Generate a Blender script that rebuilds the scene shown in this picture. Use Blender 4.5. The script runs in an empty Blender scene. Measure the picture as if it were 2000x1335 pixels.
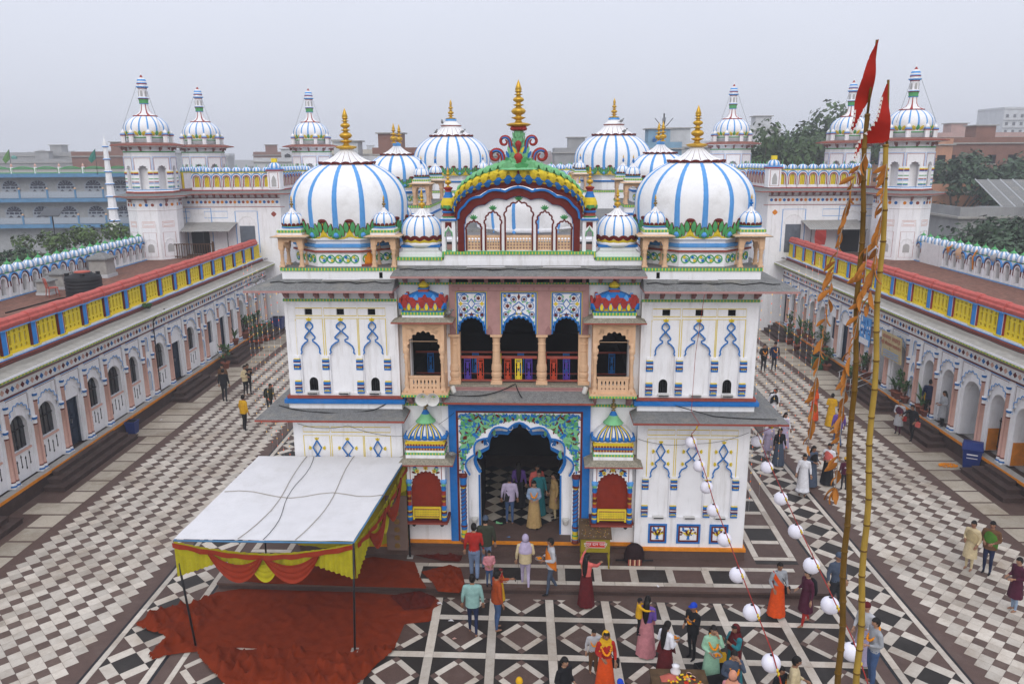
import bpy, math, random
from mathutils import Vector, Matrix, Euler, geometry
random.seed(11)
pi = math.pi
sc = bpy.context.scene
COL = sc.collection
# ---------------------------------------------------------------- camera
FPX, CXP, CYP, HC, ROLL = 1520.0, 1000.0, 667.5, 12.0, .0058
_a, _b = 19.0, 364.5
_bx = _a*math.cos(ROLL) + _b*math.sin(ROLL)
_by = _b*math.cos(ROLL) - _a*math.sin(ROLL)
PITCH = math.atan(_by/FPX)
YAW = math.atan(_bx*math.cos(PITCH)/FPX)
CF = Vector((-math.sin(YAW)*math.cos(PITCH), math.cos(YAW)*math.cos(PITCH), -math.sin(PITCH)))
_r0 = Vector((math.cos(YAW), math.sin(YAW), 0)); _u0 = _r0.cross(CF)
CR = _r0*math.cos(ROLL) - _u0*math.sin(ROLL)
CU = _u0*math.cos(ROLL) + _r0*math.sin(ROLL)
CPOS = Vector((0, 0, HC))
cam_d = bpy.data.cameras.new('camera')
cam_d.sensor_width = 36.0
cam_d.lens = 36.0*FPX/2000.0
cam_d.clip_start = .1
cam_d.clip_end = 6000
cam = bpy.data.objects.new('camera', cam_d)
COL.objects.link(cam)
cam.matrix_world = Matrix(((CR.x, CU.x, -CF.x, CPOS.x), (CR.y, CU.y, -CF.y, CPOS.y), (CR.z, CU.z, -CF.z, CPOS.z), (0, 0, 0, 1)))
sc.camera = cam
def proj(P):
 v = Vector(P) - CPOS
 w = v.dot(CF)
 if w <= .1: return None
 return (CXP + FPX*v.dot(CR)/w, CYP - FPX*v.dot(CU)/w, FPX/w)
def px(x, y, z=0.0):
 """pixel of the photograph -> point on the horizontal plane z"""
 d = CF*FPX + CR*(x-CXP) - CU*(y-CYP)
 t = (z-HC)/d.z
 return CPOS + d*t
def pxY(x, y, Y):
 d = CF*FPX + CR*(x-CXP) - CU*(y-CYP)
 return CPOS + d*(Y/d.y)
# ---------------------------------------------------------------- world, sun, exposure
SUN_EL, SUN_AZ = math.radians(34), math.radians(182)
w = bpy.data.worlds.new('World'); sc.world = w; w.use_nodes = True
nt = w.node_tree; nt.nodes.clear()
sky = nt.nodes.new('ShaderNodeTexSky'); sky.sky_type = 'NISHITA'; sky.sun_disc = False
sky.sun_elevation = SUN_EL; sky.sun_rotation = SUN_AZ
sky.air_density = 1.0; sky.dust_density = 4.0; sky.altitude = 70
# an overcast layer: even grey-lilac cloud, brighter towards the zenith (CIE overcast), over the clear sky
tc = nt.nodes.new('ShaderNodeTexCoord')
sep = nt.nodes.new('ShaderNodeSeparateXYZ'); nt.links.new(tc.outputs['Generated'], sep.inputs[0])
mx = nt.nodes.new('ShaderNodeMath'); mx.operation = 'MAXIMUM'; mx.inputs[1].default_value = 0
nt.links.new(sep.outputs['Z'], mx.inputs[0])
gr = nt.nodes.new('ShaderNodeMath'); gr.operation = 'MULTIPLY_ADD'; gr.inputs[1].default_value = .9; gr.inputs[2].default_value = 1.0
nt.links.new(mx.outputs[0], gr.inputs[0])
nz = nt.nodes.new('ShaderNodeTexNoise'); nz.inputs['Scale'].default_value = 2.2; nz.inputs['Detail'].default_value = 4
nt.links.new(tc.outputs['Generated'], nz.inputs['Vector'])
nm = nt.nodes.new('ShaderNodeMapRange'); nm.inputs[1].default_value = .25; nm.inputs[2].default_value = .75; nm.inputs[3].default_value = .975; nm.inputs[4].default_value = 1.025
nt.links.new(nz.outputs['Fac'], nm.inputs[0])
ml = nt.nodes.new('ShaderNodeMath'); ml.operation = 'MULTIPLY'; nt.links.new(gr.outputs[0], ml.inputs[0]); nt.links.new(nm.outputs[0], ml.inputs[1])
cl = nt.nodes.new('ShaderNodeVectorMath'); cl.operation = 'SCALE'; cl.inputs[0].default_value = (7.25, 7.55, 8.55)
nt.links.new(ml.outputs[0], cl.inputs['Scale'])
mixw = nt.nodes.new('ShaderNodeMix'); mixw.data_type = 'RGBA'; mixw.inputs[0].default_value = .93
nt.links.new(sky.outputs[0], mixw.inputs[6]); nt.links.new(cl.outputs[0], mixw.inputs[7])
bg = nt.nodes.new('ShaderNodeBackground'); bg.inputs['Strength'].default_value = .1
nt.links.new(mixw.outputs[2], bg.inputs['Color'])
wo = nt.nodes.new('ShaderNodeOutputWorld'); nt.links.new(bg.outputs[0], wo.inputs['Surface'])
sun_d = bpy.data.lights.new('sun', 'SUN'); sun_d.energy = 1.25; sun_d.angle = math.radians(40); sun_d.color = (1, .96, .9)
sun = bpy.data.objects.new('sun', sun_d); COL.objects.link(sun)
sd = Vector((math.sin(SUN_AZ)*math.cos(SUN_EL), math.cos(SUN_AZ)*math.cos(SUN_EL), math.sin(SUN_EL)))
sun.rotation_euler = sd.to_track_quat('Z', 'Y').to_euler()
sun.location = (0, 0, 60)
vs = sc.view_settings
vs.view_transform = 'Standard'; vs.look = 'None'; vs.exposure = 0.0; vs.gamma = 1.0; vs.use_curve_mapping = False
sc.cycles.use_denoising = True
try: sc.cycles.denoiser = 'OPENIMAGEDENOISE'
except Exception: pass
sc.cycles.max_bounces = 6; sc.cycles.diffuse_bounces = 3; sc.cycles.glossy_bounces = 2
sc.cycles.transmission_bounces = 4; sc.cycles.volume_bounces = 1; sc.cycles.transparent_max_bounces = 8
sc.cycles.caustics_reflective = False; sc.cycles.caustics_refractive = False
# ---------------------------------------------------------------- materials
MATS = {}
def mat(name, col, rough=.75, var=.10, scale=4.0, bump=0.0, spec=.15, rand=0.0, metal=0.0,
  grime=0.0, grime_col=(.10, .09, .075), streak=False, speck=0.0, speck_scale=120., sss=0, emit=0, alpha=1, trans=0, world=False):
 m = bpy.data.materials.new(name); m.use_nodes = True
 n = m.node_tree.nodes; l = m.node_tree.links
 b = n['Principled BSDF']
 b.inputs['Roughness'].default_value = rough
 b.inputs['Metallic'].default_value = metal
 b.inputs['Specular IOR Level'].default_value = spec
 if world:
  g = n.new('ShaderNodeNewGeometry'); vec = g.outputs['Position']
 else:
  t = n.new('ShaderNodeTexCoord'); vec = t.outputs['Object']
 x = n.new('ShaderNodeTexNoise'); x.inputs['Scale'].default_value = scale; x.inputs['Detail'].default_value = 5; x.inputs['Roughness'].default_value = .6
 l.new(vec, x.inputs['Vector'])
 r = n.new('ShaderNodeMapRange'); r.inputs[1].default_value = .3; r.inputs[2].default_value = .7
 r.inputs[3].default_value = 1-var; r.inputs[4].default_value = 1+var*.5
 l.new(x.outputs['Fac'], r.inputs[0])
 fac = r.outputs[0]
 if rand:
  oi = n.new('ShaderNodeObjectInfo'); rr = n.new('ShaderNodeMapRange')
  rr.inputs[3].default_value = 1-rand; rr.inputs[4].default_value = 1+rand*.6
  l.new(oi.outputs['Random'], rr.inputs[0])
  mm = n.new('ShaderNodeMath'); mm.operation = 'MULTIPLY'; l.new(fac, mm.inputs[0]); l.new(rr.outputs[0], mm.inputs[1]); fac = mm.outputs[0]
 if speck:
  v = n.new('ShaderNodeTexNoise'); v.inputs['Scale'].default_value = speck_scale; v.inputs['Detail'].default_value = 1
  l.new(vec, v.inputs['Vector'])
  vr = n.new('ShaderNodeMapRange'); vr.inputs[1].default_value = .35; vr.inputs[2].default_value = .65; vr.inputs[3].default_value = 1-speck; vr.inputs[4].default_value = 1+speck
  l.new(v.outputs['Fac'], vr.inputs[0])
  mm = n.new('ShaderNodeMath'); mm.operation = 'MULTIPLY'; l.new(fac, mm.inputs[0]); l.new(vr.outputs[0], mm.inputs[1]); fac = mm.outputs[0]
 s = n.new('ShaderNodeVectorMath'); s.operation = 'SCALE'; s.inputs[0].default_value = col[:3]
 l.new(fac, s.inputs['Scale'])
 out = s.outputs[0]
 if grime:
  mp = n.new('ShaderNodeMapping'); mp.inputs['Scale'].default_value = (3.2, 3.2, .32) if streak else (.9, .9, .9)
  l.new(vec, mp.inputs['Vector'])
  gx = n.new('ShaderNodeTexNoise'); gx.inputs['Scale'].default_value = 1.6; gx.inputs['Detail'].default_value = 7; gx.inputs['Roughness'].default_value = .68
  l.new(mp.outputs[0], gx.inputs['Vector'])
  gr_ = n.new('ShaderNodeMapRange'); gr_.inputs[1].default_value = .52; gr_.inputs[2].default_value = .78; gr_.inputs[3].default_value = 0; gr_.inputs[4].default_value = grime
  l.new(gx.outputs['Fac'], gr_.inputs[0])
  mi = n.new('ShaderNodeMix'); mi.data_type = 'RGBA'; l.new(gr_.outputs[0], mi.inputs[0]); l.new(out, mi.inputs[6]); mi.inputs[7].default_value = (*grime_col, 1)
  out = mi.outputs[2]
 l.new(out, b.inputs['Base Color'])
 if bump:
  bp = n.new('ShaderNodeBump'); bp.inputs['Strength'].default_value = bump; bp.inputs['Distance'].default_value = .02
  bx = n.new('ShaderNodeTexNoise'); bx.inputs['Scale'].default_value = scale*6; bx.inputs['Detail'].default_value = 3
  l.new(vec, bx.inputs['Vector']); l.new(bx.outputs['Fac'], bp.inputs['Height']); l.new(bp.outputs[0], b.inputs['Normal'])
 if emit:
  b.inputs['Emission Color'].default_value = (*col[:3], 1); b.inputs['Emission Strength'].default_value = emit
 if trans: b.inputs['Transmission Weight'].default_value = trans
 if alpha < 1: b.inputs['Alpha'].default_value = alpha
 if sss:
  b.inputs['Subsurface Weight'].default_value = sss; b.inputs['Subsurface Radius'].default_value = (.02, .01, .008)
 MATS[name] = m
 return m
def trim_mat(name, ca, cb, freq=9.0, duty=.42):
 """painted band: base colour with a row of small pennant teeth along its length"""
 m = mat(name, ca, .6, .12)
 n = m.node_tree.nodes; l = m.node_tree.links; b = n['Principled BSDF']
 old = b.inputs['Base Color'].links[0].from_socket
 t = n.new('ShaderNodeTexCoord'); s = n.new('ShaderNodeSeparateXYZ'); l.new(t.outputs['Object'], s.inputs[0])
 ad = n.new('ShaderNodeMath'); ad.operation = 'ADD'; l.new(s.outputs['X'], ad.inputs[0]); l.new(s.outputs['Y'], ad.inputs[1])
 pp = n.new('ShaderNodeMath'); pp.operation = 'PINGPONG'; pp.inputs[1].default_value = .5/freq; l.new(ad.outputs[0], pp.inputs[0])
 gt = n.new('ShaderNodeMath'); gt.operation = 'GREATER_THAN'; gt.inputs[1].default_value = .5/freq*(1-duty); l.new(pp.outputs[0], gt.inputs[0])
 ge = n.new('ShaderNodeNewGeometry'); sn = n.new('ShaderNodeSeparateXYZ'); l.new(ge.outputs['Normal'], sn.inputs[0])
 lt = n.new('ShaderNodeMath'); lt.operation = 'LESS_THAN'; lt.inputs[1].default_value = .5; l.new(sn.outputs['Z'], lt.inputs[0])
 mu = n.new('ShaderNodeMath'); mu.operation = 'MULTIPLY'; l.new(gt.outputs[0], mu.inputs[0]); l.new(lt.outputs[0], mu.inputs[1])
 mi = n.new('ShaderNodeMix'); mi.data_type = 'RGBA'; l.new(mu.outputs[0], mi.inputs[0]); l.new(old, mi.inputs[6]); mi.inputs[7].default_value = (*cb, 1)
 l.new(mi.outputs[2], b.inputs['Base Color'])
 return m
mat('white', (.84, .835, .85), .7, .05, 2.5, .06, grime=.62, grime_col=(.44, .41, .365), streak=True)
mat('white2', (.79, .785, .78), .75, .08, 3.0, .06, grime=.55, grime_col=(.40, .38, .35), streak=True)
mat('dome_white', (.83, .825, .825), .65, .07, 3.0, .05, grime=.5, grime_col=(.45, .43, .40))
mat('blue', (.014, .155, .47), .55, .15, 6, grime=.2, grime_col=(.2, .3, .5))
mat('paleblue', (.24, .40, .62), .7, .2, 6)
mat('lightblue', (.10, .32, .68), .6, .12, 6, grime=.35, grime_col=(.4, .5, .6))
mat('yellow', (.72, .54, .035), .6, .15, 6, grime=.25, grime_col=(.4, .3, .1))
mat('maroon', (.135, .018, .014), .6, .2, 6)
mat('red', (.33, .035, .028), .6, .2, 6)
mat('green', (.085, .34, .12), .6, .15, 6)
mat('mint', (.20, .50, .24), .6, .15, 6)
mat('gold', (.62, .36, .03), .38, .2, 8, spec=.6, metal=.55)
mat('oldgold', (.28, .18, .05), .4, .3, 8, spec=.6, metal=.5)
mat('cream', (.68, .44, .27), .7, .10, 5, .1, grime=.35, grime_col=(.40, .28, .19), streak=True)
mat('pink', (.42, .235, .22), .7, .12, 5, .05, grime=.3, grime_col=(.25, .16, .15), streak=True)
mat('pinkdark', (.33, .17, .16), .75, .2, 7, .1, grime=.4, grime_col=(.15, .09, .08))
mat('rose', (.66, .40, .33), .7, .10, 6)
mat('orange', (.72, .24, .012), .6, .2, 5, grime=.3, grime_col=(.3, .14, .05))
mat('brick_red', (.30, .07, .05), .7, .2, 6)
mat('cap_red', (.52, .115, .095), .75, .2, 4, .2, grime=.4, grime_col=(.28, .09, .08))
mat('rail_yellow', (.84, .64, .025), .6, .12, 5, grime=.2, grime_col=(.45, .36, .12), streak=True)
mat('violet', (.07, .035, .26), .55, .2, 6)
mat('slate', (.20, .20, .195), .9, .22, 9, .4, speck=.35, speck_scale=55, grime=.7, grime_col=(.33, .30, .24))
mat('slate_dirty', (.30, .27, .21), .95, .3, 16, .5, speck=.5, speck_scale=70)
mat('concrete', (.36, .345, .32), .9, .18, 5, .3, grime=.6, grime_col=(.19, .175, .16))
mat('eave_cement', (.40, .38, .34), .9, .2, 4, .3, grime=.6, grime_col=(.20, .185, .17))
mat('terracotta', (.22, .115, .085), .9, .25, 1.2, .3, grime=.7, grime_col=(.12, .085, .075))
mat('granite_brown', (.100, .063, .052), .55, .16, 3, .05, speck=.30, speck_scale=130, rand=.10, grime=.35, grime_col=(.19, .15, .13), world=True)
mat('tile_brown', (.130, .088, .072), .55, .2, 3, .05, speck=.25, speck_scale=130, rand=.2, grime=.5, grime_col=(.22, .175, .14), world=True)
mat('granite_dark', (.028, .0235, .021), .5, .2, 3, .05, speck=.35, speck_scale=130, rand=.15, grime=.3, grime_col=(.10, .09, .08), world=True)
mat('black_stone', (.012, .012, .016), .35, .3, 3, world=True)
mat('black', (.008, .008, .009), .5, .2, 6)
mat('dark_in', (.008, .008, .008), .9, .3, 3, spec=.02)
mat('stone_step', (.068, .043, .037), .7, .2, 4, .15, speck=.25, speck_scale=90, grime=.4, grime_col=(.14, .11, .10))
mat('door_blue', (.020, .035, .065), .5, .25, 4, .1)
mat('wood', (.09, .045, .022), .6, .3, 7, .2)
mat('shutter', (.25, .028, .012), .6, .15, 5)
mat('iron', (.035, .035, .038), .5, .3, 8, metal=.6)
mat('steel', (.45, .45, .46), .35, .1, 8, metal=.85)
mat('cable', (.01, .01, .011), .6, .1, 5)
mat('horn', (.62, .61, .58), .5, .1, 5, grime=.4, grime_col=(.35, .33, .30))
mat('tin', (.36, .35, .33), .6, .2, 4, .1, grime=.6, grime_col=(.20, .16, .12))
mat('panel_glass', (.02, .024, .03), .15, .2, 3, spec=.6)
mat('room_shade', (.012,.011,.011), .9, spec=.02); mat('bal_red', (.42,.05,.02), .5); mat('olive_y', (.30,.26,.03), .6)  # near-black hall and loggia surfaces: indoor shade put into their colour
trim_mat('trim_green', (.10, .38, .12), (.72, .56, .05), 11, .26)
trim_mat('trim_olive', (.16, .30, .05), (.50, .45, .06), 5)
trim_mat('trim_maroon', (.22, .03, .025), (.60, .40, .06), 12, .3)
def marble(name, col, dark, stain):
 m = bpy.data.materials.new(name); m.use_nodes = True
 n = m.node_tree.nodes; l = m.node_tree.links; b = n['Principled BSDF']
 b.inputs['Roughness'].default_value = .42; b.inputs['Specular IOR Level'].default_value = .2
 g = n.new('ShaderNodeNewGeometry'); oi = n.new('ShaderNodeObjectInfo')
 of = n.new('ShaderNodeVectorMath'); of.operation = 'MULTIPLY_ADD'
 cmb = n.new('ShaderNodeCombineXYZ'); l.new(oi.outputs['Random'], cmb.inputs[0]); l.new(oi.outputs['Random'], cmb.inputs[1])
 l.new(cmb.outputs[0], of.inputs[0]); of.inputs[1].default_value = (37, 91, 13); l.new(g.outputs['Position'], of.inputs[2])
 # Random Per Island keeps tiles of one joined sheet apart
 ri = g.outputs['Random Per Island']
 a = n.new('ShaderNodeTexNoise'); a.inputs['Scale'].default_value = 3.5; a.inputs['Detail'].default_value = 8; a.inputs['Roughness'].default_value = .7; a.inputs['Distortion'].default_value = 1.6
 l.new(of.outputs[0], a.inputs['Vector'])
 ar = n.new('ShaderNodeMapRange'); ar.inputs[1].default_value = .42; ar.inputs[2].default_value = .68; l.new(a.outputs['Fac'], ar.inputs[0]); ar.inputs[4].default_value = .55
 mi = n.new('ShaderNodeMix'); mi.data_type = 'RGBA'; l.new(ar.outputs[0], mi.inputs[0]); mi.inputs[6].default_value = (*col, 1); mi.inputs[7].default_value = (*dark, 1)
 s = n.new('ShaderNodeTexNoise'); s.inputs['Scale'].default_value = .45; s.inputs['Detail'].default_value = 9; s.inputs['Roughness'].default_value = .72
 l.new(g.outputs['Position'], s.inputs['Vector'])
 sr = n.new('ShaderNodeMapRange'); sr.inputs[1].default_value = .46; sr.inputs[2].default_value = .70; sr.inputs[4].default_value = .80; l.new(s.outputs['Fac'], sr.inputs[0])
 m2 = n.new('ShaderNodeMix'); m2.data_type = 'RGBA'; l.new(sr.outputs[0], m2.inputs[0]); l.new(mi.outputs[2], m2.inputs[6]); m2.inputs[7].default_value = (*stain, 1)
 rr = n.new('ShaderNodeMath'); rr.operation = 'ADD'; l.new(ri, rr.inputs[0]); l.new(oi.outputs['Random'], rr.inputs[1])
 fr = n.new('ShaderNodeMath'); fr.operation = 'FRACT'; l.new(rr.outputs[0], fr.inputs[0])
 vr = n.new('ShaderNodeMapRange'); vr.inputs[3].default_value = .74; vr.inputs[4].default_value = 1.07; l.new(fr.outputs[0], vr.inputs[0])
 sc_ = n.new('ShaderNodeVectorMath'); sc_.operation = 'SCALE'; l.new(m2.outputs[2], sc_.inputs[0]); l.new(vr.outputs[0], sc_.inputs['Scale'])
 l.new(sc_.outputs[0], b.inputs['Base Color'])
 MATS[name] = m
marble('marble', (.60, .545, .47), (.43, .365, .295), (.30, .23, .165))
marble('marble_old', (.50, .445, .36), (.36, .30, .225), (.20, .145, .085))
# ---------------------------------------------------------------- mesh building
class MB:
 def __init__(s): s.v = []; s.f = []; s.m = []; s.s = []
 def add(s, vs, fs, m='white', smooth=False, M=None):
  o = len(s.v)
  if M is not None: vs = [M @ Vector(p) for p in vs]
  s.v.extend([tuple(p) for p in vs])
  for i, f in enumerate(fs):
   s.f.append([o+k for k in f]); s.m.append(m if isinstance(m, str) else m[i]); s.s.append(smooth)
  return s
 def box(s, x0, x1, y0, y1, z0, z1, m='white', M=None):
  vs = [(x0,y0,z0),(x1,y0,z0),(x1,y1,z0),(x0,y1,z0),(x0,y0,z1),(x1,y0,z1),(x1,y1,z1),(x0,y1,z1)]
  return s.add(vs, [(3,2,1,0),(4,5,6,7),(0,1,5,4),(1,2,6,5),(2,3,7,6),(3,0,4,7)], m, False, M)
 def frustum(s, a, b, z0, z1, m='white', M=None):
  """a, b: (x0,x1,y0,y1) rectangles at z0 and z1"""
  vs = [(a[0],a[2],z0),(a[1],a[2],z0),(a[1],a[3],z0),(a[0],a[3],z0),(b[0],b[2],z1),(b[1],b[2],z1),(b[1],b[3],z1),(b[0],b[3],z1)]
  return s.add(vs, [(3,2,1,0),(4,5,6,7),(0,1,5,4),(1,2,6,5),(2,3,7,6),(3,0,4,7)], m, False, M)
 def lathe(s, prof, n=24, m='white', c=(0,0,0), smooth=True, M=None, cap=True, ph=0.0):
  """prof: (r,z) or (r,z,mat of the band above it)"""
  vs = []; fs = []; ms = []
  for q in prof:
   for k in range(n):
    a = 2*pi*k/n + ph
    vs.append((c[0]+q[0]*math.cos(a), c[1]+q[0]*math.sin(a), c[2]+q[1]))
  for i in range(len(prof)-1):
   mm = prof[i][2] if len(prof[i]) > 2 else m
   for k in range(n):
    k2 = (k+1) % n
    fs.append((i*n+k, i*n+k2, (i+1)*n+k2, (i+1)*n+k)); ms.append(mm)
  if cap:
   if prof[-1][0] > 1e-4: fs.append(tuple(range((len(prof)-1)*n, len(prof)*n))); ms.append(prof[-2][2] if len(prof[-2]) > 2 else m)
   if prof[0][0] > 1e-4: fs.append(tuple(reversed(range(n)))); ms.append(prof[0][2] if len(prof[0]) > 2 else m)
  return s.add(vs, fs, ms, smooth, M)
 def tube(s, path, r, n=6, m='cable', closed=False, M=None, smooth=True, flat=None):
  """r number or list; flat=(ref dir, factor) squashes the section"""
  path = [Vector(p) for p in path]; N = len(path); vs = []; fs = []
  up = None
  for i, p in enumerate(path):
   if closed: t = path[(i+1) % N] - path[i-1]
   else: t = path[min(i+1, N-1)] - path[max(i-1, 0)]
   if t.length < 1e-9: t = Vector((0, 0, 1))
   t.normalize()
   if up is None:
    up = Vector((0, 0, 1)) if abs(t.z) < .9 else Vector((0, 1, 0))
   a = t.cross(up)
   if a.length < 1e-6: a = t.orthogonal()
   a.normalize(); b = a.cross(t).normalized(); up = b
   rr = r[i] if isinstance(r, (list, tuple)) else r
   for k in range(n):
    an = 2*pi*k/n
    vs.append(p + (a*math.cos(an) + b*math.sin(an))*rr)
  for i in range(N if closed else N-1):
   j = (i+1) % N
   for k in range(n):
    k2 = (k+1) % n
    fs.append((i*n+k, i*n+k2, j*n+k2, j*n+k))
  if not closed:
   fs.append(tuple(reversed(range(n)))); fs.append(tuple(range((N-1)*n, N*n)))
  return s.add(vs, fs, m, smooth, M)
 def plate(s, outer, holes=(), y0=0.0, y1=.1, m='white', sm=None, M=None, back=True):
  """polygon in XZ, front at y0, back at y1, holes cut through"""
  loops = [list(outer)] + [list(h) for h in holes]
  tri = geometry.tessellate_polygon([[Vector((p[0], p[1], 0)) for p in lp] for lp in loops])
  flat = [p for lp in loops for p in lp]; N = len(flat)
  vs = [(p[0], y0, p[1]) for p in flat] + [(p[0], y1, p[1]) for p in flat]
  fs = []; ms = []; smm = sm or m
  for t in tri:
   a, b_, c_ = (flat[k] for k in t)
   cr = (b_[0]-a[0])*(c_[1]-a[1]) - (b_[1]-a[1])*(c_[0]-a[0])
   t = t if cr > 0 else (t[0], t[2], t[1])
   fs.append(tuple(t)); ms.append(m)
   if back: fs.append((t[0]+N, t[2]+N, t[1]+N)); ms.append(m)
  o = 0
  for li, lp in enumerate(loops):
   k = len(lp)
   ar = sum(lp[i][0]*lp[(i+1) % k][1]-lp[(i+1) % k][0]*lp[i][1] for i in range(k))
   ccw = ar > 0
   if li > 0: ccw = not ccw
   for i in range(k):
    j = (i+1) % k
    f = (o+i, o+i+N, o+j+N, o+j)
    fs.append(f if ccw else tuple(reversed(f))); ms.append(m if li == 0 else smm)
   o += k
  return s.add(vs, fs, ms, False, M)
 def slab(s, poly, z0, z1, m='white', M=None):
  """polygon in XY (convex or not) extruded z0..z1"""
  k = len(poly)
  ar = sum(poly[i][0]*poly[(i+1) % k][1]-poly[(i+1) % k][0]*poly[i][1] for i in range(k))
  if ar < 0: poly = list(reversed(poly))
  vs = [(p[0], p[1], z1) for p in poly] + [(p[0], p[1], z0) for p in poly]
  fs = [tuple(range(k))] + [(i, i+k, (i+1) % k+k, (i+1) % k) for i in range(k)]
  return s.add(vs, fs, m, False, M)
 def mesh(s, name):
  me = bpy.data.meshes.new(name)
  me.from_pydata(s.v, [], s.f)
  names = list(dict.fromkeys(s.m)); idx = {q: i for i, q in enumerate(names)}
  for q in names: me.materials.append(MATS[q])
  me.polygons.foreach_set('material_index', [idx[q] for q in s.m])
  me.polygons.foreach_set('use_smooth', s.s)
  me.update()
  return me
 def build(s, name, parent=None, loc=(0,0,0), rz=0.0, **props):
  return link(name, s.mesh(name), parent, loc, rz, **props)
def link(name, data, parent=None, loc=(0,0,0), rz=0.0, **props):
 o = bpy.data.objects.new(name, data); COL.objects.link(o)
 o.location = loc
 if isinstance(rz, (int, float)): o.rotation_euler = (0, 0, rz)
 else: o.rotation_euler = rz
 if parent is not None: o.parent = parent
 for k, v in props.items(): o[k] = v
 return o
def tag(o, label, cat, group=None):
 o['label'] = label; o['category'] = cat
 if group: o['group'] = group
 return o
def thing(name, label, cat, loc=(0,0,0), rz=0.0, group=None):
 return tag(link(name, None, None, loc, rz), label, cat, group)
def structure(o): o['kind'] = 'structure'; return o
def stuff(o): o['kind'] = 'stuff'; return o
KIDS = {}
def copy_tree(o, parent=None):
 c = o.copy(); COL.objects.link(c); c.parent = parent
 for ch in list(o.children): copy_tree(ch, c)
 return c
# ---------------------------------------------------------------- outline helpers (x,z)
def arc(cx, cz, r, a0, a1, n=8):
 return [(cx+r*math.cos(a0+(a1-a0)*i/n), cz+r*math.sin(a0+(a1-a0)*i/n)) for i in range(n+1)]
def cusped(xc, hw, zs, za, lobes=9, k=.5, seg=4, point=.0):
 """scalloped arch line from left spring to right spring"""
 base = []
 for i in range(lobes+1):
  t = pi - pi*i/lobes
  base.append((xc+hw*math.cos(t), zs+(za-zs)*math.sin(t)**(1.0 if not point else 1.0)))
 out = []
 for i in range(lobes):
  a, b = base[i], base[i+1]
  mx_, mz = (a[0]+b[0])/2, (a[1]+b[1])/2
  dx, dz = b[0]-a[0], b[1]-a[1]; L = math.hypot(dx, dz)
  nx, nzz = -dz/L, dx/L
  for j in range(seg):
   t = j/seg
   bul = math.sin(pi*t)*k*L
   out.append((a[0]+dx*t+nx*bul, a[1]+dz*t+nzz*bul))
 out.append(base[-1])
 return out
def rarch(xc, hw, z0, zs, za, n=10):
 """plain round-headed opening, closed loop"""
 p = [(xc-hw, z0)]
 for i in range(n+1):
  t = pi - pi*i/n
  p.append((xc+hw*math.cos(t), zs+(za-zs)*math.sin(t)))
 p.append((xc+hw, z0))
 return p
def ogee(xc, hw, z0, zs, za, n=6):
 """pointed ogee opening, closed loop"""
 L = []
 for i in range(n+1):
  t = i/n
  x = hw*(1-t)**.55 if t < .75 else hw*(.25**.55)*((1-t)/.25)**1.4
  L.append((x, zs+(za-zs)*t))
 return [(xc-hw, z0)] + [(xc-a, b) for a, b in L] + [(xc+a, b) for a, b in reversed(L[:-1])] + [(xc+hw, z0)]
def rect(x0, x1, z0, z1): return [(x0, z0), (x1, z0), (x1, z1), (x0, z1)]
def mirror(pts, xc=0): return [(2*xc-a, b) for a, b in pts]
def ribbon(mb, pts, wd, y, th, m, closed=False):
 """raised band following a line in XZ on a wall at y (towards -y)"""
 n = len(pts); L = []; R = []
 for i in range(n):
  if closed: a, b = pts[i-1], pts[(i+1) % n]
  else: a, b = pts[max(i-1, 0)], pts[min(i+1, n-1)]
  dx, dz = b[0]-a[0], b[1]-a[1]; q = math.hypot(dx, dz) or 1
  nx, nz_ = -dz/q*wd/2, dx/q*wd/2
  L.append((pts[i][0]+nx, pts[i][1]+nz_)); R.append((pts[i][0]-nx, pts[i][1]-nz_))
 vs = []; fs = []
 for i in range(n):
  vs += [(L[i][0], y, L[i][1]), (L[i][0], y-th, L[i][1]), (R[i][0], y-th, R[i][1]), (R[i][0], y, R[i][1])]
 for i in range(n if closed else n-1):
  a = 4*i; b = 4*((i+1) % n)
  for k in range(3): fs.append((a+k, b+k, b+k+1, a+k+1))
 mb.add(vs, fs, m)
 return mb
# ================================================================ ground and paving
GO = Vector((-.1, 21.45, 0)); GROT = -.030
_gc, _gs = math.cos(GROT), math.sin(GROT)
def gate(x, y, z=0.0):
 """gatehouse frame (x along the front, y into the building) -> world"""
 return Vector((GO.x + _gc*x - _gs*y, GO.y + _gs*x + _gc*y, z))
g = MB(); g.slab([(-2500, -600), (2500, -600), (2500, 3200), (-2500, 3200)], -1.2, -.35, 'earth' if 'earth' in MATS else 'concrete')
mat('earth', (.17, .155, .13), .95, .25, .05, grime=.5, grime_col=(.09, .10, .06), world=True)
g.m = ['earth']*len(g.m)
structure(g.build('ground'))
def in_frame(c, mgn=40):
 q = proj(c)
 return q is not None and -mgn < q[0] < 2000+mgn and -mgn < q[1] < 1335+mgn
SHARE = {}
def shrink(poly, j):
 cx_ = sum(p[0] for p in poly)/len(poly); cy_ = sum(p[1] for p in poly)/len(poly)
 out = []
 for p in poly:
  dx, dy = p[0]-cx_, p[1]-cy_; L = math.hypot(dx, dy)
  k = max(.2, (L-j*1.3)/L)
  out.append((cx_+dx*k, cy_+dy*k))
 return out
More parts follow.
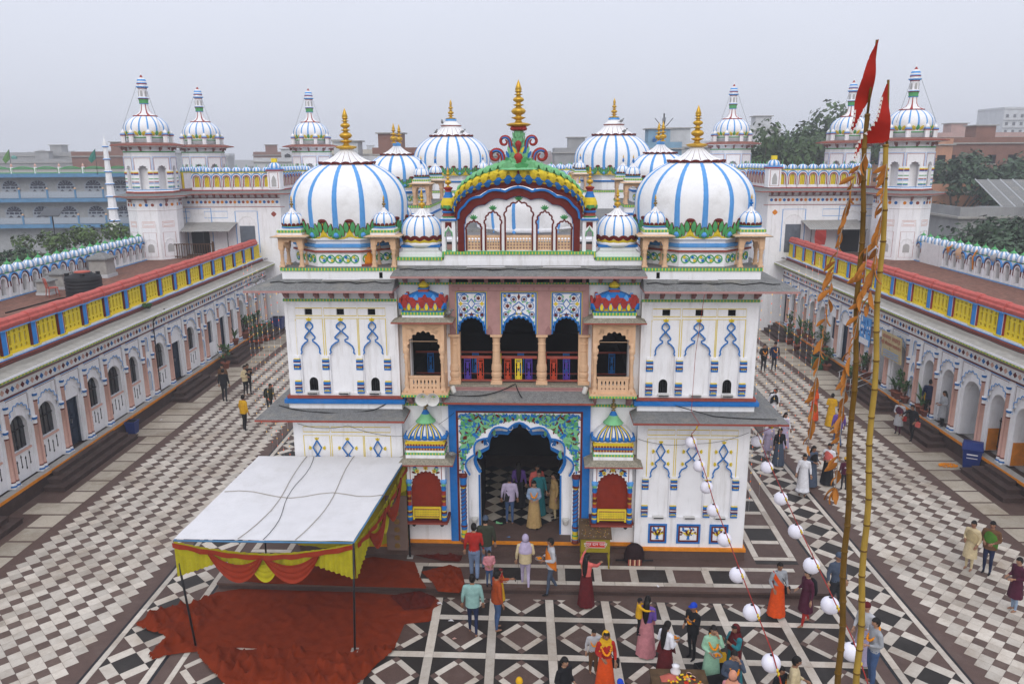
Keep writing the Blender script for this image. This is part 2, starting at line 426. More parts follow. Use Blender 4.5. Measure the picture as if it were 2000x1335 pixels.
def lay(owner, tiles, z, th, single, rest, limit=300, joint=.004):
 """tiles: (polygon, material).  The ones that show largest become parts, the rest one sheet."""
 scored = []
 for poly, m in tiles:
  cx_ = sum(p[0] for p in poly)/len(poly); cy_ = sum(p[1] for p in poly)/len(poly)
  if in_frame((cx_, cy_, z)):
   q = proj((cx_, cy_, z)); k = len(poly)
   ar = abs(sum(poly[i][0]*poly[(i+1) % k][1]-poly[(i+1) % k][0]*poly[i][1] for i in range(k)))/2
   scored.append((ar*q[2]**3, poly, m, cx_, cy_))
  else: scored.append((0, poly, m, cx_, cy_))
 scored.sort(key=lambda t: -t[0])
 mb = MB(); n = 0
 for s_, poly, m, cx_, cy_ in scored:
  p2 = shrink(poly, joint)
  dz = random.uniform(-.0012, .0012)
  if s_ > 0 and n < limit:
   n += 1
   rel = tuple((round(p[0]-cx_, 3), round(p[1]-cy_, 3)) for p in p2)
   key = (rel, m, th)
   if key not in SHARE:
    t = MB(); t.slab([(a, b) for a, b in rel], -th, 0, m); SHARE[key] = t.mesh(single)
   link(single, SHARE[key], owner, (cx_, cy_, z+dz))
  else:
   mb.slab(p2, z-th, z+dz, m)
 if mb.f: stuff(mb.build(rest, owner))
TH = .006
def strip(x0, x1, y0, y1, L, m, ph=0.0, axis='y'):
 out = []
 if axis == 'y':
  y = y0 - ph
  while y < y1:
   a, b = max(y, y0), min(y+L, y1)
   if b-a > .05: out.append(([(x0, a), (x1, a), (x1, b), (x0, b)], m))
   y += L
 else:
  x = x0 - ph
  while x < x1:
   a, b = max(x, x0), min(x+L, x1)
   if b-a > .05: out.append(([(a, y0), (b, y0), (b, y1), (a, y1)], m))
   x += L
 return out
court = MB(); court.slab([(-17.9, 8), (17.9, 8), (17.9, 68), (-17.9, 68)], -.5, 0, 'granite_brown')
court = structure(court.build('courtyard_floor'))
YF = 54.0
STEPS = {-1: [(18.4, 24.0), (26.5, 32.1), (37.3, 41.3), (44.6, 48.6), (51.2, 54.0)],
         1: [(20.0, 23.2), (25.55, 28.3), (30.85, 33.85), (35.6, 39.4), (43.85, 46.8), (49.8, 53.8)]}
for sx in (-1, 1):
 base = structure(link('checker_paving', None))
 tl = []
 DX, DY = .2155, .2205
 for c in range(-2, 18):
  xx = 11.51 + DX*c
  y = 12.6 + (DY if c % 2 else 0)
  while y < YF:
   m = 'tile_brown' if c % 3 == 0 else 'marble'
   pts = [(sx*(xx-DX), y), (sx*xx, y-DY), (sx*(xx+DX), y), (sx*xx, y+DY)]
   tl.append((pts, m)); y += 2*DY
 lay(base, tl, TH, .010, 'floor_tile', 'floor_tiles')
 # lattice band beside it
 lat = structure(link('lattice_paving', None)); tl = []
 xc, P, h, r = sx*9.65, 1.24, .42, .20
 y = (12.34 if sx > 0 else 12.82)
 while y < YF:
  tl.append(([(xc-h, y), (xc, y-h), (xc+h, y), (xc, y+h)], 'granite_dark'))
  tl.append(([(xc-r, y+P/2), (xc, y+P/2-r), (xc+r, y+P/2), (xc, y+P/2+r)], 'granite_brown'))
  for a in (-1, 1):
   tl.append(([(xc+a*(h+r), y-r), (xc+a*h, y), (xc+a*(h+r), y+r)], 'granite_dark'))
   for b in (-1, 1):
    tl.append(([(xc+a*h, y), (xc+a*(h+r), y+b*r), (xc+a*r, y+b*(h+r)), (xc, y+b*h)], 'marble'))
   tl.append(([(xc+a*(h+r), y+r), (xc+a*(h+r), y+P-r), (xc+a*r, y+P/2)], 'granite_brown'))
  y += P
 xs = lambda a, b: (min(sx*a, sx*b), max(sx*a, sx*b))
 tl += strip(*xs(10.22+.06, 10.43), 12, YF, 1.15, 'marble')
 tl += strip(*xs(10.44, 10.505), 12, YF, 1.15, 'black_stone')
 tl += strip(*xs(8.84, 9.02), 12, YF, 1.2, 'marble', .4)
 tl += strip(*xs(8.755, 8.83), 12, YF, 1.2, 'black_stone', .4)
 lay(lat, tl, TH, .010, 'floor_tile', 'floor_tiles')
 # cream slabs along the wing
 edge = structure(link('slab_paving', None)); tl = []
 y = 12.11
 while y < YF:
  near = any(a-.55 < y+.45 < b+.55 for a, b in STEPS[sx])
  x1 = 16.60 if near else 17.35
  tl.append(([(sx*15.74, y), (sx*x1, y), (sx*x1, y+.865), (sx*15.74, y+.865)], 'marble_old'))
  y += .965
 lay(edge, tl, TH, .010, 'floor_slab', 'floor_slabs')
# front square of the court, laid square to the gatehouse
front = structure(link('diamond_paving', None, None)); tl = []
SK = -.038
def sk(x, y): return (x, y + SK*x)
xs_ = [-.81 + .005 + 1.532*k for k in range(-5, 7)]
ys_ = [19.38, 18.44, 16.83, 15.21, 13.6, 12.0]
XL, XR = -8.36, 8.36
for i in range(len(xs_)-1):
 xa, xb = xs_[i], xs_[i+1]
 for j in range(len(ys_)-1):
  ya, yb = ys_[j+1], ys_[j]
  # horizontal strip at ya
  tl.append(([sk(xa+.11, ya-.11), sk(xb-.11, ya-.11), sk(xb-.11, ya+.11), sk(xa+.11, ya+.11)], 'marble'))
  tl.append(([sk(xa-.11, ya-.11), sk(xa+.11, ya-.11), sk(xa+.11, yb+(0 if j == 0 else -.11)), sk(xa-.11, yb+(0 if j == 0 else -.11))], 'marble'))
  x0, x1, y0, y1 = xa+.11, xb-.11, ya+.11, (yb-.11 if j else yb)
  cxx, full = (x0+x1)/2, 1.62-.22
  cyy = y0+full/2; hx, hy = (x1-x0)/2, full/2
  o, q = 1.0, .66        # outer and inner diamond
  s_ = (o-q)
  parts_ = []
  top = y1
  D = lambda ux, uy: (cxx+ux*hx, cyy+uy*hy)
  corner = [([D(-1, 0), D(-1, 1), D(0, 1)], 'granite_dark'), ([D(1, 0), D(0, 1), D(1, 1)], 'granite_dark'),
                  ([D(-1, 0), D(0, -1), D(-1, -1)], 'granite_dark'), ([D(1, 0), D(1, -1), D(0, -1)], 'granite_dark')]
  e = s_/2
  small = [([D(-1, 0), D(-1+e, -e), D(-1+2*e, 0), D(-1+e, e)], 'granite_brown'), ([D(1, 0), D(1-e, e), D(1-2*e, 0), D(1-e, -e)], 'granite_brown'),
                 ([D(0, 1), D(-e, 1-e), D(0, 1-2*e), D(e, 1-e)], 'granite_brown'), ([D(0, -1), D(e, -1+e), D(0, -1+2*e), D(-e, -1+e)], 'granite_brown')]
  bars = []
  for a in (-1, 1):
   for b in (-1, 1):
    bars.append(([D(a*(1-e), b*e), D(a*e, b*(1-e)), D(0, b*(1-2*e)), D(a*(1-2*e), 0)], 'marble'))
  inner = [([D(-q, 0), D(0, -q), D(q, 0), D(0, q)], 'granite_brown')]
  for poly, m in corner+small+bars+inner:
   if top < cyy+hy-.01:      # the last row is cut by the step
    cl_ = []
    for k in range(len(poly)):
     A, B = poly[k], poly[(k+1) % len(poly)]
     if A[1] <= top: cl_.append(A)
     if (A[1]-top)*(B[1]-top) < 0:
      t = (top-A[1])/(B[1]-A[1]); cl_.append((A[0]+(B[0]-A[0])*t, top))
    poly = cl_
    if len(poly) < 3: continue
    ar = abs(sum(poly[k][0]*poly[(k+1) % len(poly)][1]-poly[(k+1) % len(poly)][0]*poly[k][1] for k in range(len(poly))))
    if ar < .004: continue
   if all(XL+.05 < p[0] < XR-.05 for p in poly): tl.append(([sk(*p) for p in poly], m))
tl = [t for t in tl if all(XL-.1 < p[0] < XR+.1 for p in t[0])]
tl += strip(-8.43, -8.29, 12, 19.6, 1.2, 'marble') + strip(8.29, 8.43, 12, 19.1, 1.2, 'marble')
lay(front, tl, TH, .010, 'floor_tile', 'floor_tiles')
# terrace round the gatehouse: a low stone platform, its edge a real step
T0, T1 = .0, .2
TF = -1.78       # its front edge in the gate frame
tb = MB()
pl = [gate(-8.55, TF), gate(8.62, TF), gate(8.62, 31), gate(-8.55, 31)]
tb.slab([(p.x, p.y) for p in pl], -.2, T1-.07, 'stone_step')
pl2 = [gate(-8.58, TF-.05), gate(8.65, TF-.05), gate(8.65, 31.05), gate(-8.58, 31.05)]
tb.slab([(p.x, p.y) for p in pl2], T1-.07, T1, 'granite_brown')
terr = structure(tb.build('stone_terrace'))
tl = []
def gt_(x0, x1, y0, y1, m): tl.append(([tuple(gate(x0, y0)[:2]), tuple(gate(x1, y0)[:2]), tuple(gate(x1, y1)[:2]), tuple(gate(x0, y1)[:2])], m))
yA, yB = -1.50, -.62        # strips either side of the row of squares
k = 0
for x in [-8.05 + 1.045*i for i in range(15)]:
 gt_(x, x+.83, yA+.09, yB-.09, 'granite_dark' if k % 2 else 'granite_brown')
 gt_(x+.83, x+1.045, yA+.09, yB-.09, 'marble')
 k += 1
for i in range(12):
 gt_(-8.25+i*1.375, -8.25+(i+1)*1.375, yA-.10, yA+.09, 'marble'); gt_(-8.05+i*1.34, -8.05+(i+1)*1.34, yB-.09, yB+.1, 'marble')
for sx in (-1, 1):
 y = .15; k = 0
 while y < 30:
  a, b = sorted((sx*7.22, sx*8.06))
  gt_(a, b, y, y+.82, 'granite_dark' if k % 2 else 'granite_brown'); gt_(a, b, y+.82, y+1.03, 'marble')
  for u0, u1 in ((7.02, 7.2), (8.08, 8.27)):
   a2, b2 = sorted((sx*u0, sx*u1)); gt_(a2, b2, y, y+1.03, 'marble')
  y += 1.03; k += 1
 a, b = sorted((sx*7.02, sx*8.27)); gt_(a, b, -.05, .13, 'marble'); gt_(a, b, -.28, -.08, 'granite_dark')
lay(terr, tl, T1+.005, .008, 'floor_tile', 'floor_tiles')
# ================================================================ side wings
mat('post_blue', (.03, .24, .66), .55, .12, 6)
def quatrefoil(m):
 t = MB(); pts = []
 for k in range(4):
  a = k*pi/2
  cx_, cz = .052*math.cos(a), .052*math.sin(a)
  pts += arc(cx_, cz, .048, a-1.75, a+1.75, 5)
 t.plate(pts, (), -.014, .0, m, back=False)
 return t.mesh('quatrefoil')
QF = [quatrefoil(m) for m in ('rose', 'maroon', 'blue')]
def column_mesh(h, r=.085):
 t = MB()
 t.lathe([(r*1.35, 0, 'white'), (r*1.35, .06, 'blue'), (r*1.4, .08, 'blue'), (r*1.3, .13, 'white'), (r*1.15, .22, 'maroon'), (r*1.1, .27, 'rose'),
             (r, .30, 'rose'), (r*.93, h-.34, 'maroon'), (r*1.12, h-.33, 'maroon'), (r*1.1, h-.28, 'white'), (r*.98, h-.14, 'blue'), (r*1.3, h-.11, 'blue'), (r*1.35, h-.04, 'white'), (r*1.2, h, 'white')], 10, 'rose')
 return t.mesh('column')
COLS = {h: column_mesh(h) for h in (2.15, 3.0)}
def cloop(uc, hw, z0, zs, za, lobes=9):
 return [(uc-hw, z0)] + cusped(uc, hw, zs, za, lobes, .42, 4) + [(uc+hw, z0)]
def make_wing(sx, bays, y_end, name, label):
 root = thing(name, label, 'building', (sx*18.05, 0, 0), -sx*pi/2)
 U = (lambda y: y) if sx < 0 else (lambda y: -y)
 def rng(y0, y1): return (min(U(y0), U(y1)), max(U(y0), U(y1)))
 Y0 = bays[0][1]; Y1 = y_end
 a, b = rng(Y0, Y1)
 mb = MB(); mb.box(a, b, -.30, 7.0, -.3, .56, 'stone_step'); mb.build('plinth', root)
 mb = MB(); mb.box(a, b, -.34, -.02, .56, .63, 'concrete'); mb.build('ledge', root)
 # orange painted edge in lengths
 L = 2.4; y = Y0
 om = MB(); om.box(-L/2+.004, L/2-.004, -.372, -.342, .53, .635, 'orange'); om = om.mesh('orange_edging')
 while y < Y1-.1:
  link('orange_edging', om, root, (U(y+L/2), 0, random.uniform(-.004, .004))); y += L
 # back of the rooms: dark inside
 mb = MB(); mb.box(a, b, 2.2, 2.3, .5, 4.3, 'white2'); mb.box(a, b, .36, 2.2, .5, .62, 'concrete'); mb.box(a, b, .36, 2.2, 4.25, 4.4, 'white2')
 mb.build('inner_room', root)
 for kind, y0, y1 in bays:
  u0, u1 = rng(y0, y1); uc = (u0+u1)/2; wd = u1-u0; hw = min(.68, wd/2-.22)
  fr = MB(); bk = MB()
  if kind == 'S':
   cut = [rarch(uc, .17, .95, 1.75, 1.95), ogee(uc, .13, 2.15, 2.3, 2.6), rarch(uc, .16, 2.9, 3.45, 3.62)]
   fr.plate(rect(u0, u1, .63, 4.28), cut, 0, .10, 'white')
   fr.box(u0, u1, .1, .36, .63, 4.28, 'white')
   for c_ in cut: ribbon(fr, c_, .03, 0, .012, 'lightblue', False)
   fr.build('wall', root); continue
  outer = cloop(uc, hw, .66, 2.62, 3.42)
  fr.plate([(u0, .63), (uc-hw, .63)] + outer[1:-1] + [(uc+hw, .63), (u1, .63), (u1, 4.28), (u0, 4.28)], (), 0, .09, 'white')
  ribbon(fr, [(p[0], p[1]) for p in outer[1:-1]], .035, 0, .012, 'lightblue')
  # painted frame lines
  ribbon(fr, [(u0+.24, 2.9), (u0+.24, 3.72), (u1-.24, 3.72), (u1-.24, 2.9)], .022, 0, .006, 'maroon')
  ribbon(fr, [(u0+.17, 3.79), (u1-.17, 3.79)], .05, 0, .006, 'lightblue')
  fr.build('wall', root)
  iw = hw-.10
  if kind == 'W':
   bk.plate(rect(uc-hw-.05, uc+hw+.05, .63, 3.8), [rarch(uc, iw, 1.72, 2.52, 3.02)], .09, .36, 'white')
   bk.box(uc-iw, uc+iw, .04, .10, 1.66, 1.73, 'rose')
   for k in range(4):
    x = uc + (k-1.5)*iw*.48; z = .95+.12*(k % 2)
    bk.box(x-.016, x+.016, .078, .0905, z, z+.42, 'dark_in')
    bk.plate([(x-.045, z+.40), (x+.045, z+.40), (x, z+.5)], (), .079, .0905, 'dark_in')
    bk.plate([(x-.045, z+.06), (x, z-.02), (x+.045, z+.06)], (), .079, .0905, 'dark_in')
   w_ = bk.build('window', root)
   t = MB(); t.plate(rarch(uc, iw, 1.72, 2.52, 3.02), (), .24, .26, 'panel_glass')
   t.build('window_mesh', w_)
   t = MB()
   for k in range(3): x = uc+(k-1)*iw*.5; t.box(x-.012, x+.012, .21, .235, 1.72, 2.9, 'iron')
   t.box(uc-iw, uc+iw, .205, .238, 2.45, 2.49, 'iron'); t.build('window_bars', w_)
  elif kind == 'Q':
   bk.plate(rect(uc-hw-.05, uc+hw+.05, .63, 3.8), [rect(uc-iw*.62, uc+iw*.62, 1.45, 2.75)], .09, .36, 'white')
   ar = rarch(uc, iw*.75, 2.85, 2.95, 3.2)
   ribbon(bk, ar, .04, .09, .02, 'white')
   w_ = bk.build('window', root)
   t = MB(); t.box(uc-iw*.62, uc+iw*.62, .2, .24, 1.45, 2.75, 'door_blue'); t.box(uc-.02, uc+.02, .17, .2, 1.45, 2.75, 'iron'); t.build('window_shutter', w_)
  elif kind == 'D':
   dw = min(iw, .5)
   bk.plate([(uc-hw-.05, .63), (uc-dw, .63), (uc-dw, 2.62), (uc+dw, 2.62), (uc+dw, .63), (uc+hw+.05, .63), (uc+hw+.05, 3.8), (uc-hw-.05, 3.8)], (), .09, .36, 'white')
   ribbon(bk, rarch(uc, iw*.9, 2.66, 2.75, 3.12), .04, .09, .02, 'white')
   bk.build('door_surround', root)
   t = MB(); t.box(uc-dw, uc+dw, .26, .31, .63, 2.62, 'door_blue')
   for (xa, xb, za, zb) in ((-.07, -.0, .63, 2.62), (.0, .07, .63, 2.62)): pass
   t.box(uc-dw, uc-dw+.07, .19, .26, .63, 2.62, 'door_blue'); t.box(uc+dw-.07, uc+dw, .19, .26, .63, 2.62, 'door_blue'); t.box(uc-dw+.07, uc+dw-.07, .19, .26, 2.54, 2.62, 'door_blue')
   for i in (0, 1):
    for k in range(3):
     x0 = uc-dw+.11+i*(dw-.06); t.box(x0, x0+dw-.19, .245, .262, .75+k*.6, 1.25+k*.6, 'door_blue')
   d_ = t.build('door', root)
   t = MB(); t.box(uc+.03, uc+.05, .20, .26, 1.55, 1.72, 'steel'); t.build('handle', d_)
  elif kind in 'AG':
   bk.plate([(uc-hw-.05, .63), (uc-iw, .63)] + rarch(uc, iw, .63, 2.52, 3.05)[1:-1] + [(uc+iw, .63), (uc+hw+.05, .63), (uc+hw+.05, 3.8), (uc-hw-.05, 3.8)], (), .09, .75, 'white')
   if kind == 'G' or y0 < 29:
    for s_ in (-1, 1): bk.box(*sorted((uc+s_*iw, uc+s_*(iw-.006))), .12, .75, .64, 1.55, 'orange')
   bk.build('archway', root)
   t = MB(); t.box(uc-.42, uc+.42, 2.12, 2.2, .62, 2.6, 'door_blue'); t.build('inner_door', root)
   if kind == 'G':
    t = MB()
    for k in range(8): x = uc-iw+.06+k*(2*iw-.12)/7; t.box(x-.012, x+.012, .52, .545, .66, 2.0, 'iron')
    t.box(uc-iw, uc+iw, .515, .55, .8, .83, 'iron'); t.box(uc-iw, uc+iw, .515, .55, 1.85, 1.88, 'iron'); t.build('iron_gate', root)
 # column pairs at the bay lines: the near one short, the far one tall
 ys = sorted({round(q, 2) for k, a_, b_ in bays for q in (a_, b_)})
 for y in ys:
  link('column', COLS[2.15], root, (U(y-.095), -.045, .63)); link('column', COLS[3.0], root, (U(y+.095), -.045, .63))
  t = MB(); uu = U(y); t.box(uu-.2, uu+.2, -.035, .0, .63, 3.70, 'white'); t.box(uu-.2, uu+.2, -.15, -.035, .630, .66, 'white'); t.build('pilaster', root)
 # frieze
 mb = MB(); mb.box(a, b, -.05, .36, 3.86, 4.32, 'white'); mb.box(a, b, -.09, -.05, 3.84, 3.885, 'maroon'); mb.box(a, b, -.09, -.05, 4.30, 4.34, 'pinkdark')
 fz = mb.build('frieze', root)
 y = Y0+.15; k = 0
 while y < Y1-.1:
  link('quatrefoil', QF[k % 3], fz, (U(y), -.05, 4.09)); y += .285; k += 1
 # cornice and sloping eave in slabs
 mb = MB(); mb.add([(a, -.05, 4.32), (b, -.05, 4.32), (b, -.30, 4.62), (a, -.30, 4.62), (a, -.68, 4.70), (b, -.68, 4.70)], [(0, 1, 2, 3), (3, 2, 5, 4)], ['eave_cement', 'trim_olive'])
 mb.box(a, b, -.05, .4, 4.33, 4.8, 'eave_cement'); mb.build('cornice', root)
 ev = MB(); L = 2.05
 ev.add([(-L/2+.01, -.72, 4.76), (L/2-.01, -.72, 4.76), (L/2-.01, .12, 4.87), (-L/2+.01, .12, 4.87), (-L/2+.01, -.72, 4.81), (L/2-.01, -.72, 4.81), (L/2-.01, .12, 4.92), (-L/2+.01, .12, 4.92)],
           [(3, 2, 1, 0), (4, 5, 6, 7), (0, 1, 5, 4), (1, 2, 6, 5), (2, 3, 7, 6), (3, 0, 4, 7)], 'eave_cement')
 ev = ev.mesh('eave_slab'); y = Y0
 while y < Y1-.2:
  link('eave_slab', ev, root, (U(y+L/2), 0, random.uniform(-.006, .006))); y += L
 mb = MB(); mb.box(a, b, -.75, -.722, 4.74, 4.815, 'white'); mb.build('eave_lip', root)
 mb = MB(); mb.box(a, b, -.745, -.70, 4.675, 4.74, 'trim_olive'); mb.build('eave_fringe', root)
 mb = MB(); mb.box(a, b, .06, .42, 4.85, 5.10, 'brick_red'); mb.box(a, b, .055, .4, 5.10, 5.13, 'lightblue'); mb.box(a, b, .08, .4, 5.13, 5.22, 'white2')
 mb.build('parapet_base', root)
 # yellow pierced railing
 pitch = 1.72; y = Y0; n_p = int((Y1-Y0)/pitch); pitch = (Y1-Y0)/n_p
 pw = pitch-.42
 holes = []
 for i in range(4):
  x = (i-1.5)*pw*.225
  holes.append([(x+.07*math.cos(t*pi/4), .735+.07*math.sin(t*pi/4)) for t in range(8)])
  holes.append([(x+.07*math.cos(t*pi/4), .135+.07*math.sin(t*pi/4)) for t in range(8)])
  holes.append(arc(x, .30, .066, pi, 2*pi, 5)+arc(x, .57, .066, 0, pi, 5))
 t = MB(); t.plate(rect(-pw/2, pw/2, 0, .88), holes, .19, .26, 'rail_yellow'); t.box(-pw/2, pw/2, .285, .30, 0, .88, 'white'); PANEL = t.mesh('railing_panel')
 t = MB(); t.box(-.12, .13, .11, .36, 0, .88, 'post_blue'); t.box(.13, .18, .13, .34, 0, .88, 'white'); t.box(.18, .22, .12, .35, 0, .88, 'red'); t.box(-.17, -.13, .12, .35, 0, .88, 'maroon')
 t.box(-.24, .26, .06, .40, -.05, .0, 'rail_yellow')
 PL_ = t.mesh('railing_post')
 t = MB(); h_ = pitch/2
 prof = [(.07, .0), (.05, .07), (.03, .10), (.03, .16), (.08, .20), (.10, .30), (.20, .36), (.30, .36), (.38, .30), (.40, .20), (.45, .16), (.45, .07), (.41, 0)]
 def capseg(mb_, x0, x1, grow, m):
  vs = [(x, .25+(p[0]-.25)*(1+grow), p[1]*(1+grow*.3)) for x in (x0, x1) for p in prof]; n_ = len(prof)
  mb_.add(vs, [(i, i+1, n_+i+1, n_+i) for i in range(n_-1)] + [tuple(range(n_)), tuple(reversed(range(n_, 2*n_)))], m)
 capseg(t, -h_, h_, 0, 'cap_red'); capseg(t, -.26, .26, .22, 'cap_red'); t.box(-h_, h_, .055, .44, -.045, -.002, 'lightblue'); t.box(-.27, .27, .005, .49, -.05, -.003, 'lightblue')
 CAPM = t.mesh('railing_cap')
 rl = root
 for i in range(n_p):
  yc = Y0+(i+.5)*pitch
  link('railing_panel', PANEL, rl, (U(yc), 0, 5.24))
  link('railing_post', PL_, rl, (U(yc-pitch/2), 0, 5.24), 0)
  link('railing_cap', CAPM, rl, (U(yc-pitch/2), 0, 6.16))
 mb = MB(); mb.box(a, b, .10, .40, 5.20, 5.243, 'rail_yellow'); mb.build('railing_base', root)
 # flat brick-paved roof
 mb = MB(); mb.box(a, b, .3, 7.3, 5.0, 5.42, 'roof_brick'); mb.build('roof', root)
 # far parapet of small cusped arches under ribbed half domes
 t = MB(); pp = .83
 nc = cloop(0, .17, .16, .78, 1.02, 5)
 t.plate([(-pp/2, 0), (pp/2, 0), (pp/2, 1.18), (-pp/2, 1.18)], [nc], 0, .16, 'white2')
 t.box(-pp/2, pp/2, .16, .30, 0, 1.18, 'concrete')
 for r_, m_, wd_, th_ in ((.235, 'white', .07, .05), (.30, 'maroon', .045, .07), (.355, 'lightblue', .05, .09)):
  ribbon(t, [(-r_, .55)] + [(r_*math.cos(pi-pi*i/10), .80+r_*1.02*math.sin(pi-pi*i/10)) for i in range(11)] + [(r_, .55)] if m_ != 'lightblue' else [(r_*math.cos(pi-pi*i/10), .82+r_*1.02*math.sin(pi-pi*i/10)) for i in range(11)], wd_, 0, th_, m_)
 t.box(-pp/2, pp/2, -.10, .0, 0, .05, 'concrete'); t.box(-pp/2, pp/2, -.115, -.1, .0, .055, 'lightblue')
 for s_ in (-1, 1): t.box(*sorted((s_*pp/2, s_*(pp/2-.05))), -.05, 0, .05, .80, 'white')
 ribbon(t, [(.30*math.cos(pi-pi*i/8), 1.05+.24*math.sin(pi-pi*i/8)) for i in range(9)], .04, .05, .03, 'yellow')
 t.box(-pp/2, pp/2, .02, .34, 1.18, 1.24, 'green')
 PA = t.mesh('parapet_arch')
 t = MB()
 N = 16
 pr_ = [(.0+.36, 0), (.385, .07), (.38, .16), (.33, .26), (.24, .33), (.15, .37)]
 vs = []; fs = []; ms = []
 for r_, z_ in pr_:
  for k in range(N): an = 2*pi*k/N; vs.append((r_*math.cos(an), r_*math.sin(an)*.75, z_))
 for i in range(len(pr_)-1):
  for k in range(N): fs.append((i*N+k, i*N+(k+1) % N, (i+1)*N+(k+1) % N, (i+1)*N+k)); ms.append('paleblue' if k % 2 else 'dome_white')
 t.add(vs, fs, ms, True)
 t.lathe([(.2, .36), (.14, .40), (.05, .47), (.015, .53), (.012, .62), (0, .66)], 8, 'green')
 PD = t.mesh('parapet_dome')
 y = 31.5
 while y < y_end-1.0:
  if not (sx > 0 and 46.2 < y < 48.4):
   link('parapet_arch', PA, root, (U(y), 6.75, 5.42))
  link('parapet_dome', PD, root, (U(y), 6.93, 6.66)); y += pp
 if sx > 0:
  mb = MB(); u0, u1 = rng(46.0, 48.5); mb.box(u0, u1, 6.66, 7.05, 5.42, 6.66, 'white2'); mb.build('parapet_panel', root)
 return root, U
mat('roof_brick', (.25, .125, .09), .9, .2, 3, .2, grime=.6, grime_col=(.13, .09, .08))
def brick_tex(m, sx_, sy_, c2):
 n = m.node_tree.nodes; l = m.node_tree.links; b = n['Principled BSDF']; old = b.inputs['Base Color'].links[0].from_socket
 t = n.new('ShaderNodeTexCoord'); br = n.new('ShaderNodeTexBrick'); br.inputs['Scale'].default_value = 1; br.inputs['Brick Width'].default_value = sx_; br.inputs['Row Height'].default_value = sy_
 br.inputs['Mortar Size'].default_value = .012; br.inputs['Color1'].default_value = (1, 1, 1, 1); br.inputs['Color2'].default_value = (.72, .72, .72, 1); br.inputs['Mortar'].default_value = (*c2, 1)
 l.new(t.outputs['Object'], br.inputs['Vector'])
 mi = n.new('ShaderNodeMix'); mi.data_type = 'RGBA'; mi.blend_type = 'MULTIPLY'; mi.inputs[0].default_value = 1
 l.new(old, mi.inputs[6]); l.new(br.outputs['Color'], mi.inputs[7]); l.new(mi.outputs[2], b.inputs['Base Color'])
brick_tex(MATS['roof_brick'], .26, .13, (.55, .5, .48))
LB = [('D', 19.4, 21.1), ('W', 21.1, 22.4), ('W', 22.4, 23.8), ('W', 23.8, 25.47), ('W', 25.47, 27.13), ('W', 27.13, 28.86), ('D', 28.86, 30.49), ('W', 30.49, 32.09), ('W', 32.09, 33.98), ('W', 33.98, 35.57),
      ('S', 35.57, 36.55), ('W', 36.55, 38.35), ('D', 38.35, 40.30), ('W', 40.30, 42.1), ('S', 42.1, 43.0), ('Q', 43.0, 44.8), ('D', 44.8, 46.6), ('Q', 46.6, 48.2), ('A', 48.2, 49.9), ('A', 49.9, 51.6), ('A', 51.6, 53.4)]
RB = [('A', 20.3, 22.1), ('A', 22.1, 24.0), ('A', 24.0, 25.9), ('A', 25.9, 27.7), ('G', 27.7, 29.28), ('A', 29.28, 31.22), ('A', 31.22, 32.85), ('A', 32.85, 34.42), ('S', 34.42, 35.4), ('A', 35.4, 37.4), ('A', 37.4, 39.2), ('S', 39.2, 40.2),
      ('Q', 40.2, 41.9), ('D', 41.9, 43.7), ('Q', 43.7, 45.4), ('A', 45.4, 47.1), ('A', 47.1, 48.8), ('A', 48.8, 50.5), ('W', 50.5, 52.1), ('D', 52.1, 53.8)]
wingL, UL = make_wing(-1, LB, 54.0, 'courtyard_wing', 'long white arcaded wing with blue doors, grilled windows, and a water tank on its roof')
wingR, UR = make_wing(1, RB, 54.0, 'courtyard_wing', 'long white arcaded wing with open archways, a hand-painted signboard and pots along its ledge')
# stone steps up to the doors
def make_steps(sx, y0, y1, lab):
 r = thing('stone_steps', lab, 'steps', (sx*17.7, (y0+y1)/2, 0), 0, None)
 for i in range(3):
  t = MB(); hw_ = (y1-y0)/2-.30*i
  xa, xb = sorted((-sx*(.78-.27*i), -sx*.03))
  t.box(xa, xb, -hw_, hw_, .19*i+(.001 if i else -.02), .19*(i+1)-.04, 'stone_step')
  xa2, xb2 = sorted((-sx*(.81-.27*i), -sx*.0))
  t.box(xa2, xb2, -hw_-.03, hw_+.03, .19*(i+1)-.04, .19*(i+1), 'stone_step'); t.build('step', r)
 return r
step_lab = {(-1, 0): None, (-1, 1): 'widest brown stone steps, with a blue tub at their end, against white wing', (-1, 2): 'three brown stone steps to blue door behind two men talking',
   (-1, 3): 'three brown stone steps beside potted plants, by wing with water tank', (-1, 4): 'farthest stone steps of the wing with water tank, near blue drum',
   (1, 0): None, (1, 1): 'brown stone steps beside dark blue litter bin', (1, 2): 'brown stone steps where woman in black walks down', (1, 3): 'brown stone steps with steel handrails',
   (1, 4): 'brown stone steps next to green litter bin', (1, 5): 'farthest stone steps by wing with signboard, under potted palms'}
for sx in (-1, 1):
 for i, (a, b) in enumerate(STEPS[sx]):
  if step_lab[(sx, i)]: make_steps(sx, a, b, step_lab[(sx, i)])
make_steps(-1, 18.4, 24.0, 'end of brown stone steps below first grilled window of wing with water tank')
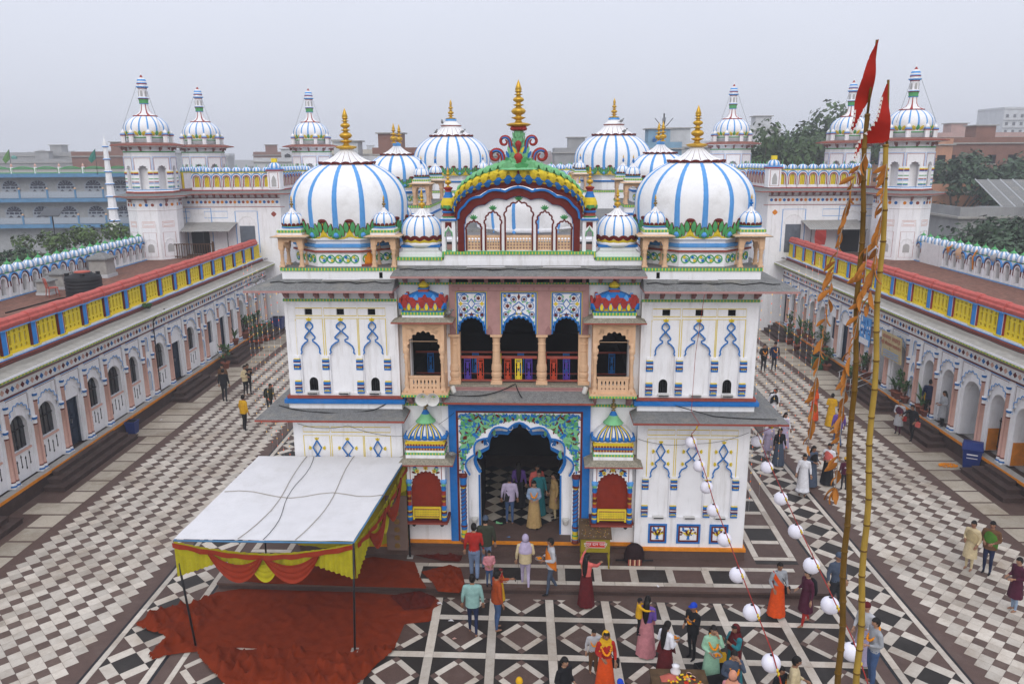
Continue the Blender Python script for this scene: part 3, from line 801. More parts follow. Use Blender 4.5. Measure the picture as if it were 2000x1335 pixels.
# ================================================================ domes, finials, kiosks (shared builders)
def dome_fn(R, zm, zt, z0r):
 """radius as a function of height: bulges to R at zm, closes at zt, z0r = radius at the foot"""
 def r(z):
  if z >= zm: return R*math.sqrt(max(0, 1-((z-zm)/(zt-zm))**2))
  t = (zm-z)/zm
  return R-(R-z0r)*t*t
 return r
def dome_mesh(fn, zt, n=48, m='dome_white', top=.985, name='dome', steps=16):
 t = MB(); pr = []
 for i in range(steps+1):
  z = zt*top*(1-(1-i/steps)**1.6)
  pr.append((fn(z), z))
 t.lathe(pr, n, m); return t
def add_rib(t, fn, z0, z1, w0, w1, ang=0.0, lift=.02, m='lightblue', n=12, bead=True, zpow=1.3):
 vs = []; fs = []
 ca, sa = math.cos(ang), math.sin(ang)
 def P(r, s, z): return (r*ca - s*sa, r*sa + s*ca, z)
 for i in range(n+1):
  u = i/n; z = z0+(z1-z0)*(1-(1-u)**zpow); w = w0+(w1-w0)*u
  r = fn(z)
  ri = math.sqrt(max(r*r-w*w/4, 1e-6))-.004
  vs += [P(ri, -w/2, z), P(r+lift, -w*.28, z), P(r+lift, w*.28, z), P(ri, w/2, z)]
 for i in range(n):
  a, b = 4*i, 4*i+4
  fs += [(a, b, b+1, a+1), (a+1, b+1, b+2, a+2), (a+2, b+2, b+3, a+3)]
 t.add(vs, fs, m, True)
 if bead:
  r = fn(z0)+.01
  t.lathe([(0, -w0*.5), (w0*.4, -w0*.3), (w0*.52, 0), (w0*.35, w0*.35), (0, w0*.5)], 8, m, P(r, 0, z0))
 return t
def surf_poly(t, fn, poly, off, m, ang=0.0, Rref=None):
 """lay a small outline (s along the girth, z) on the dome's skin"""
 k = len(poly)
 cs = sum(p[0] for p in poly)/k; cz = sum(p[1] for p in poly)/k
 def P(s, z, o):
  r = fn(z); a = ang + s/(Rref or r)
  return ((r+o)*math.cos(a), (r+o)*math.sin(a), z)
 vs = [P(p[0], p[1], off) for p in poly] + [P(p[0], p[1], -.01) for p in poly] + [P(cs, cz, off*1.35)]
 fs = [(i, (i+1) % k, 2*k) for i in range(k)] + [(i, i+k, (i+1) % k+k, (i+1) % k) for i in range(k)]
 t.add(vs, fs, m)
def lobe(cx_, cz, ln, wd, ang, n=9):
 """pointed-oval outline, foot at (cx,cz), leaning ang from upright"""
 L = []
 for i in range(n+1):
  u = i/n; w = wd*math.sin(pi*min(1, u*.93+.07))**.8 if i < n else wd*.25
  L.append((w/2, u*ln))
 pts = L + [(-a, b) for a, b in reversed(L)]
 ca, sa = math.cos(ang), math.sin(ang)
 return [(cx_+a*ca+b*sa, cz-a*sa+b*ca) for a, b in pts]
def acanthus(fn, wd, h, Rref):
 """green acanthus leaf with a yellow heart and dark red curled tip, over one dome gore"""
 t = MB()
 surf_poly(t, fn, [(-wd*.48, .015), (-wd*.2, .05*h), (-wd*.11, .30*h), (0, .86*h), (wd*.11, .30*h), (wd*.2, .05*h), (wd*.48, .015)], .016, 'yellow', 0, Rref)
 for s in (-1, 1):
  for (cx_, cz, ln, w_, an) in ((.44, .05, .36, .14, .50), (.345, .10, .52, .15, .34), (.235, .17, .62, .155, .20), (.105, .36, .56, .17, .06)):
   surf_poly(t, fn, lobe(s*cx_*wd, cz*h-.004, ln*h+.012, w_*wd*1.42, s*an), .022, 'maroon', 0, Rref)
   surf_poly(t, fn, lobe(s*cx_*wd, cz*h, ln*h*.97, w_*wd, s*an), .036, 'green', 0, Rref)
 surf_poly(t, fn, [(wd*.15*math.cos(a), .93*h+h*.09*math.sin(a)) for a in [2*pi*i/10 for i in range(10)]], .055, 'maroon', 0, Rref)
 return t.mesh('acanthus_leaf')
def petal_cap(Rr, h, N=16, r0=.12, m='dome_white', edge='maroon', drop=.03):
 """scalloped umbrella cap of white petals outlined in dark red"""
 t = MB(); fr = (0, .07, .3, .5, .7, .93); T = 7
 angs = [(k+f)/N*2*pi for k in range(N) for f in fr]; A = len(angs)
 vs = []; fs = []; ms = []
 for i in range(T+1):
  u = i/T
  for j, a in enumerate(angs):
   f = fr[j % 6]; b = math.sin(pi*min(1, max(0, (f+.0)))) if f not in (0, .07, .93) else 0
   r = (r0+(Rr-r0)*u)*(1+.045*b*u*u)
   z = h*(1-u)**1.75 + .02*Rr*b*u - (drop*(1-b)*u*u if True else 0) + (Rr*.035*u**6)
   vs.append((r*math.cos(a), r*math.sin(a), z))
 for i in range(T):
  for j in range(A):
   j2 = (j+1) % A
   fs.append((i*A+j, (i+1)*A+j, (i+1)*A+j2, i*A+j2)); ms.append(edge if i == T-1 or (j % 6 == 0 and i > 0) else m)
 # under side
 o = len(vs)
 for j, a in enumerate(angs): v_ = vs[T*A+j]; vs.append((v_[0]*.985, v_[1]*.985, v_[2]-.075*Rr))
 for j in range(A):
  j2 = (j+1) % A; fs.append((T*A+j, o+j, o+j2, T*A+j2)); ms.append(edge)
 t.add(vs, fs, ms, False)
 return t
KAL = [(.0, 0), (.16, .0), (.24, .03), (.28, .06), (.20, .085), (.09, .10), (.06, .15), (.15, .19), (.16, .205), (.07, .225), (.06, .25), (.13, .285), (.165, .335), (.13, .385), (.06, .42),
       (.055, .44), (.13, .465), (.055, .49), (.05, .515), (.11, .55), (.125, .58), (.10, .615), (.05, .64), (.045, .665), (.10, .685), (.04, .705), (.06, .735), (.085, .75), (.06, .765), (.075, .79), (.04, .90), (0, 1.0)]
def kalash(t, h, wdt=1.0, c=(0, 0, 0), m='gold', n=14):
 t.lathe([(a*h*wdt, b*h) for a, b in KAL], n, m, c); return t
KAL2 = [(.0, 0), (.22, .0), (.22, .03), (.10, .06), (.09, .12), (.26, .17), (.30, .24), (.26, .31), (.10, .36), (.08, .40), (.24, .43), (.26, .455), (.08, .49), (.07, .55), (.14, .60), (.20, .63), (.10, .66), (.13, .71), (.07, .85), (0, 1.0)]
def kalash2(t, h, wdt=1.0, c=(0, 0, 0), m='gold', n=12, base=None):
 t.lathe([(a*h*wdt, b*h) + ((base,) if base and b < .5 else ()) for a, b in KAL2], n, m, c); return t
def small_dome(R, h, ribs=8, ring='maroon', ring2='green', n=28):
 """kiosk dome as one mesh: white, blue ribs, a wavy dark red collar, petal cap"""
 t = MB(); fn = dome_fn(R, h*.38, h, R*.9)
 t.lathe([(R*1.0, -.10*R, 'white'), (R*1.02, -.02, 'blue'), (R*1.04, .0, 'blue'), (R*1.0, .04*h, ring2)] + [(R*.99, .05*h, ring2), (fn(.12*h)+.004, .12*h)], n, 'white', cap=False)
 pr = [(fn(h*i/12), h*i/12) for i in range(12)] + [(0, h)]
 t.lathe(pr, n, 'dome_white')
 for k in range(ribs): add_rib(t, fn, .18*h, .95*h, .19*R, .11*R, 2*pi*k/ribs+.16, .012, 'lightblue', 8, False)
 N = ribs*2
 for k in range(N):
  a = 2*pi*k/N
  surf_poly(t, fn, [(-.17*R, .07*h), (.17*R, .07*h), (.17*R, .20*h), (.10*R, .26*h), (0, .28*h), (-.10*R, .26*h), (-.17*R, .20*h)], .014, ring, a, R)
 c = petal_cap(R*.62, h*.42, 9, R*.08)
 t.add([(a, b, z+h*.86) for a, b, z in c.v], c.f, c.m)
 return t
def arch_panel(w, h, zs, za, lobes=5, margin=.07, m='cream', th=.06):
 t = MB(); hw = w/2
 a = cusped(0, hw-margin, zs, za, lobes, .45, 3)
 t.plate([(-hw, zs-.04), (-hw+margin, zs-.04)] + a + [(hw-margin, zs-.04), (hw, zs-.04), (hw, h), (-hw, h)], (), -th/2, th/2, m)
 return t
_k = MB(); _k.lathe([(.085, 0), (.085, .05), (.06, .07), (.075, .12), (.055, .16), (.048, .36), (.07, .40), (.05, .43), (.075, .47), (.08, .55)], 8, 'cream', smooth=True)
_k.box(-.075, .075, -.075, .075, 0, .045, 'cream'); _k.box(-.07, .07, -.07, .07, .50, .80, 'cream')
KCOL = _k.mesh('column')
_p = arch_panel(.58, .82, .52, .70, 5)
KPAN = _p.mesh('arch_panel')
_c = MB(); _c.box(-.35, .35, -.35, .35, .80, .865, 'cream')
_c.frustum((-.50, .50, -.50, .50), (-.36, .36, -.36, .36), .865, .90, 'cream'); _c.box(-.51, .51, -.51, .51, .84, .866, 'slate_dirty')
_c.box(-.34, .34, -.34, .34, .90, .97, 'white'); _c.box(-.355, .355, -.355, .355, .965, 1.03, 'trim_green'); _c.box(-.31, .31, -.31, .31, 1.03, 1.06, 'white')
KCAN = _c.mesh('canopy')
_f = small_dome(.30, .42); KDOME = _f.mesh('small_dome')
def kfin(base):
 t = MB(); kalash2(t, .34, .55, (0, 0, 0), 'gold', 10, base); return t.mesh('finial')
KFIN = {b: kfin(b) for b in ('oldgold', 'blue')}
def kiosk(parent, x, y, z, s=1.0, fin='oldgold', red=False):
 k = link('kiosk', KCAN, parent, (x, y, z)); k.scale = (s, s, s)
 for a in (-1, 1):
  for b in (-1, 1): link('column', KCOL, k, (a*.275, b*.275, 0))
 for i, (a, b) in enumerate(((0, -.29), (.29, 0), (0, .29), (-.29, 0))): link('arch_panel', KPAN, k, (a, b, 0), i*pi/2)
 link('small_dome', KDOME, k, (0, 0, 1.10)); link('finial', KFIN[fin], k, (0, 0, 1.10+.42*1.28))
 return k
# ================================================================ corner pavilions of the gatehouse
def keyhole(xc, hw, z0, zs, zt, diamond=False):
 h = zt-zs
 if diamond: q = [(1, 0), (.88, .05), (.93, .13), (.78, .24), (.42, .31), (.36, .35), (.50, .40), (.50, .44), (.10, .55), (.06, .59), (.44, .79), (.02, 1)]
 else: q = [(1, 0), (.88, .05), (.93, .13), (.82, .24), (.52, .34), (.26, .39), (.25, .44), (.50, .48), (.52, .52), (.32, .60), (.05, .70), (.10, .74), (.36, .82), (.34, .89), (.15, .96), (0, 1)]
 r = [(xc+a*hw, zs+b*h) for a, b in q]; l = [(xc-a*hw, zs+b*h) for a, b in reversed(q)]
 if q[-1][0] == 0: l = l[1:]
 return [(xc+hw, z0)] + r + l + [(xc-hw, z0)], r + l
def pilaster_mesh(z0, z1, w=.17):
 """white strip with painted vase-shaped capital and foot"""
 t = MB(); h = z1-z0
 t.box(-w/2, w/2, -.045, .0, 0, h, 'white')
 for zb, fl in ((0.0, 1), (h-.40, 0)):
  seq = [('blue', .05), ('yellow', .03), ('blue', .07), ('maroon', .04), ('white', .035), ('maroon', .035), ('blue', .08), ('yellow', .04)] if fl else [('blue', .07), ('maroon', .05), ('blue', .05), ('white', .04), ('maroon', .03), ('blue', .06), ('yellow', .03)]
  z = zb
  for m, hh in seq:
   bul = .012 if m in ('blue', 'maroon') else .002
   t.box(-w/2-bul, w/2+bul, -.052-bul, -.0, z, z+hh-.001, m); z += hh
 # painted heart drops over the blue bands
 for zb in (.06, h-.36):
  for s in (-.045, .0, .045): t.plate([(s-.02, zb+.05), (s, zb), (s+.02, zb+.05)], (), -.068, -.05, 'yellow')
 return t.mesh('pilaster')
PIL_UP = pilaster_mesh(5.32, 6.42); PIL_LO = pilaster_mesh(1.56, 2.83)
def flower_panel(w, h):
 t = MB(); t.plate(rect(-w/2, w/2, 0, h), [rect(-w/2+.05, w/2-.05, .05, h-.05)], -.03, .0, 'blue')
 t.plate(rect(-w/2+.05, w/2-.05, .05, h-.05), [rect(-w/2+.10, w/2-.10, .10, h-.10)], -.024, .0, 'maroon')
 t.plate(rect(-w/2+.10, w/2-.10, .10, h-.10), (), -.008, .0, 'white')
 iw, ih = w-.22, h-.22
 rr = random.Random(3)
 for s in (-1, 1):
  for k in range(int(5+w*3)):
   x = s*rr.uniform(.02, iw/2-.03); z = .13+rr.uniform(.06, ih-.04)
   m = rr.choice(['blue', 'maroon', 'maroon', 'blue', 'yellow', 'green'])
   t.plate(lobe(x, z-.03, rr.uniform(.06, .12), rr.uniform(.03, .06), rr.uniform(-2.4, 2.4), 5), (), -.02-.002*k, -.007, m)
 t.plate([(-.05, .13), (.05, .13), (.025, .2), (.05, .25), (-.05, .25), (-.025, .2)], (), -.03, -.007, 'blue')
 for i in range(5):
  a = (i-2)*.5; t.plate(lobe(0, .25, .2, .06, a, 5), (), -.026, -.007, 'maroon' if i % 2 else 'yellow')
 return t.mesh('flower_panel')
FP = {w: flower_panel(w, .62) for w in (.55, .70)}
_v = MB()
for i in range(5):
 x = (i-2)*.225
 ribbon(_v, [(x+.105*math.cos(a), .17+.105*math.sin(a)) for a in [2*pi*j/14 for j in range(14)]], .032, 0, .014, 'green', True)
 for (dx, dz, m) in ((-.03, .05, 'yellow' if i % 2 == 0 else 'blue'), (.03, -.045, 'blue' if i % 2 == 0 else 'yellow')):
  _v.plate([(x+dx+.042*math.cos(a), .17+dz+.038*math.sin(a)) for a in [2*pi*j/8 for j in range(8)]], (), -.016, .0, m)
 ribbon(_v, [(x-.02, .17), (x+.03, .20), (x+.08, .16)], .025, 0, .013, 'green')
VINE = _v.mesh('vine_panel')
_b = MB()
_b.plate([(0, 0), (0, .30), (-.34, .30), (-.34, .25), (-.27, .22), (-.25, .15), (-.14, .12), (-.10, .03)], (), -.05, .05, 'pinkdark', M=Matrix.Rotation(pi/2, 4, 'Z'))
_b.lathe([(0, 0), (.045, .03), (.055, .07), (.03, .11), (0, .12)], 6, 'pinkdark', (0, -.24, .08))
BRACK = _b.mesh('bracket')
_bg = MB(); _bg.plate([(0, 0), (0, .2), (-.2, .2), (-.2, .16), (-.12, .11), (-.08, .02)], (), -.04, .04, 'pinkdark', M=Matrix.Rotation(pi/2, 4, 'Z')); BRACK_S = _bg.mesh('bracket')
DF = dome_fn(1.69, .95, 2.16, 1.60)
RIBM = add_rib(MB(), DF, .13, 2.10, .17, .10, 0, .022, 'lightblue', 14).mesh('rib')
LEAFM = acanthus(DF, 2*pi*1.62/14, .56, 1.62)
CAPM_ = petal_cap(.80, .42, 16, .13).mesh('petal_cap')
_t = MB(); kalash(_t, 1.16, 1.0, (0, 0, 0)); KALM = _t.mesh('finial')
DOMEM = dome_mesh(DF, 2.16, 56).mesh('dome')
def skirt(t, inner, outer, zi, zo, th, m, lip):
 """sloping eave ring between two rectangles (x0,x1,y0,y1)"""
 I = [(inner[0], inner[2]), (inner[1], inner[2]), (inner[1], inner[3]), (inner[0], inner[3])]
 O = [(outer[0], outer[2]), (outer[1], outer[2]), (outer[1], outer[3]), (outer[0], outer[3])]
 vs = [(x, y, zi) for x, y in I] + [(x, y, zo) for x, y in O] + [(x, y, zi-th) for x, y in I] + [(x, y, zo-th) for x, y in O]
 for k in range(4):
  k2 = (k+1) % 4
  t.add(vs, [(k, 4+k, 4+k2, k2)], m); t.add(vs, [(8+k, 8+k2, 12+k2, 12+k)], 'white2'); t.add(vs, [(4+k, 12+k, 12+k2, 4+k2)], lip)
def make_pavilion(sx, label):
 root = thing('corner_pavilion', label, 'pavilion', gate(sx*5.05, 0), GROT, 'domed corner pavilions of the gatehouse')
 XW = 1.615
 t = MB(); t.box(-1.66, 1.66, -.06, 3.4, .1, .475, 'granite_brown'); t.build('plinth', root)
 t = MB(); t.box(-1.69, 1.69, -.09, 3.43, .475, .57, 'orange'); t.build('orange_band', root)
 t = MB(); t.box(-XW, XW, .10, 3.3, .57, 4.70, 'white'); t.box(-XW, XW, .10, 3.3, 4.7, 8.6, 'white'); t.build('core_wall', root)
 NX = [(-.93, .29), (-.015, .37), (.88, .29)]
 # lower storey face
 holes = [keyhole(x, h, 1.52, 2.80, 3.84, True)[0] for x, h in NX]
 t = MB(); t.plate(rect(-XW, XW, .57, 4.70), holes, 0, .10, 'white'); t.build('lower_face', root)
 hu = [keyhole(x, h, 5.30, 6.48, 7.44)[0] for x, h in NX] + [rect(x-.11, x+.11, 7.62, 7.80) for x, h in NX]
 t = MB(); t.plate(rect(-XW, XW, 5.24, 8.60), hu, 0, .10, 'white')
 for a in (-1, 1):    # raised corner strips
  for z0, z1 in ((5.30, 7.45), (7.5, 7.9)): ribbon(t, rect(a*1.42-.11, a*1.42+.11, z0, z1), .025, 0, .012, 'white', True)
 t.box(-XW, XW, -.03, 0, 7.93, 8.0, 'white'); t.build('upper_face', root)
 for x, h in NX:
  for (z0, zs, zt, dm, yl0, yl1) in ((1.52, 2.80, 3.84, True, 2.72, 4.0), (5.30, 6.48, 7.44, False, 6.44, 7.52)):
   r = keyhole(x, h, z0, zs, zt, dm)[1]
   q = MB(); ribbon(q, r, .035, 0, .028, 'blue')
   if dm:   # yellow buds at the diamond's corners
    hh = zt-zs
    for (dx, zz) in ((0, zt+.03), (-.5*h-.03, zs+.79*hh), (.5*h+.03, zs+.79*hh), (-.52*h-.04, zs+.42*hh), (.52*h+.04, zs+.42*hh)):
     for an in (-.7, 0, .7):
      base_an = 0 if dx == 0 else math.copysign(1.57, dx)
      q.plate(lobe(x+dx, zz-.01, .085, .045, base_an+an, 5), (), -.03, 0, 'yellow')
   else:
    for an in (-.8, 0, .8): q.plate(lobe(x, zt+.01, .10, .06, an, 5), (), -.03, 0, 'yellow')
   q.build('niche_outline', root)
   q = MB(); yw = h+.10
   ribbon(q, [(x-yw, yl0-.0), (x-yw, yl1), (x+yw, yl1), (x+yw, yl0)], .022, 0, .007, 'yellow')
   ribbon(q, rect(x-yw, x+yw, yl1+.11, yl1+.27), .022, 0, .007, 'yellow', True) if dm else ribbon(q, rect(x-yw, x+yw, 7.60, 7.82), .022, 0, .007, 'yellow', True)
   q.build('painted_line', root)
  q = MB(); q.box(x-.11, x+.11, .07, .101, 7.62, 7.80, 'dark_in'); q.build('vent', root)
 for xx in (-1.345, -.51, .475, 1.28):
  link('pilaster', PIL_UP, root, (xx, 0, 5.32)); link('pilaster', PIL_LO, root, (xx, 0, 1.56))
 for i in (0, 2):
  x = NX[i][0]; q = MB(); q.plate(rarch(x, .125, 5.36, 5.62, 5.76, 8), (), .085, .12, 'dark_in')
  ribbon(q, rarch(x, .14, 5.36, 5.62, 5.775, 8), .03, .10, .012, 'white'); w_ = q.build('small_window', root)
  q = MB()
  for k in range(3): q.box(x-.07+k*.07-.006, x-.07+k*.07+.006, .07, .085, 5.36, 5.7, 'iron')
  q.build('window_bars', w_)
 for x, h in NX: link('flower_panel', FP[.70 if h > .3 else .55], root, (x, 0, .70))
 # lamps lying on the niche ledges
 for i, (x, h) in enumerate(NX):
  for z in (5.30, 1.53): q = MB(); q.box(x-.16, x+.16, -.12, .02, z+.0, z+.045, 'horn'); q.box(x-.14, x+.14, -.125, -.1, z+.005, z+.04, 'iron'); q.build('floodlight', root)
 # mouldings between storeys
 t = MB(); t.box(-1.66, 1.66, -.05, 3.35, 4.80, 5.02, 'white'); t.box(-1.69, 1.69, -.08, 3.38, 5.16, 5.235, 'brick_red'); t.build('belt_course', root)
 t = MB()
 R_ = [(-1.70, -.09), (1.70, -.09), (1.70, 3.39), (-1.70, 3.39)]
 t.box(-1.76, 1.76, -.15, 3.45, 5.035, 5.15, 'blue'); t.box(-1.73, 1.73, -.12, 3.42, 5.02, 5.035, 'blue'); t.build('blue_moulding', root)
 si = 1.84; so = 2.44
 xo = (-so, si) if sx < 0 else (-si, so)
 t = MB(); skirt(t, (-1.62, 1.62, 0, 3.35), (*xo, -.80, 4.1), 4.86, 4.74, .06, 'slate', 'brick_red'); t.build('lower_eave', root)
 t = MB(); t.box(-1.62, 1.62, -.02, .0, 4.42, 4.49, 'trim_green'); t.build('lower_trim', root)
 xo2 = (-so, 1.66) if sx < 0 else (-1.66, so)
 t = MB(); skirt(t, (-1.60, 1.60, .05, 3.3), (*xo2, -.82, 4.1), 8.66, 8.45, .06, 'slate', 'pink'); ue = t.build('upper_eave', root)
 t = MB(); t.box(-1.63, 1.63, -.03, .0, 8.02, 8.085, 'trim_green'); t.build('upper_trim', root)
 for k in range(8): link('bracket', BRACK, root, (-1.5+k*3.0/7, 0, 8.10))
 for k in range(6): link('bracket', BRACK, root, (sx*XW, .3+k*.55, 8.10), sx*pi/2)
 for k in range(9): link('bracket', BRACK_S, root, (-1.5+k*3.0/8, 0, 4.5))
 for k in range(5): link('bracket', BRACK_S, root, (sx*XW, .3+k*.65, 4.5), sx*pi/2)
 t = MB(); t.box(-1.60, 1.60, .0, 3.3, 8.60, 8.885, 'white'); t.build('parapet', root)
 t = MB(); t.box(-1.64, 1.64, -.04, 3.34, 8.885, 8.965, 'trim_green'); t.box(-1.62, 1.62, -.02, 3.32, 8.965, 8.98, 'slate'); t.build('parapet_trim', root)
 xs_p = .75*sx if sx > 0 else 1.25
 q = MB(); q.box(-sx*1.2-.045, -sx*1.2+.045, -.012, .0, 8.68, 8.84, 'dark_in'); q.build('drain_slot', root)
 # octagonal drum
 t = MB(); ph = pi/8; c8 = 1/math.cos(pi/8); Y = 1.66
 t.lathe([(1.50*c8, 8.98, 'white'), (1.50*c8, 9.38, 'brick_red'), (1.56*c8, 9.38, 'brick_red'), (1.56*c8, 9.44, 'white'), (1.47*c8, 9.46, 'white'), (1.50*c8, 9.50, 'lightblue'), (1.56*c8, 9.53, 'lightblue'), (1.56*c8, 9.60, 'lightblue'), (1.50*c8, 9.62, 'white'),
             (1.50*c8, 9.70, 'white'), (1.60*c8, 9.735, 'white'), (1.60*c8, 9.76, 'white')], 8, 'white', (0, Y, 0), False, ph=ph)
 dr = t.build('drum', root)
 for k in (5, 6, 7):
  a = k*pi/4; link('vine_panel', VINE, dr, (1.50*math.cos(a), Y+1.50*math.sin(a), 9.02), a+pi/2)
 d = link('dome', DOMEM, root, (0, Y, 9.74))
 for k in range(14):
  link('rib', RIBM, d, (0, 0, 0), -pi/2+2*pi*k/14); link('acanthus_leaf', LEAFM, d, (0, 0, 0), -pi/2+2*pi*(k+.5)/14)
 link('petal_cap', CAPM_, d, (0, 0, 2.07)); link('finial', KALM, d, (0, 0, 2.45))
 for a in (-1, 1):
  for b in (0, 1): kiosk(root, a*1.30, .32 if b == 0 else 3.0, 8.98, 1.0, 'blue' if (a > 0 and b == 0 and sx > 0) else 'oldgold')
 return root
make_pavilion(-1, 'white two-storey domed pavilion behind the canopy with its red carpet')
make_pavilion(1, 'white two-storey domed pavilion with flower panels bared at its foot')
# ================================================================ gatehouse: centre bay
gh = thing('gatehouse', 'white temple gatehouse with blue arched doorway, loggia and gold-tipped crest', 'gatehouse', gate(0, 0), GROT)
YC = .25
def comma(x, z, ln, wd, an, curl=.8, n=7):
 """curling leaf outline"""
 L = []; R_ = []
 for i in range(n+1):
  u = i/n; a = an+curl*u
  cx_ = x+ln*u*math.sin(an+curl*u*.5); cz = z+ln*u*math.cos(an+curl*u*.5)
  w = wd*math.sin(pi*(u*.9+.08))**.7
  L.append((cx_+w/2*math.cos(a), cz-w/2*math.sin(a))); R_.append((cx_-w/2*math.cos(a), cz+w/2*math.sin(a)))
 return L+list(reversed(R_))
def star(x, z, r, n=6, k=.45):
 return [(x+(r if i % 2 == 0 else r*k)*math.sin(pi*i/n), z+(r if i % 2 == 0 else r*k)*math.cos(pi*i/n)) for i in range(2*n)]
def disc(x, z, r, n=10): return [(x+r*math.cos(2*pi*i/n), z+r*math.sin(2*pi*i/n)) for i in range(n)]
# ---- lower storey masses, with a real passage behind the door
t = MB()
for s in (-1, 1):
 a, b = sorted((s*1.62, s*3.44)); t.box(a, b, YC, 3.2, .47, 4.95, 'white')
 a, b = sorted((s*1.25, s*1.62)); t.box(a, b, .95, 3.2, .47, 4.95, 'room_shade')
t.box(-1.25, 1.25, .96, 3.2, 4.40, 4.95, 'room_shade'); t.build('lower_wall', gh)
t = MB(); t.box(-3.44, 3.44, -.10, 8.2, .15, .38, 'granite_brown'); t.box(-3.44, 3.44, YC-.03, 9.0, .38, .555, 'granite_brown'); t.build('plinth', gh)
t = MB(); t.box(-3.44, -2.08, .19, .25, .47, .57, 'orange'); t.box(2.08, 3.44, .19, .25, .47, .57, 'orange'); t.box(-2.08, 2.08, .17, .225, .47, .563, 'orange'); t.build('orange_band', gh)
t = MB(); t.box(-3.0, -2.9, 3.2, 7.2, .5, 4.95, 'room_shade'); t.box(2.9, 3.0, 3.2, 7.2, .5, 4.95, 'room_shade'); t.box(-3.0, 3.0, 7.2, 7.3, .5, 4.95, 'room_shade'); t.box(-3.44, 3.44, 3.2, 7.3, 4.95, 5.19, 'room_shade'); t.build('inner_hall', gh)
_bt = {}
for m in ('black_stone', 'marble'):
 q = MB(); s = .30; q.slab([(-s, 0), (0, -s), (s, 0), (0, s)], -.01, .008, m); _bt[m] = q.mesh('hall_tile')
for i in range(-9, 10):
 for j in range(0, 15):
  if (i+j) % 2: continue
  x, y = i*.305, 1.55+j*.305
  if abs(x) > 2.6 or (y < 3.2 and abs(x) > 1.05): continue
  link('hall_tile', _bt['marble' if j % 2 else 'black_stone'], gh, (x, y, .56))
# ---- blue frame, red line, carved spandrel, white reveal, inner arch
t = MB(); t.plate([(-2.08, .57), (-1.86, .57), (-1.86, 4.74), (1.86, 4.74), (1.86, .57), (2.08, .57), (2.08, 4.92), (-2.08, 4.92)], (), .165, .25, 'blue'); t.build('blue_frame', gh)
t = MB(); t.plate([(-1.86, .57), (-1.80, .57), (-1.80, 4.68), (1.80, 4.68), (1.80, .57), (1.86, .57), (1.86, 4.74), (-1.86, 4.74)], (), .175, .24, 'maroon'); t.build('red_line', gh)
oa = [(-1.56, .57)] + [(-1.56, 2.70)] + cusped(0, 1.46, 2.72, 4.20, 7, .30, 6) + [(1.56, 2.70), (1.56, .57)]
t = MB(); t.plate([(-1.80, .57)] + oa + [(1.80, .57), (1.80, 4.68), (-1.80, 4.68)], (), .20, .42, 'white'); sp = t.build('spandrel', gh)
t = MB(); ribbon(t, cusped(0, 1.48, 2.72, 4.22, 7, .30, 6), .055, .20, .03, 'blue'); t.build('arch_edge', sp)
rr = random.Random(5)
def floral(t, inside, region, n, y, sizes, cols, mirror_x=0.0, dens=.085):
 """mirrored carved foliage inside a region"""
 pts = []; tries = 0
 while len(pts) < n and tries < n*60:
  tries += 1
  x = rr.uniform(region[0], region[1]); z = rr.uniform(region[2], region[3])
  if not inside(x, z) or any((x-a)**2+(z-b)**2 < dens**2 for a, b in pts): continue
  pts.append((x, z))
 for k, (x, z) in enumerate(pts):
  m = rr.choice(cols); ln = rr.uniform(*sizes); wd = ln*rr.uniform(.32, .5); an = rr.uniform(0, 2*pi); cu = rr.choice([-1, 1])*rr.uniform(.8, 2.0)
  for s in (1, -1):
   P = comma(0, 0, ln, wd, an, cu)
   cxm = sum(p[0] for p in P)/len(P); czm = sum(p[1] for p in P)/len(P)
   P = [(s*(p[0]-cxm+x-mirror_x)+mirror_x, p[1]-czm+z) for p in P]
   if all(inside(s*(p[0]-mirror_x)+mirror_x, p[1]) for p in P) or ln < .1:
    t.plate(P, (), y-.018-.0007*(k % 20), y, m, back=False)
def in_span(x, z):
 ax = abs(x)
 if ax > 1.77 or z > 4.65 or z < 2.78: return False
 t_ = min(1, ax/1.64); zc = 2.70+1.70*max(0, 1-t_*t_)**.5
 return z > zc+.04 if ax < 1.62 else True
t = MB(); floral(t, in_span, (0.03, 1.77, 2.8, 4.65), 900, .20, (.08, .19), ['mint', 'mint', 'mint', 'green', 'blue', 'blue', 'maroon'], 0, .03); t.build('carved_foliage', sp)
ia = cusped(0, 1.20, 2.62, 3.95, 5, .34, 7)
mid = len(ia)//2
apex = (0, 4.28)
ia2 = [p for p in ia if abs(p[0]) > .30]; half = len([p for p in ia2 if p[0] < 0])
ia2 = ia2[:half] + [(-.30, 3.98), (-.26, 4.06), (-.10, 4.12), (0, 4.30), (.10, 4.12), (.26, 4.06), (.30, 3.98)] + ia2[half:]
t = MB(); t.plate([(-1.62, .57), (-1.22, .57), (-1.22, 2.55)] + ia2 + [(1.22, 2.55), (1.22, .57), (1.62, .57), (1.62, 4.66), (-1.62, 4.66)], (), .66, .95, 'white'); ap = t.build('inner_arch', gh)
t = MB(); t.plate([(-1.64, .57), (-1.56, .57), (-1.56, 2.7)] + cusped(0, 1.50, 2.72, 4.26, 7, .30, 6) + [(1.56, 2.7), (1.56, .57), (1.64, .57), (1.64, 4.70), (-1.64, 4.70)], (), .42, .66, 'white', back=False); t.build('arch_reveal', gh)
t = MB(); ribbon(t, [(-1.24, .6), (-1.24, 2.55)], .05, .66, .03, 'blue'); ribbon(t, [(1.24, .6), (1.24, 2.55)], .05, .66, .03, 'blue'); ribbon(t, ia2, .10, .66, .035, 'blue')
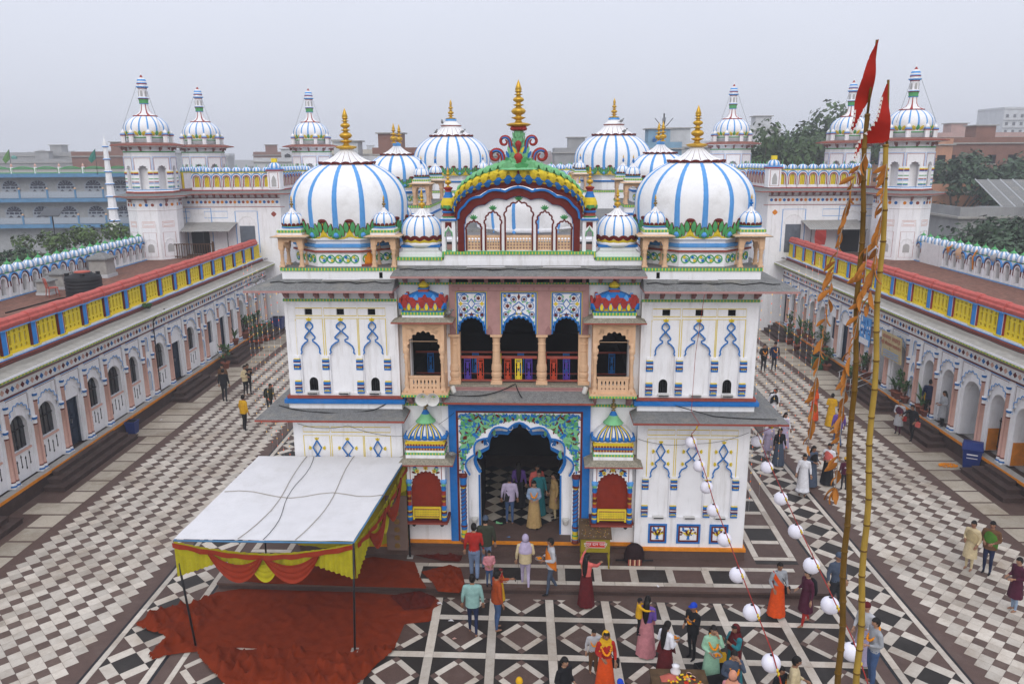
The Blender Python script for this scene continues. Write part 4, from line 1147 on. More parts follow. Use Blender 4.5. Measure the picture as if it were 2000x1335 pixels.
for s in (-1, 1):
 for k, u in enumerate((.1, .2, .3, .42)):
  a = pi*u if s < 0 else pi*(1-u)
  x, z = s*1.32*math.cos(pi*u), 2.68+1.40*math.sin(pi*u)
  t.plate(comma(x, z, .24, .10, s*(-.9+u*2), s*1.3), (), .615, .66, 'blue' if k % 2 else 'mint'); t.plate(comma(x+s*.06, z+.06, .13, .06, s*(.3), -s*1.2), (), .61, .66, 'maroon')
  ribbon(t, disc(x-s*.05, z+.03, .07, 10), .025, .66, .04, 'white' if k % 2 else 'blue', True)
t.build('scroll_work', ap)
for s in (-1, 1):
 q = MB(); q.lathe([(.11, 0, 'brick_red'), (.11, .12, 'blue'), (.10, .14, 'yellow'), (.10, .24, 'green'), (.085, .28, 'yellow'), (.09, .40, 'blue'), (.10, .50, 'maroon'), (.10, .56, 'blue'), (.08, .62, 'blue'), (.075, 1.75, 'yellow'), (.10, 1.80, 'maroon'), (.10, 1.87, 'blue'), (.10, 1.98, 'blue'), (.12, 2.1, 'maroon'), (.12, 2.2, 'blue')], 12, 'blue')
 for k in range(9):
  z = .66+k*.125; q.tube([(.082*math.cos(a), .082*math.sin(a), z+(a+pi)*.045) for a in [-pi+i*pi/6 for i in range(13)]], .013, 4, 'maroon')
 q.build('spiral_column', gh, (s*1.68, .17, .57))
 q = MB(); q.lathe([(.05, 0), (.08, .03), (.10, .16), (.11, .2), (.085, .2), (.075, .05), (0, .04)], 12, 'horn'); q.build('wall_basin', gh, (s*1.40, .56, .95))
# ---- side walls of the centre bay (behind the projecting balconies and shrines) and upper storey
t = MB()
for s in (-1, 1):
 a, b = sorted((s*1.98, s*3.44)); t = MB(); c_ = s*2.66
 t.plate([(a, 4.95), (c_-.46, 4.95), (c_-.46, 7.3), (c_+.46, 7.3), (c_+.46, 4.95), (b, 4.95), (b, 8.9), (a, 8.9)], (), YC, .55, 'white'); t.box(c_-.46, c_+.46, YC+.01, .54, 4.95, 5.47, 'white'); t.build('upper_wall', gh)
t = MB(); t.box(-1.98, 1.98, .30, .36, 4.95, 5.49, 'white2'); t.box(-3.44, 3.44, .55, 7.2, 5.2, 5.48, 'room_shade'); t.box(-3.44, 3.44, 7.2, 7.3, 5.3, 8.9, 'room_shade'); t.box(-3.44, -3.3, .55, 7.2, 5.48, 8.9, 'room_shade'); t.box(3.3, 3.44, .55, 7.2, 5.48, 8.9, 'room_shade'); t.box(-3.44, 3.44, .56, 7.3, 8.6, 8.89, 'room_shade'); t.box(-1.98, 1.98, .36, .56, 8.4, 8.89, 'room_shade'); t.build('loggia_room', gh)
t = MB(); t.box(-3.44, 3.44, -.0+.20, .25, 4.88, 4.95, 'trim_green'); t.build('lower_trim', gh)
# loggia frame
LX = [(-1.345, .445), (0, .53), (1.345, .445)]
def loggia_hole(x, h):
 return [(x-h, 7.04), (x-h+.03, 7.04)] + cusped(x, h-.05, 7.06, 7.52, 11, .42, 3) + [(x+h-.03, 7.04), (x+h, 7.04), (x+h, 8.27), (x-h, 8.27)]
t = MB()
x0 = -1.97; outline = [(x0, 7.03)]
for x, h in LX: outline += [(x-h, 7.03), (x-h, 8.28), (x+h, 8.28), (x+h, 7.03)]
outline += [(1.97, 7.03), (1.97, 8.48), (-1.97, 8.48)]
t.plate(outline, (), .15, .36, 'pink')
ribbon(t, rect(-1.88, 1.88, 8.29, 8.42), .012, .15, .012, 'pinkdark', True)
for k in range(9): t.plate(disc(-1.7+k*.425, 8.355, .03, 8), (), .135, .15, 'pinkdark')
for x in (-1.88, -.84, .84, 1.88): t.plate([(x-.08, 7.05), (x+.08, 7.05), (x+.09, 7.15), (x+.03, 7.26), (x, 7.30), (x-.03, 7.26), (x-.09, 7.15)], (), .13, .15, 'pinkdark')
lf = t.build('loggia_frame', gh)
def leafpair(t, pts, y, m, s=1):
 for (x, z, ln, an) in pts:
  for q in (1, -1): t.plate([(XX+q*(a), b) for a, b in lobe(x, z, ln, ln*.5, an, 5)], (), y-.014, y, m)
for idx, (XX, h) in enumerate(LX):
 y = .19
 t = MB(); t.plate(loggia_hole(XX, h-.005), (), y, .33, 'white'); pn = t.build('loggia_panel', gh)
 t = MB()
 ribbon(t, [(XX-h+.045, 7.05), (XX-h+.045, 8.225), (XX+h-.045, 8.225), (XX+h-.045, 7.05)], .045, y, .02, 'blue'); ribbon(t, [(XX-h+.012, 7.05), (XX-h+.012, 8.26), (XX+h-.012, 8.26), (XX+h-.012, 7.05)], .02, y, .03, 'yellow')
 ribbon(t, cusped(XX, h-.05, 7.06, 7.52, 11, .42, 3), .05, y, .025, 'blue')
 ribbon(t, [(XX+(h-.10)*math.cos(pi-pi*i/14), 7.14+.50*math.sin(pi-pi*i/14)) for i in range(15)], .022, y, .02, 'blue')
 W_ = h/.445
 for s in (1, -1):
  X_ = lambda a: XX+s*a*W_
  if idx != 1:
   for (a, z, r_, m) in ((.20, 8.08, .075, 'maroon'), (.205, 7.76, .075, 'maroon')): t.plate(star(X_(a), z, r_), (), y-.02, y, m); ribbon(t, disc(X_(a), z, r_*1.35, 14), .018, y, .014, 'blue', True)
   t.plate(disc(X_(.30), 7.60, .045), (), y-.02, y, 'maroon'); ribbon(t, disc(X_(.30), 7.60, .06, 12), .014, y, .014, 'blue', True)
   t.plate(disc(X_(.16), 7.58, .035), (), y-.02, y, 'yellow'); t.plate(star(X_(.30), 7.92, .075, 4, .5), (), y-.02, y, 'yellow')
   ribbon(t, [(X_(.0), 8.06), (X_(.10), 7.92), (X_(.0), 7.78)], .026, y, .018, 'blue'); ribbon(t, [(X_(.36), 7.92), (X_(.10), 7.92)], .018, y, .016, 'blue')
   ribbon(t, [(X_(.02), 7.78), (X_(.08), 7.73), (X_(.12), 7.66), (X_(.18), 7.66), (X_(.2), 7.56)], .02, y, .016, 'blue')
   ribbon(t, [(X_(.12), 8.17), (X_(.2), 8.20), (X_(.33), 8.17)], .02, y, .016, 'blue'); ribbon(t, [(X_(.36), 8.14), (X_(.33), 7.98)], .02, y, .016, 'blue'); ribbon(t, [(X_(.36), 7.86), (X_(.33), 7.64)], .02, y, .016, 'blue')
   for (a, z, an) in ((.08, 8.10, .6), (.09, 7.84, 2.2), (.13, 7.70, 1.2), (.26, 7.48, .9), (.33, 7.36, .4), (.12, 7.97, -.6)): t.plate(lobe(X_(a), z, .08, .045, s*an, 5), (), y-.016, y, 'mint')
  else:
   for (a, z, r_) in ((.125, 8.05, .06), (.27, 7.86, .08), (.31, 7.62, .055)): t.plate(star(X_(a), z, r_), (), y-.02, y, 'maroon'); ribbon(t, disc(X_(a), z, r_*1.3, 14), .018, y, .014, 'blue', True)
   for (a, z, m) in ((.23, 8.15, 'maroon'), (.33, 8.15, 'yellow'), (.32, 8.03, 'blue')): t.plate(disc(X_(a), z, .036), (), y-.02, y, m); ribbon(t, disc(X_(a), z, .05, 12), .012, y, .014, 'blue', True)
   ribbon(t, [(X_(0), 7.98), (X_(.08), 7.90), (X_(.14), 7.85), (X_(.14), 7.77), (X_(.08), 7.74), (X_(.07), 7.68), (X_(.13), 7.62), (X_(.24), 7.56), (X_(.32), 7.42)], .026, y, .018, 'blue')
   for (a, z, an) in ((.07, 7.96, 1.2), (.17, 7.92, .8), (.18, 7.72, 1.5), (.22, 7.66, 1.0), (.34, 7.50, .5), (.35, 7.35, .2), (.1, 7.55, 1.6)): t.plate(lobe(X_(a), z, .085, .045, s*an, 5), (), y-.016, y, 'mint')
   t.plate(lobe(X_(.03), 7.60, .09, .05, s*.5, 5), (), y-.02, y, 'yellow')
 if idx == 1: t.plate(star(XX, 7.80, .085, 5), (), y-.02, y, 'maroon'); t.plate(star(XX, 8.12, .10, 2, .42), (), y-.02, y, 'maroon')
 else: t.plate(star(XX, 7.60, .09, 5), (), y-.02, y, 'maroon')
 t.build('painted_relief', pn)
# loggia columns
def loggia_col():
 t = MB(); n = 16
 pr = [(.165, 0), (.165, .08), (.135, .10), (.145, .14), (.13, .17), (.15, .22), (.155, .30), (.13, .36), (.14, .38), (.15, .40), (.15, .50), (.14, .56), (.125, .60), (.105, .95), (.11, .97), (.12, .98), (.11, 1.0), (.105, 1.16), (.12, 1.18), (.11, 1.20), (.10, 1.22), (.12, 1.36), (.155, 1.40), (.155, 1.46)]
 t.lathe(pr, n, 'cream', smooth=False); t.box(-.165, .165, -.165, .165, 0, .075, 'cream'); t.box(-.165, .165, -.165, .165, 1.41, 1.475, 'cream'); return t.mesh('loggia_column')
LCM = loggia_col()
for x in (-1.86, -.655, .655, 1.86): link('loggia_column', LCM, gh, (x, .30, 5.555))
# balustrade: red rails, cut-iron balusters in colours, a second row behind
def baluster(m):
 t = MB(); w = .10
 for s in (-1, 1): t.box(*sorted((s*w, s*(w-.022))), -.012, .012, 0, .64, m)
 for z in (.0, .60, .50, .56): t.box(-w, w, -.012, .012, z, z+.022, m)
 t.plate([(-.05, .02), (.05, .02), (.07, .08), (.03, .14), (.05, .18), (0, .26), (-.05, .18), (-.03, .14), (-.07, .08)], (), -.014, .014, m)
 t.plate([(-.02, .5), (-.05, .46), (-.02, .42), (-.05, .38), (0, .32), (.05, .38), (.02, .42), (.05, .46), (.02, .5)], (), -.014, .014, m)
 t.box(-.035, -.02, -.012, .012, .2, .42, m); t.box(.02, .035, -.012, .012, .2, .42, m)
 return t.mesh('baluster')
BAL = {m: baluster(m) for m in ('violet', 'bal_red', 'yellow', 'blue')}
bl = MB(); bl.box(-1.76, 1.76, .31, .36, 5.605, 5.655, 'brick_red'); bl = bl.build('balustrade', gh)
for a, b in ((-1.76, -.80), (-.52, .52), (.80, 1.76)): q = MB(); q.box(a, b, .30, .37, 6.29, 6.36, 'brick_red'); q.build('handrail', bl)
for x, m in ((-1.50, 'violet'), (-1.13, 'bal_red'), (-.33, 'bal_red'), (-.02, 'yellow'), (.28, 'violet'), (1.0, 'bal_red'), (1.37, 'violet')): link('baluster', BAL[m], bl, (x, .335, 5.66))
b2 = MB(); b2.box(-3.2, 3.2, 1.45, 1.50, 6.16, 6.21, 'brick_red'); b2.box(-3.2, 3.2, 1.45, 1.50, 5.50, 5.53, 'brick_red'); b2 = b2.build('rear_balustrade', gh)
for k in range(9): link('baluster', BAL[['blue', 'bal_red', 'blue', 'yellow'][k % 4]], b2, (-2.75+k*.69, 1.475, 5.53))
for s in (-1, 1):
 q = MB(); q.box(*sorted((s*1.70, s*1.98)), .24, .5, 5.5, 7.03, 'cream'); q.build('side_pier', gh)
# ledge + lower eave over the door
t = MB(); t.box(-2.0, 2.0, .10, .6, 5.49, 5.555, 'slate_dirty'); t.box(-2.0, 2.0, .08, .25, 5.36, 5.485, 'pink'); t.box(-2.02, 2.02, .06, .2, 5.44, 5.47, 'pinkdark'); t.build('loggia_ledge', gh)
t = MB(); t.add([(-2.02, .12, 5.40), (2.02, .12, 5.40), (2.13, -.42, 5.18), (-2.13, -.42, 5.18), (-2.02, .12, 5.34), (2.02, .12, 5.34), (2.13, -.42, 5.12), (-2.13, -.42, 5.12)], [(0, 3, 2, 1), (4, 5, 6, 7), (3, 7, 6, 2), (0, 4, 7, 3), (1, 2, 6, 5)], ['slate', 'white2', 'brick_red', 'brick_red', 'brick_red'])
t.box(-2.08, 2.08, .10, .26, 4.95, 5.34, 'pinkdark'); t.build('door_eave', gh)
for k in range(11): link('bracket', BRACK_S, gh, (-1.9+k*.38, .18, 4.93))
# top eave, brackets, parapet
t = MB(); t.add([(-3.42, .22, 9.0), (3.42, .22, 9.0), (3.50, -.48, 8.80), (-3.50, -.48, 8.80), (-3.42, .22, 8.94), (3.42, .22, 8.94), (3.50, -.48, 8.735), (-3.50, -.48, 8.735)], [(0, 3, 2, 1), (4, 5, 6, 7), (3, 7, 6, 2), (0, 4, 7, 3), (1, 2, 6, 5)], ['slate', 'white2', 'pink', 'pink', 'pink']); t.build('top_eave', gh)
for k in range(15): link('bracket', BRACK, gh, (-3.2+k*6.4/14, YC-.02, 8.50))
t = MB(); t.box(-3.42, 3.42, .21, .25, 8.46, 8.52, 'trim_green'); t.build('top_trim', gh)
t = MB(); t.box(-3.42, 3.42, .25, .6, 8.9, 9.15, 'white'); t.box(-2.10, 2.10, .26, .62, 9.15, 9.31, 'white'); t.build('parapet', gh)
t = MB(); t.box(-2.14, 2.14, .21, .66, 9.31, 9.385, 'trim_green')
for s in (-1, 1): t.box(*sorted((s*2.14, s*3.44)), .205, .65, 9.15, 9.225, 'trim_green'); t.box(*sorted((s*2.09, s*2.145)), .207, .26, 9.225, 9.31, 'trim_green')
t.build('parapet_trim', gh)
t = MB(); t.box(-3.44, 3.44, .66, 5.6, 8.9, 9.0, 'terracotta'); t.build('flat_roof', gh)
# ---- projecting cream balconies (jharokha)
def carved(t, x0, x1, z0, z1, y, n, m, inside=None):
 for k in range(n):
  x, z = rr.uniform(x0, x1), rr.uniform(z0, z1); P = comma(x, z, .10, .045, rr.uniform(0, 6.28), rr.choice((-1.6, 1.6)), 4)
  if all(x0 < p[0] < x1 and z0 < p[1] < z1 and (inside is None or inside(*p)) for p in P): t.plate(P, (), y-.012, y, m, back=False)
def slim_col(h, m='cream'):
 t = MB(); t.lathe([(.085, 0), (.085, .10), (.055, .13), (.075, .2), (.08, .26), (.055, .32), (.06, .36), (.05, .42), (.042, h-.62), (.06, h-.58), (.045, h-.54), (.07, h-.46), (.075, h-.40), (.05, h-.36), (.085, h-.28), (.09, h-.2), (.06, h-.16), (.07, h)], 10, m); t.box(-.08, .08, -.08, .08, 0, .09, m); return t.mesh('balcony_column')
SC = slim_col(1.45)
def cushion(t, w, d, z0, z1, rows):
 """square bulging roof: rows of (fraction of height, fraction of width, material)"""
 vs = []; n = 6
 def ring(u, f):
  r = []
  for i in range(4*n):
   s_, k = divmod(i, n); v = k/n*2-1
   p = [(v, -1), (1, v), (-v, 1), (-1, -v)][s_]
   c = 1-.10*(abs(v)**3)      # softened corners
   r.append((p[0]*w/2*f*c, p[1]*d/2*f*c, z0+(z1-z0)*u))
  return r
 for u, f, m in rows: vs += ring(u, f)
 N = 4*n; fs = []; ms = []
 for i in range(len(rows)-1):
  for k in range(N): fs.append((i*N+k, i*N+(k+1) % N, (i+1)*N+(k+1) % N, (i+1)*N+k)); ms.append(rows[i][2])
 fs.append(tuple(range((len(rows)-1)*N, len(rows)*N))); ms.append(rows[-1][2])
 t.add(vs, fs, ms, False)
for s in (-1, 1):
 bx_ = s*2.66; yF = -.36
 t = MB()      # frame with cusped opening
 op = [(-.42, 5.90)] + [(-.42, 6.70)] + cusped(0, .42, 6.72, 7.20, 9, .42, 3) + [(.42, 6.70), (.42, 5.90)]
 t.plate([(-.585, 6.60), (-.44, 6.60)] + cusped(0, .42, 6.72, 7.20, 9, .42, 3) + [(.44, 6.60), (.585, 6.60), (.585, 7.52), (-.585, 7.52)], (), yF, yF+.10, 'cream')
 ribbon(t, rect(-.48, .48, 6.95, 7.40), .012, yF, .01, 'cream', True)
 for i in (-1, 1):   # side returns
  t.box(*sorted((i*.585, i*.49)), yF+.10, YC, 6.60, 7.52, 'cream')
  t.box(*sorted((i*.585, i*.50)), YC-.12, YC, 5.5, 6.6, 'cream')
 jb = t.build('balcony', gh, (bx_, 0, 0))
 t = MB(); carved(t, -.46, .46, 6.75, 7.40, yF, 210, 'cream', lambda x, z: (x/.47)**2+((z-6.7)/.56)**2 > 1); t.build('carved_foliage', jb)
 for i in (-1, 1):
  link('balcony_column', SC, jb, (i*.51, yF+.05, 5.46));
 t = MB(); holes = []
 for k in range(7):
  x = (k-3)*.105; holes.append([(x+.022*math.cos(a), 5.76+.075*math.sin(a)) for a in [2*pi*j/8 for j in range(8)]]); holes.append([(x+.024*math.cos(a), 5.60+.03*math.sin(a)) for a in [2*pi*j/6 for j in range(6)]])
 t.plate(rect(-.43, .43, 5.46, 5.90), holes, yF, yF+.05, 'cream'); t.box(-.45, .45, yF-.02, yF+.09, 5.895, 5.935, 'cream'); t.build('pierced_parapet', jb)
 t = MB()
 for i in (-1, 1): t.box(*sorted((i*.53, i*.58)), yF+.1, YC, 5.46, 5.92, 'cream')
 t.build('side_parapet', jb)
 t = MB(); t.box(-.66, .66, yF-.08, YC, 5.40, 5.46, 'cream'); t.box(-.67, .67, yF-.10, YC, 5.345, 5.40, 'trim_green'); t.build('floor_slab', jb)
 for i in (-1, 1):
  q = MB(); q.plate([(0, 0), (0, .42), (-.52, .42), (-.50, .32), (-.36, .28), (-.30, .16), (-.14, .12), (-.08, 0)], (), -.07, .07, 'pinkdark', M=Matrix.Rotation(pi/2, 4, 'Z')); q.build('corbel', jb, (i*.5, YC, 4.93))
 t = MB(); skirt(t, (-.60, .60, yF, YC), (-.86, .86, yF-.22, YC), 7.63, 7.53, .04, 'slate_dirty', 'brick_red'); t.box(-.60, .60, yF+.0, YC, 7.52, 7.61, 'cream'); t.build('balcony_eave', jb)
 t = MB(); t.box(-.58, .58, yF+.02, YC, 7.61, 7.70, 'white'); t.box(-.60, .60, yF, YC, 7.70, 7.78, 'trim_green'); t.box(-.585, .585, yF+.015, YC, 7.78, 7.81, 'blue')
 t.build('roof_base', jb)
 t = MB(); cushion(t, 1.22, .72, 7.81, 8.32, [(0, .93, 'yellow'), (.10, .99, 'yellow'), (.22, 1.0, 'blue'), (.36, .99, 'red'), (.55, .92, 'red'), (.72, .78, 'blue'), (.86, .58, 'blue'), (1.0, .28, 'brick_red')]); rf = t.build('roof', jb, (0, yF/2+YC/2+.06, 0))
 t = MB()
 for face in range(3):
  Mx = [Matrix.Identity(4), Matrix.Translation((0, 0, 0)) @ Matrix.Rotation(pi/2, 4, 'Z'), Matrix.Rotation(-pi/2, 4, 'Z')][face]
  half = .61 if face == 0 else .36; depth = -.365 if face == 0 else -.62
  n_ = 5 if face == 0 else 3
  for k in range(n_):
   x = (k-(n_-1)/2)*half*2/n_
   t.plate(lobe(x, 7.90, .26, half*1.5/n_, 0, 5), (), depth-.035, depth+.03, 'red', M=Mx)
   if k < n_-1:
    t.plate(lobe(x+half/n_, 7.84, .19, half*.8/n_, 0, 5), (), depth-.05, depth+.03, 'yellow', M=Mx)
   for i in (-1, 1): t.plate(comma(x+i*half*.55/n_, 7.86, .2, .06, i*.1, i*.7, 5), (), depth-.045, depth+.03, 'blue', M=Mx)
   t.plate(lobe(x+half*.5/n_, 8.06, .2, half*1.1/n_, 0, 5), (), depth*.82-.02, depth*.82+.06, 'lightblue' if k % 2 else 'red', M=Mx)
 t.build('carved_leaf', rf)
 t = MB(); t.box(-.14, .14, -.12, .12, 8.30, 8.38, 'brick_red'); t.box(-.15, .15, -.13, .13, 8.38, 8.41, 'blue'); t.lathe([(.10, 8.41), (.17, 8.47), (.14, 8.50), (.05, 8.58), (.03, 8.60)], 8, 'yellow', smooth=False); t.lathe([(.02, 8.60), (.05, 8.63), (.02, 8.66), (.04, 8.69), (0, 8.74)], 8, 'brick_red'); t.build('finial', rf)
# ---- painted wall shrines either side of the door
for s in (-1, 1):
 bx_ = s*2.72; yF = -.34
 t = MB(); t.box(-.60, .60, yF-.02, YC, 1.36, 1.45, 'brick_red'); t.box(-.64, .64, yF-.06, YC, 1.45, 1.49, 'maroon')
 for i in (-1, 1): t.lathe([(0, 1.22), (.05, 1.26), (.08, 1.34), (.06, 1.37)], 8, 'black', (i*.42, yF+.12, 0))
 sh = t.build('wall_shrine', gh, (bx_, 0, 0))
 t = MB(); t.plate(rect(-.50, .50, 1.5, 3.1), (), yF+.17, yF+.2, 'shutter')
 for k in range(22): t.box(-.46+k*.042, -.458+k*.042+.02, yF+.158, yF+.17, 1.5, 3.05, 'shutter')
 t.build('red_shutter', sh)
 op = cusped(0, .42, 2.60, 3.02, 11, .42, 3)
 t = MB(); t.plate([(-.56, 2.45), (-.45, 2.45), (-.45, 2.58)] + op + [(.45, 2.58), (.45, 2.45), (.56, 2.45), (.56, 3.27), (-.56, 3.27)], (), yF, yF+.10, 'white')
 for i in (-1, 1): t.box(*sorted((i*.56, i*.47)), yF+.1, YC, 1.5, 3.27, 'white'); t.box(*sorted((i*.47, i*.45)), yF-.008, yF, 2.7, 3.22, 'brick_red')
 t.build('arch_front', sh)
 t = MB(); floral(t, lambda x, z: abs(x) < .44 and 2.66 < z < 3.23 and (x/.45)**2+((z-2.6)/.5)**2 > 1, (0.0, .44, 2.66, 3.23), 34, yF, (.09, .17), ['mint', 'blue', 'maroon', 'green', 'blue'], 0, .055)
 for x, z in ((0, 3.15), (-.25, 3.06), (.25, 3.06)): t.plate(star(x, z, .075, 6, .55), (), yF-.035, yF, 'yellow'); t.plate(disc(x, z, .025, 8), (), yF-.04, yF, 'brick_red')
 t.build('painted_relief', sh)
 for i in (-1, 1):
  q = MB(); q.lathe([(.085, 0, 'blue'), (.085, .12, 'yellow'), (.07, .16, 'blue'), (.085, .24, 'maroon'), (.08, .30, 'yellow'), (.07, .33, 'blue'), (.08, .44, 'blue'), (.06, .48, 'red'), (.06, .60, 'gold'), (.065, .66, 'maroon'), (.06, .76, 'gold'), (.065, .82, 'red'), (.06, .95, 'blue'), (.075, 1.0, 'blue'), (.06, 1.1, 'mint'), (.09, 1.18, 'lightblue'), (.10, 1.28, 'lightblue'), (.06, 1.3, 'lightblue')], 10, 'red')
  for k in range(3): q.lathe([(0, -.01), (.03, .01), (0, .03)], 6, 'mint', (.0, -.08, 1.12+k*.03))
  q.build('painted_column', sh, (i*.51, yF+.02, 1.49))
 t = MB(); t.plate([(-.42, 1.52), (-.37, 1.52), (-.36, 1.57), (.36, 1.57), (.37, 1.52), (.42, 1.52), (.42, 1.90), (.40, 1.92), (-.40, 1.92), (-.42, 1.90)], (), yF-.02, yF+.03, 'yellow')
 ribbon(t, rect(-.37, .37, 1.62, 1.86), .02, yF-.02, .008, 'brick_red', True)
 for k in range(60): t.plate(disc(-.34+.68*(k % 15)/14, 1.645+.19*(k//15)/3, .014, 6), (), yF-.03, yF-.02, 'olive_y', back=False)
 t.build('yellow_panel', sh)
 t = MB(); skirt(t, (-.57, .57, yF+.02, YC), (-.83, .83, yF-.26, YC), 3.46, 3.34, .04, 'slate_dirty', 'brick_red'); t.box(-.57, .57, yF+.0, YC, 3.27, 3.44, 'white'); t.build('shrine_eave', sh)
 t = MB(); yb = YC
 for (w_, z0, z1, m) in ((.57, 3.44, 3.56, 'white'), (.585, 3.56, 3.62, 'trim_green'), (.56, 3.62, 3.70, 'white'), (.575, 3.70, 3.76, 'trim_maroon'), (.555, 3.76, 3.83, 'blue'), (.57, 3.83, 3.89, 'trim_maroon'), (.58, 3.89, 3.92, 'yellow')): t.box(-w_, w_, yF+.57-w_, yb, z0, z1, m)
 t.build('roof_base', sh)
 t = MB(); cy_ = (yF+YC)/2+.02
 rows = [(0, .97, 'yellow'), (.10, 1.0, 'dome_white'), (.25, 1.01, 'dome_white'), (.42, .96, 'dome_white'), (.60, .82, 'dome_white'), (.76, .62, 'dome_white'), (.88, .40, 'dome_white'), (1.0, .2, 'dome_white')]
 cushion(t, 1.16, .62, 3.92, 4.52, rows); rf = t.build('roof', sh, (0, cy_, 0))
 def cs(u, v):      # point on front/side of cushion: u -1..1 across, v height fraction
  for i in range(len(rows)-1):
   if rows[i][0] <= v <= rows[i+1][0]:
    k = (v-rows[i][0])/(rows[i+1][0]-rows[i][0]); f = rows[i][1]+(rows[i+1][1]-rows[i][1])*k; break
  return (u*.58*f*(1-.10*abs(u)**3), -.31*f*(1-.10*abs(u)**3)-.012, 3.92+.60*v)
 t = MB()
 for u in (-.85, -.5, -.17, .17, .5, .85):
  t.tube([cs(u*(1-.1*v), v) for v in (.2, .3, .45, .6, .75, .88, .97)], [.052, .056, .053, .046, .038, .03, .02], 6, 'blue'); t.tube([(a, b-.022, c+.012) for a, b, c in [cs(u*(1-.1*v), v) for v in (.22, .3, .45, .6, .75, .88, .97)]], [.028, .03, .03, .026, .022, .017, .013], 6, 'yellow')
 for k in range(7):
  u = -1+(k+.5)*2/7; a = cs(u, .12); t.lathe([(0, -.05), (.085, -.04), (.09, .02), (.07, .07), (0, .09)], 8, 'blue', (a[0], a[1]+.05, a[2]+.06))
 for k in range(3):
  for i in (-1, 1): t.lathe([(0, -.05), (.085, -.04), (.09, .02), (.07, .07), (0, .09)], 8, 'blue', (i*.55, -.2+k*.18, 4.05))
 t.build('roof_stripe', rf)
 t = MB(); t.lathe([(.30, 4.49, 'mint'), (.26, 4.53, 'mint'), (.17, 4.63, 'mint'), (.12, 4.72, 'blue'), (.10, 4.76, 'blue'), (.03, 4.87)], 12, 'mint', smooth=False); t.build('roof_cap', rf)
 t = MB(); kalash2(t, .46, .62, (0, 0, 4.85), 'oldgold'); t.build('finial', rf)
# ---- small ribbed domes flanking the crest
F2 = dome_fn(.60, .30, .80, .55)
D2 = dome_mesh(F2, .80, 32, steps=12).mesh('dome'); R2 = add_rib(MB(), F2, .16, .74, .055, .035, 0, .014, 'lightblue', 8, False).mesh('rib')
_t = MB()
for k in range(14):
 a = 2*pi*k/14
 surf_poly(_t, F2, [(-.14, .0), (.14, .0), (.14, .05), (0, .10), (-.14, .05)], .012, 'yellow', a, .6); surf_poly(_t, F2, [(-.145, .055), (-.07, .075), (0, .12), (.07, .075), (.145, .055), (.145, .15), (.07, .20), (0, .215), (-.07, .20), (-.145, .15)], .02, 'maroon', a, .6)
C2 = _t.mesh('leaf_collar'); P2 = petal_cap(.335, .20, 12, .06).mesh('petal_cap'); _t = MB(); kalash2(_t, .60, .55); K2 = _t.mesh('finial')
for s in (-1, 1):
 t = MB(); t.box(-.62, .62, -.42, .55, 9.2, 9.34, 'white'); t.frustum((-.6, .6, -.4, .5), (-.50, .50, -.45+.02, .48), 9.34, 9.42, 'white'); t.box(-.50, .50, -.43, .48, 9.42, 9.50, 'white'); t.box(-.55, .55, -.47, .5, 9.50, 9.56, 'blue'); t.lathe([(.5, 9.5), (.56, 9.56), (.56, 9.64)], 28, 'white'); t.build('dome_base', gh, (s*2.76, .78, 0))
 d = link('dome', D2, gh, (s*2.76, .78, 9.62))
 for k in range(14): link('rib', R2, d, (0, 0, 0), -pi/2+2*pi*(k+.5)/14)
 link('leaf_collar', C2, d); link('petal_cap', P2, d, (0, 0, .73)); link('finial', K2, d, (0, 0, .89))
# ---- the crest: pierced wall of five arches under a peacock-leaf arch
YK = .42
cr = MB()
def crest_arch(hw, zt, zb, n=9, k=.22):
 return [(-hw, zb)] + cusped(0, hw, zb, zt, n, k, 5) + [(hw, zb)]
wins = [(0, .38, 10.32, 10.78), (-.72, .215, 10.12, 10.52), (.72, .215, 10.12, 10.52), (-1.26, .21, 9.98, 10.26), (1.26, .21, 9.98, 10.26)]
def win_loop(x, h, zs, za):
 a = cusped(x, h, zs, za-.06, 7, .30, 3); m_ = len(a)//2
 return [(x-h, 9.40)] + a[:m_] + [(x, za)] + a[m_+1:] + [(x+h, 9.40)]
inner = [(-1.53, 9.385)] + [(-1.53, 10.15)] + cusped(0, 1.50, 10.15, 10.82, 7, .16, 6) + [(1.53, 10.15), (1.53, 9.385)]
cr.plate(inner, [win_loop(*w_) for w_ in wins], YK, YK+.12, 'white'); crest = cr.build('crest_wall', gh)
for w_ in wins:
 t = MB(); lp = win_loop(*w_); ribbon(t, lp, .045, YK, .025, 'maroon')
 for an in (-1, -.5, 0, .5, 1): t.plate(lobe(w_[0], w_[3]+.01, .13, .05, an, 5), (), YK-.02, YK, 'green')
 t.build('arch_outline', crest)
 x, h = w_[0], w_[1]; hs = []
 nx_ = max(3, int(h*2/.085)); wc = (2*h-.06)/nx_
 for i in range(nx_):
  for j in range(4):
   c_ = (x-h+.03+(i+.5)*wc, 9.465+j*.085); hs.append([(c_[0]+wc*.38*math.cos(a), c_[1]+.032*math.sin(a)) for a in [2*pi*q/6+(.52 if (i+j) % 2 else 0) for q in range(6)]])
 t = MB(); t.plate(rect(x-h+.012, x+h-.012, 9.39, 9.82), hs, YK+.03, YK+.08, 'cream'); t.build('pierced_screen', crest)
def band(o, i_, y0, y1, m, nm, par):
 t = MB(); t.plate(o + list(reversed(i_)), (), y0, y1, m); return t.build(nm, par)
ain = [(-1.53, 9.385)] + [(-1.53, 10.15)] + cusped(0, 1.50, 10.15, 10.82, 7, .16, 6) + [(1.53, 10.15), (1.53, 9.385)]
aout = [(-1.70, 9.385)] + [(-1.70, 10.30)] + cusped(0, 1.67, 10.32, 11.05, 7, .16, 6) + [(1.70, 10.30), (1.70, 9.385)]
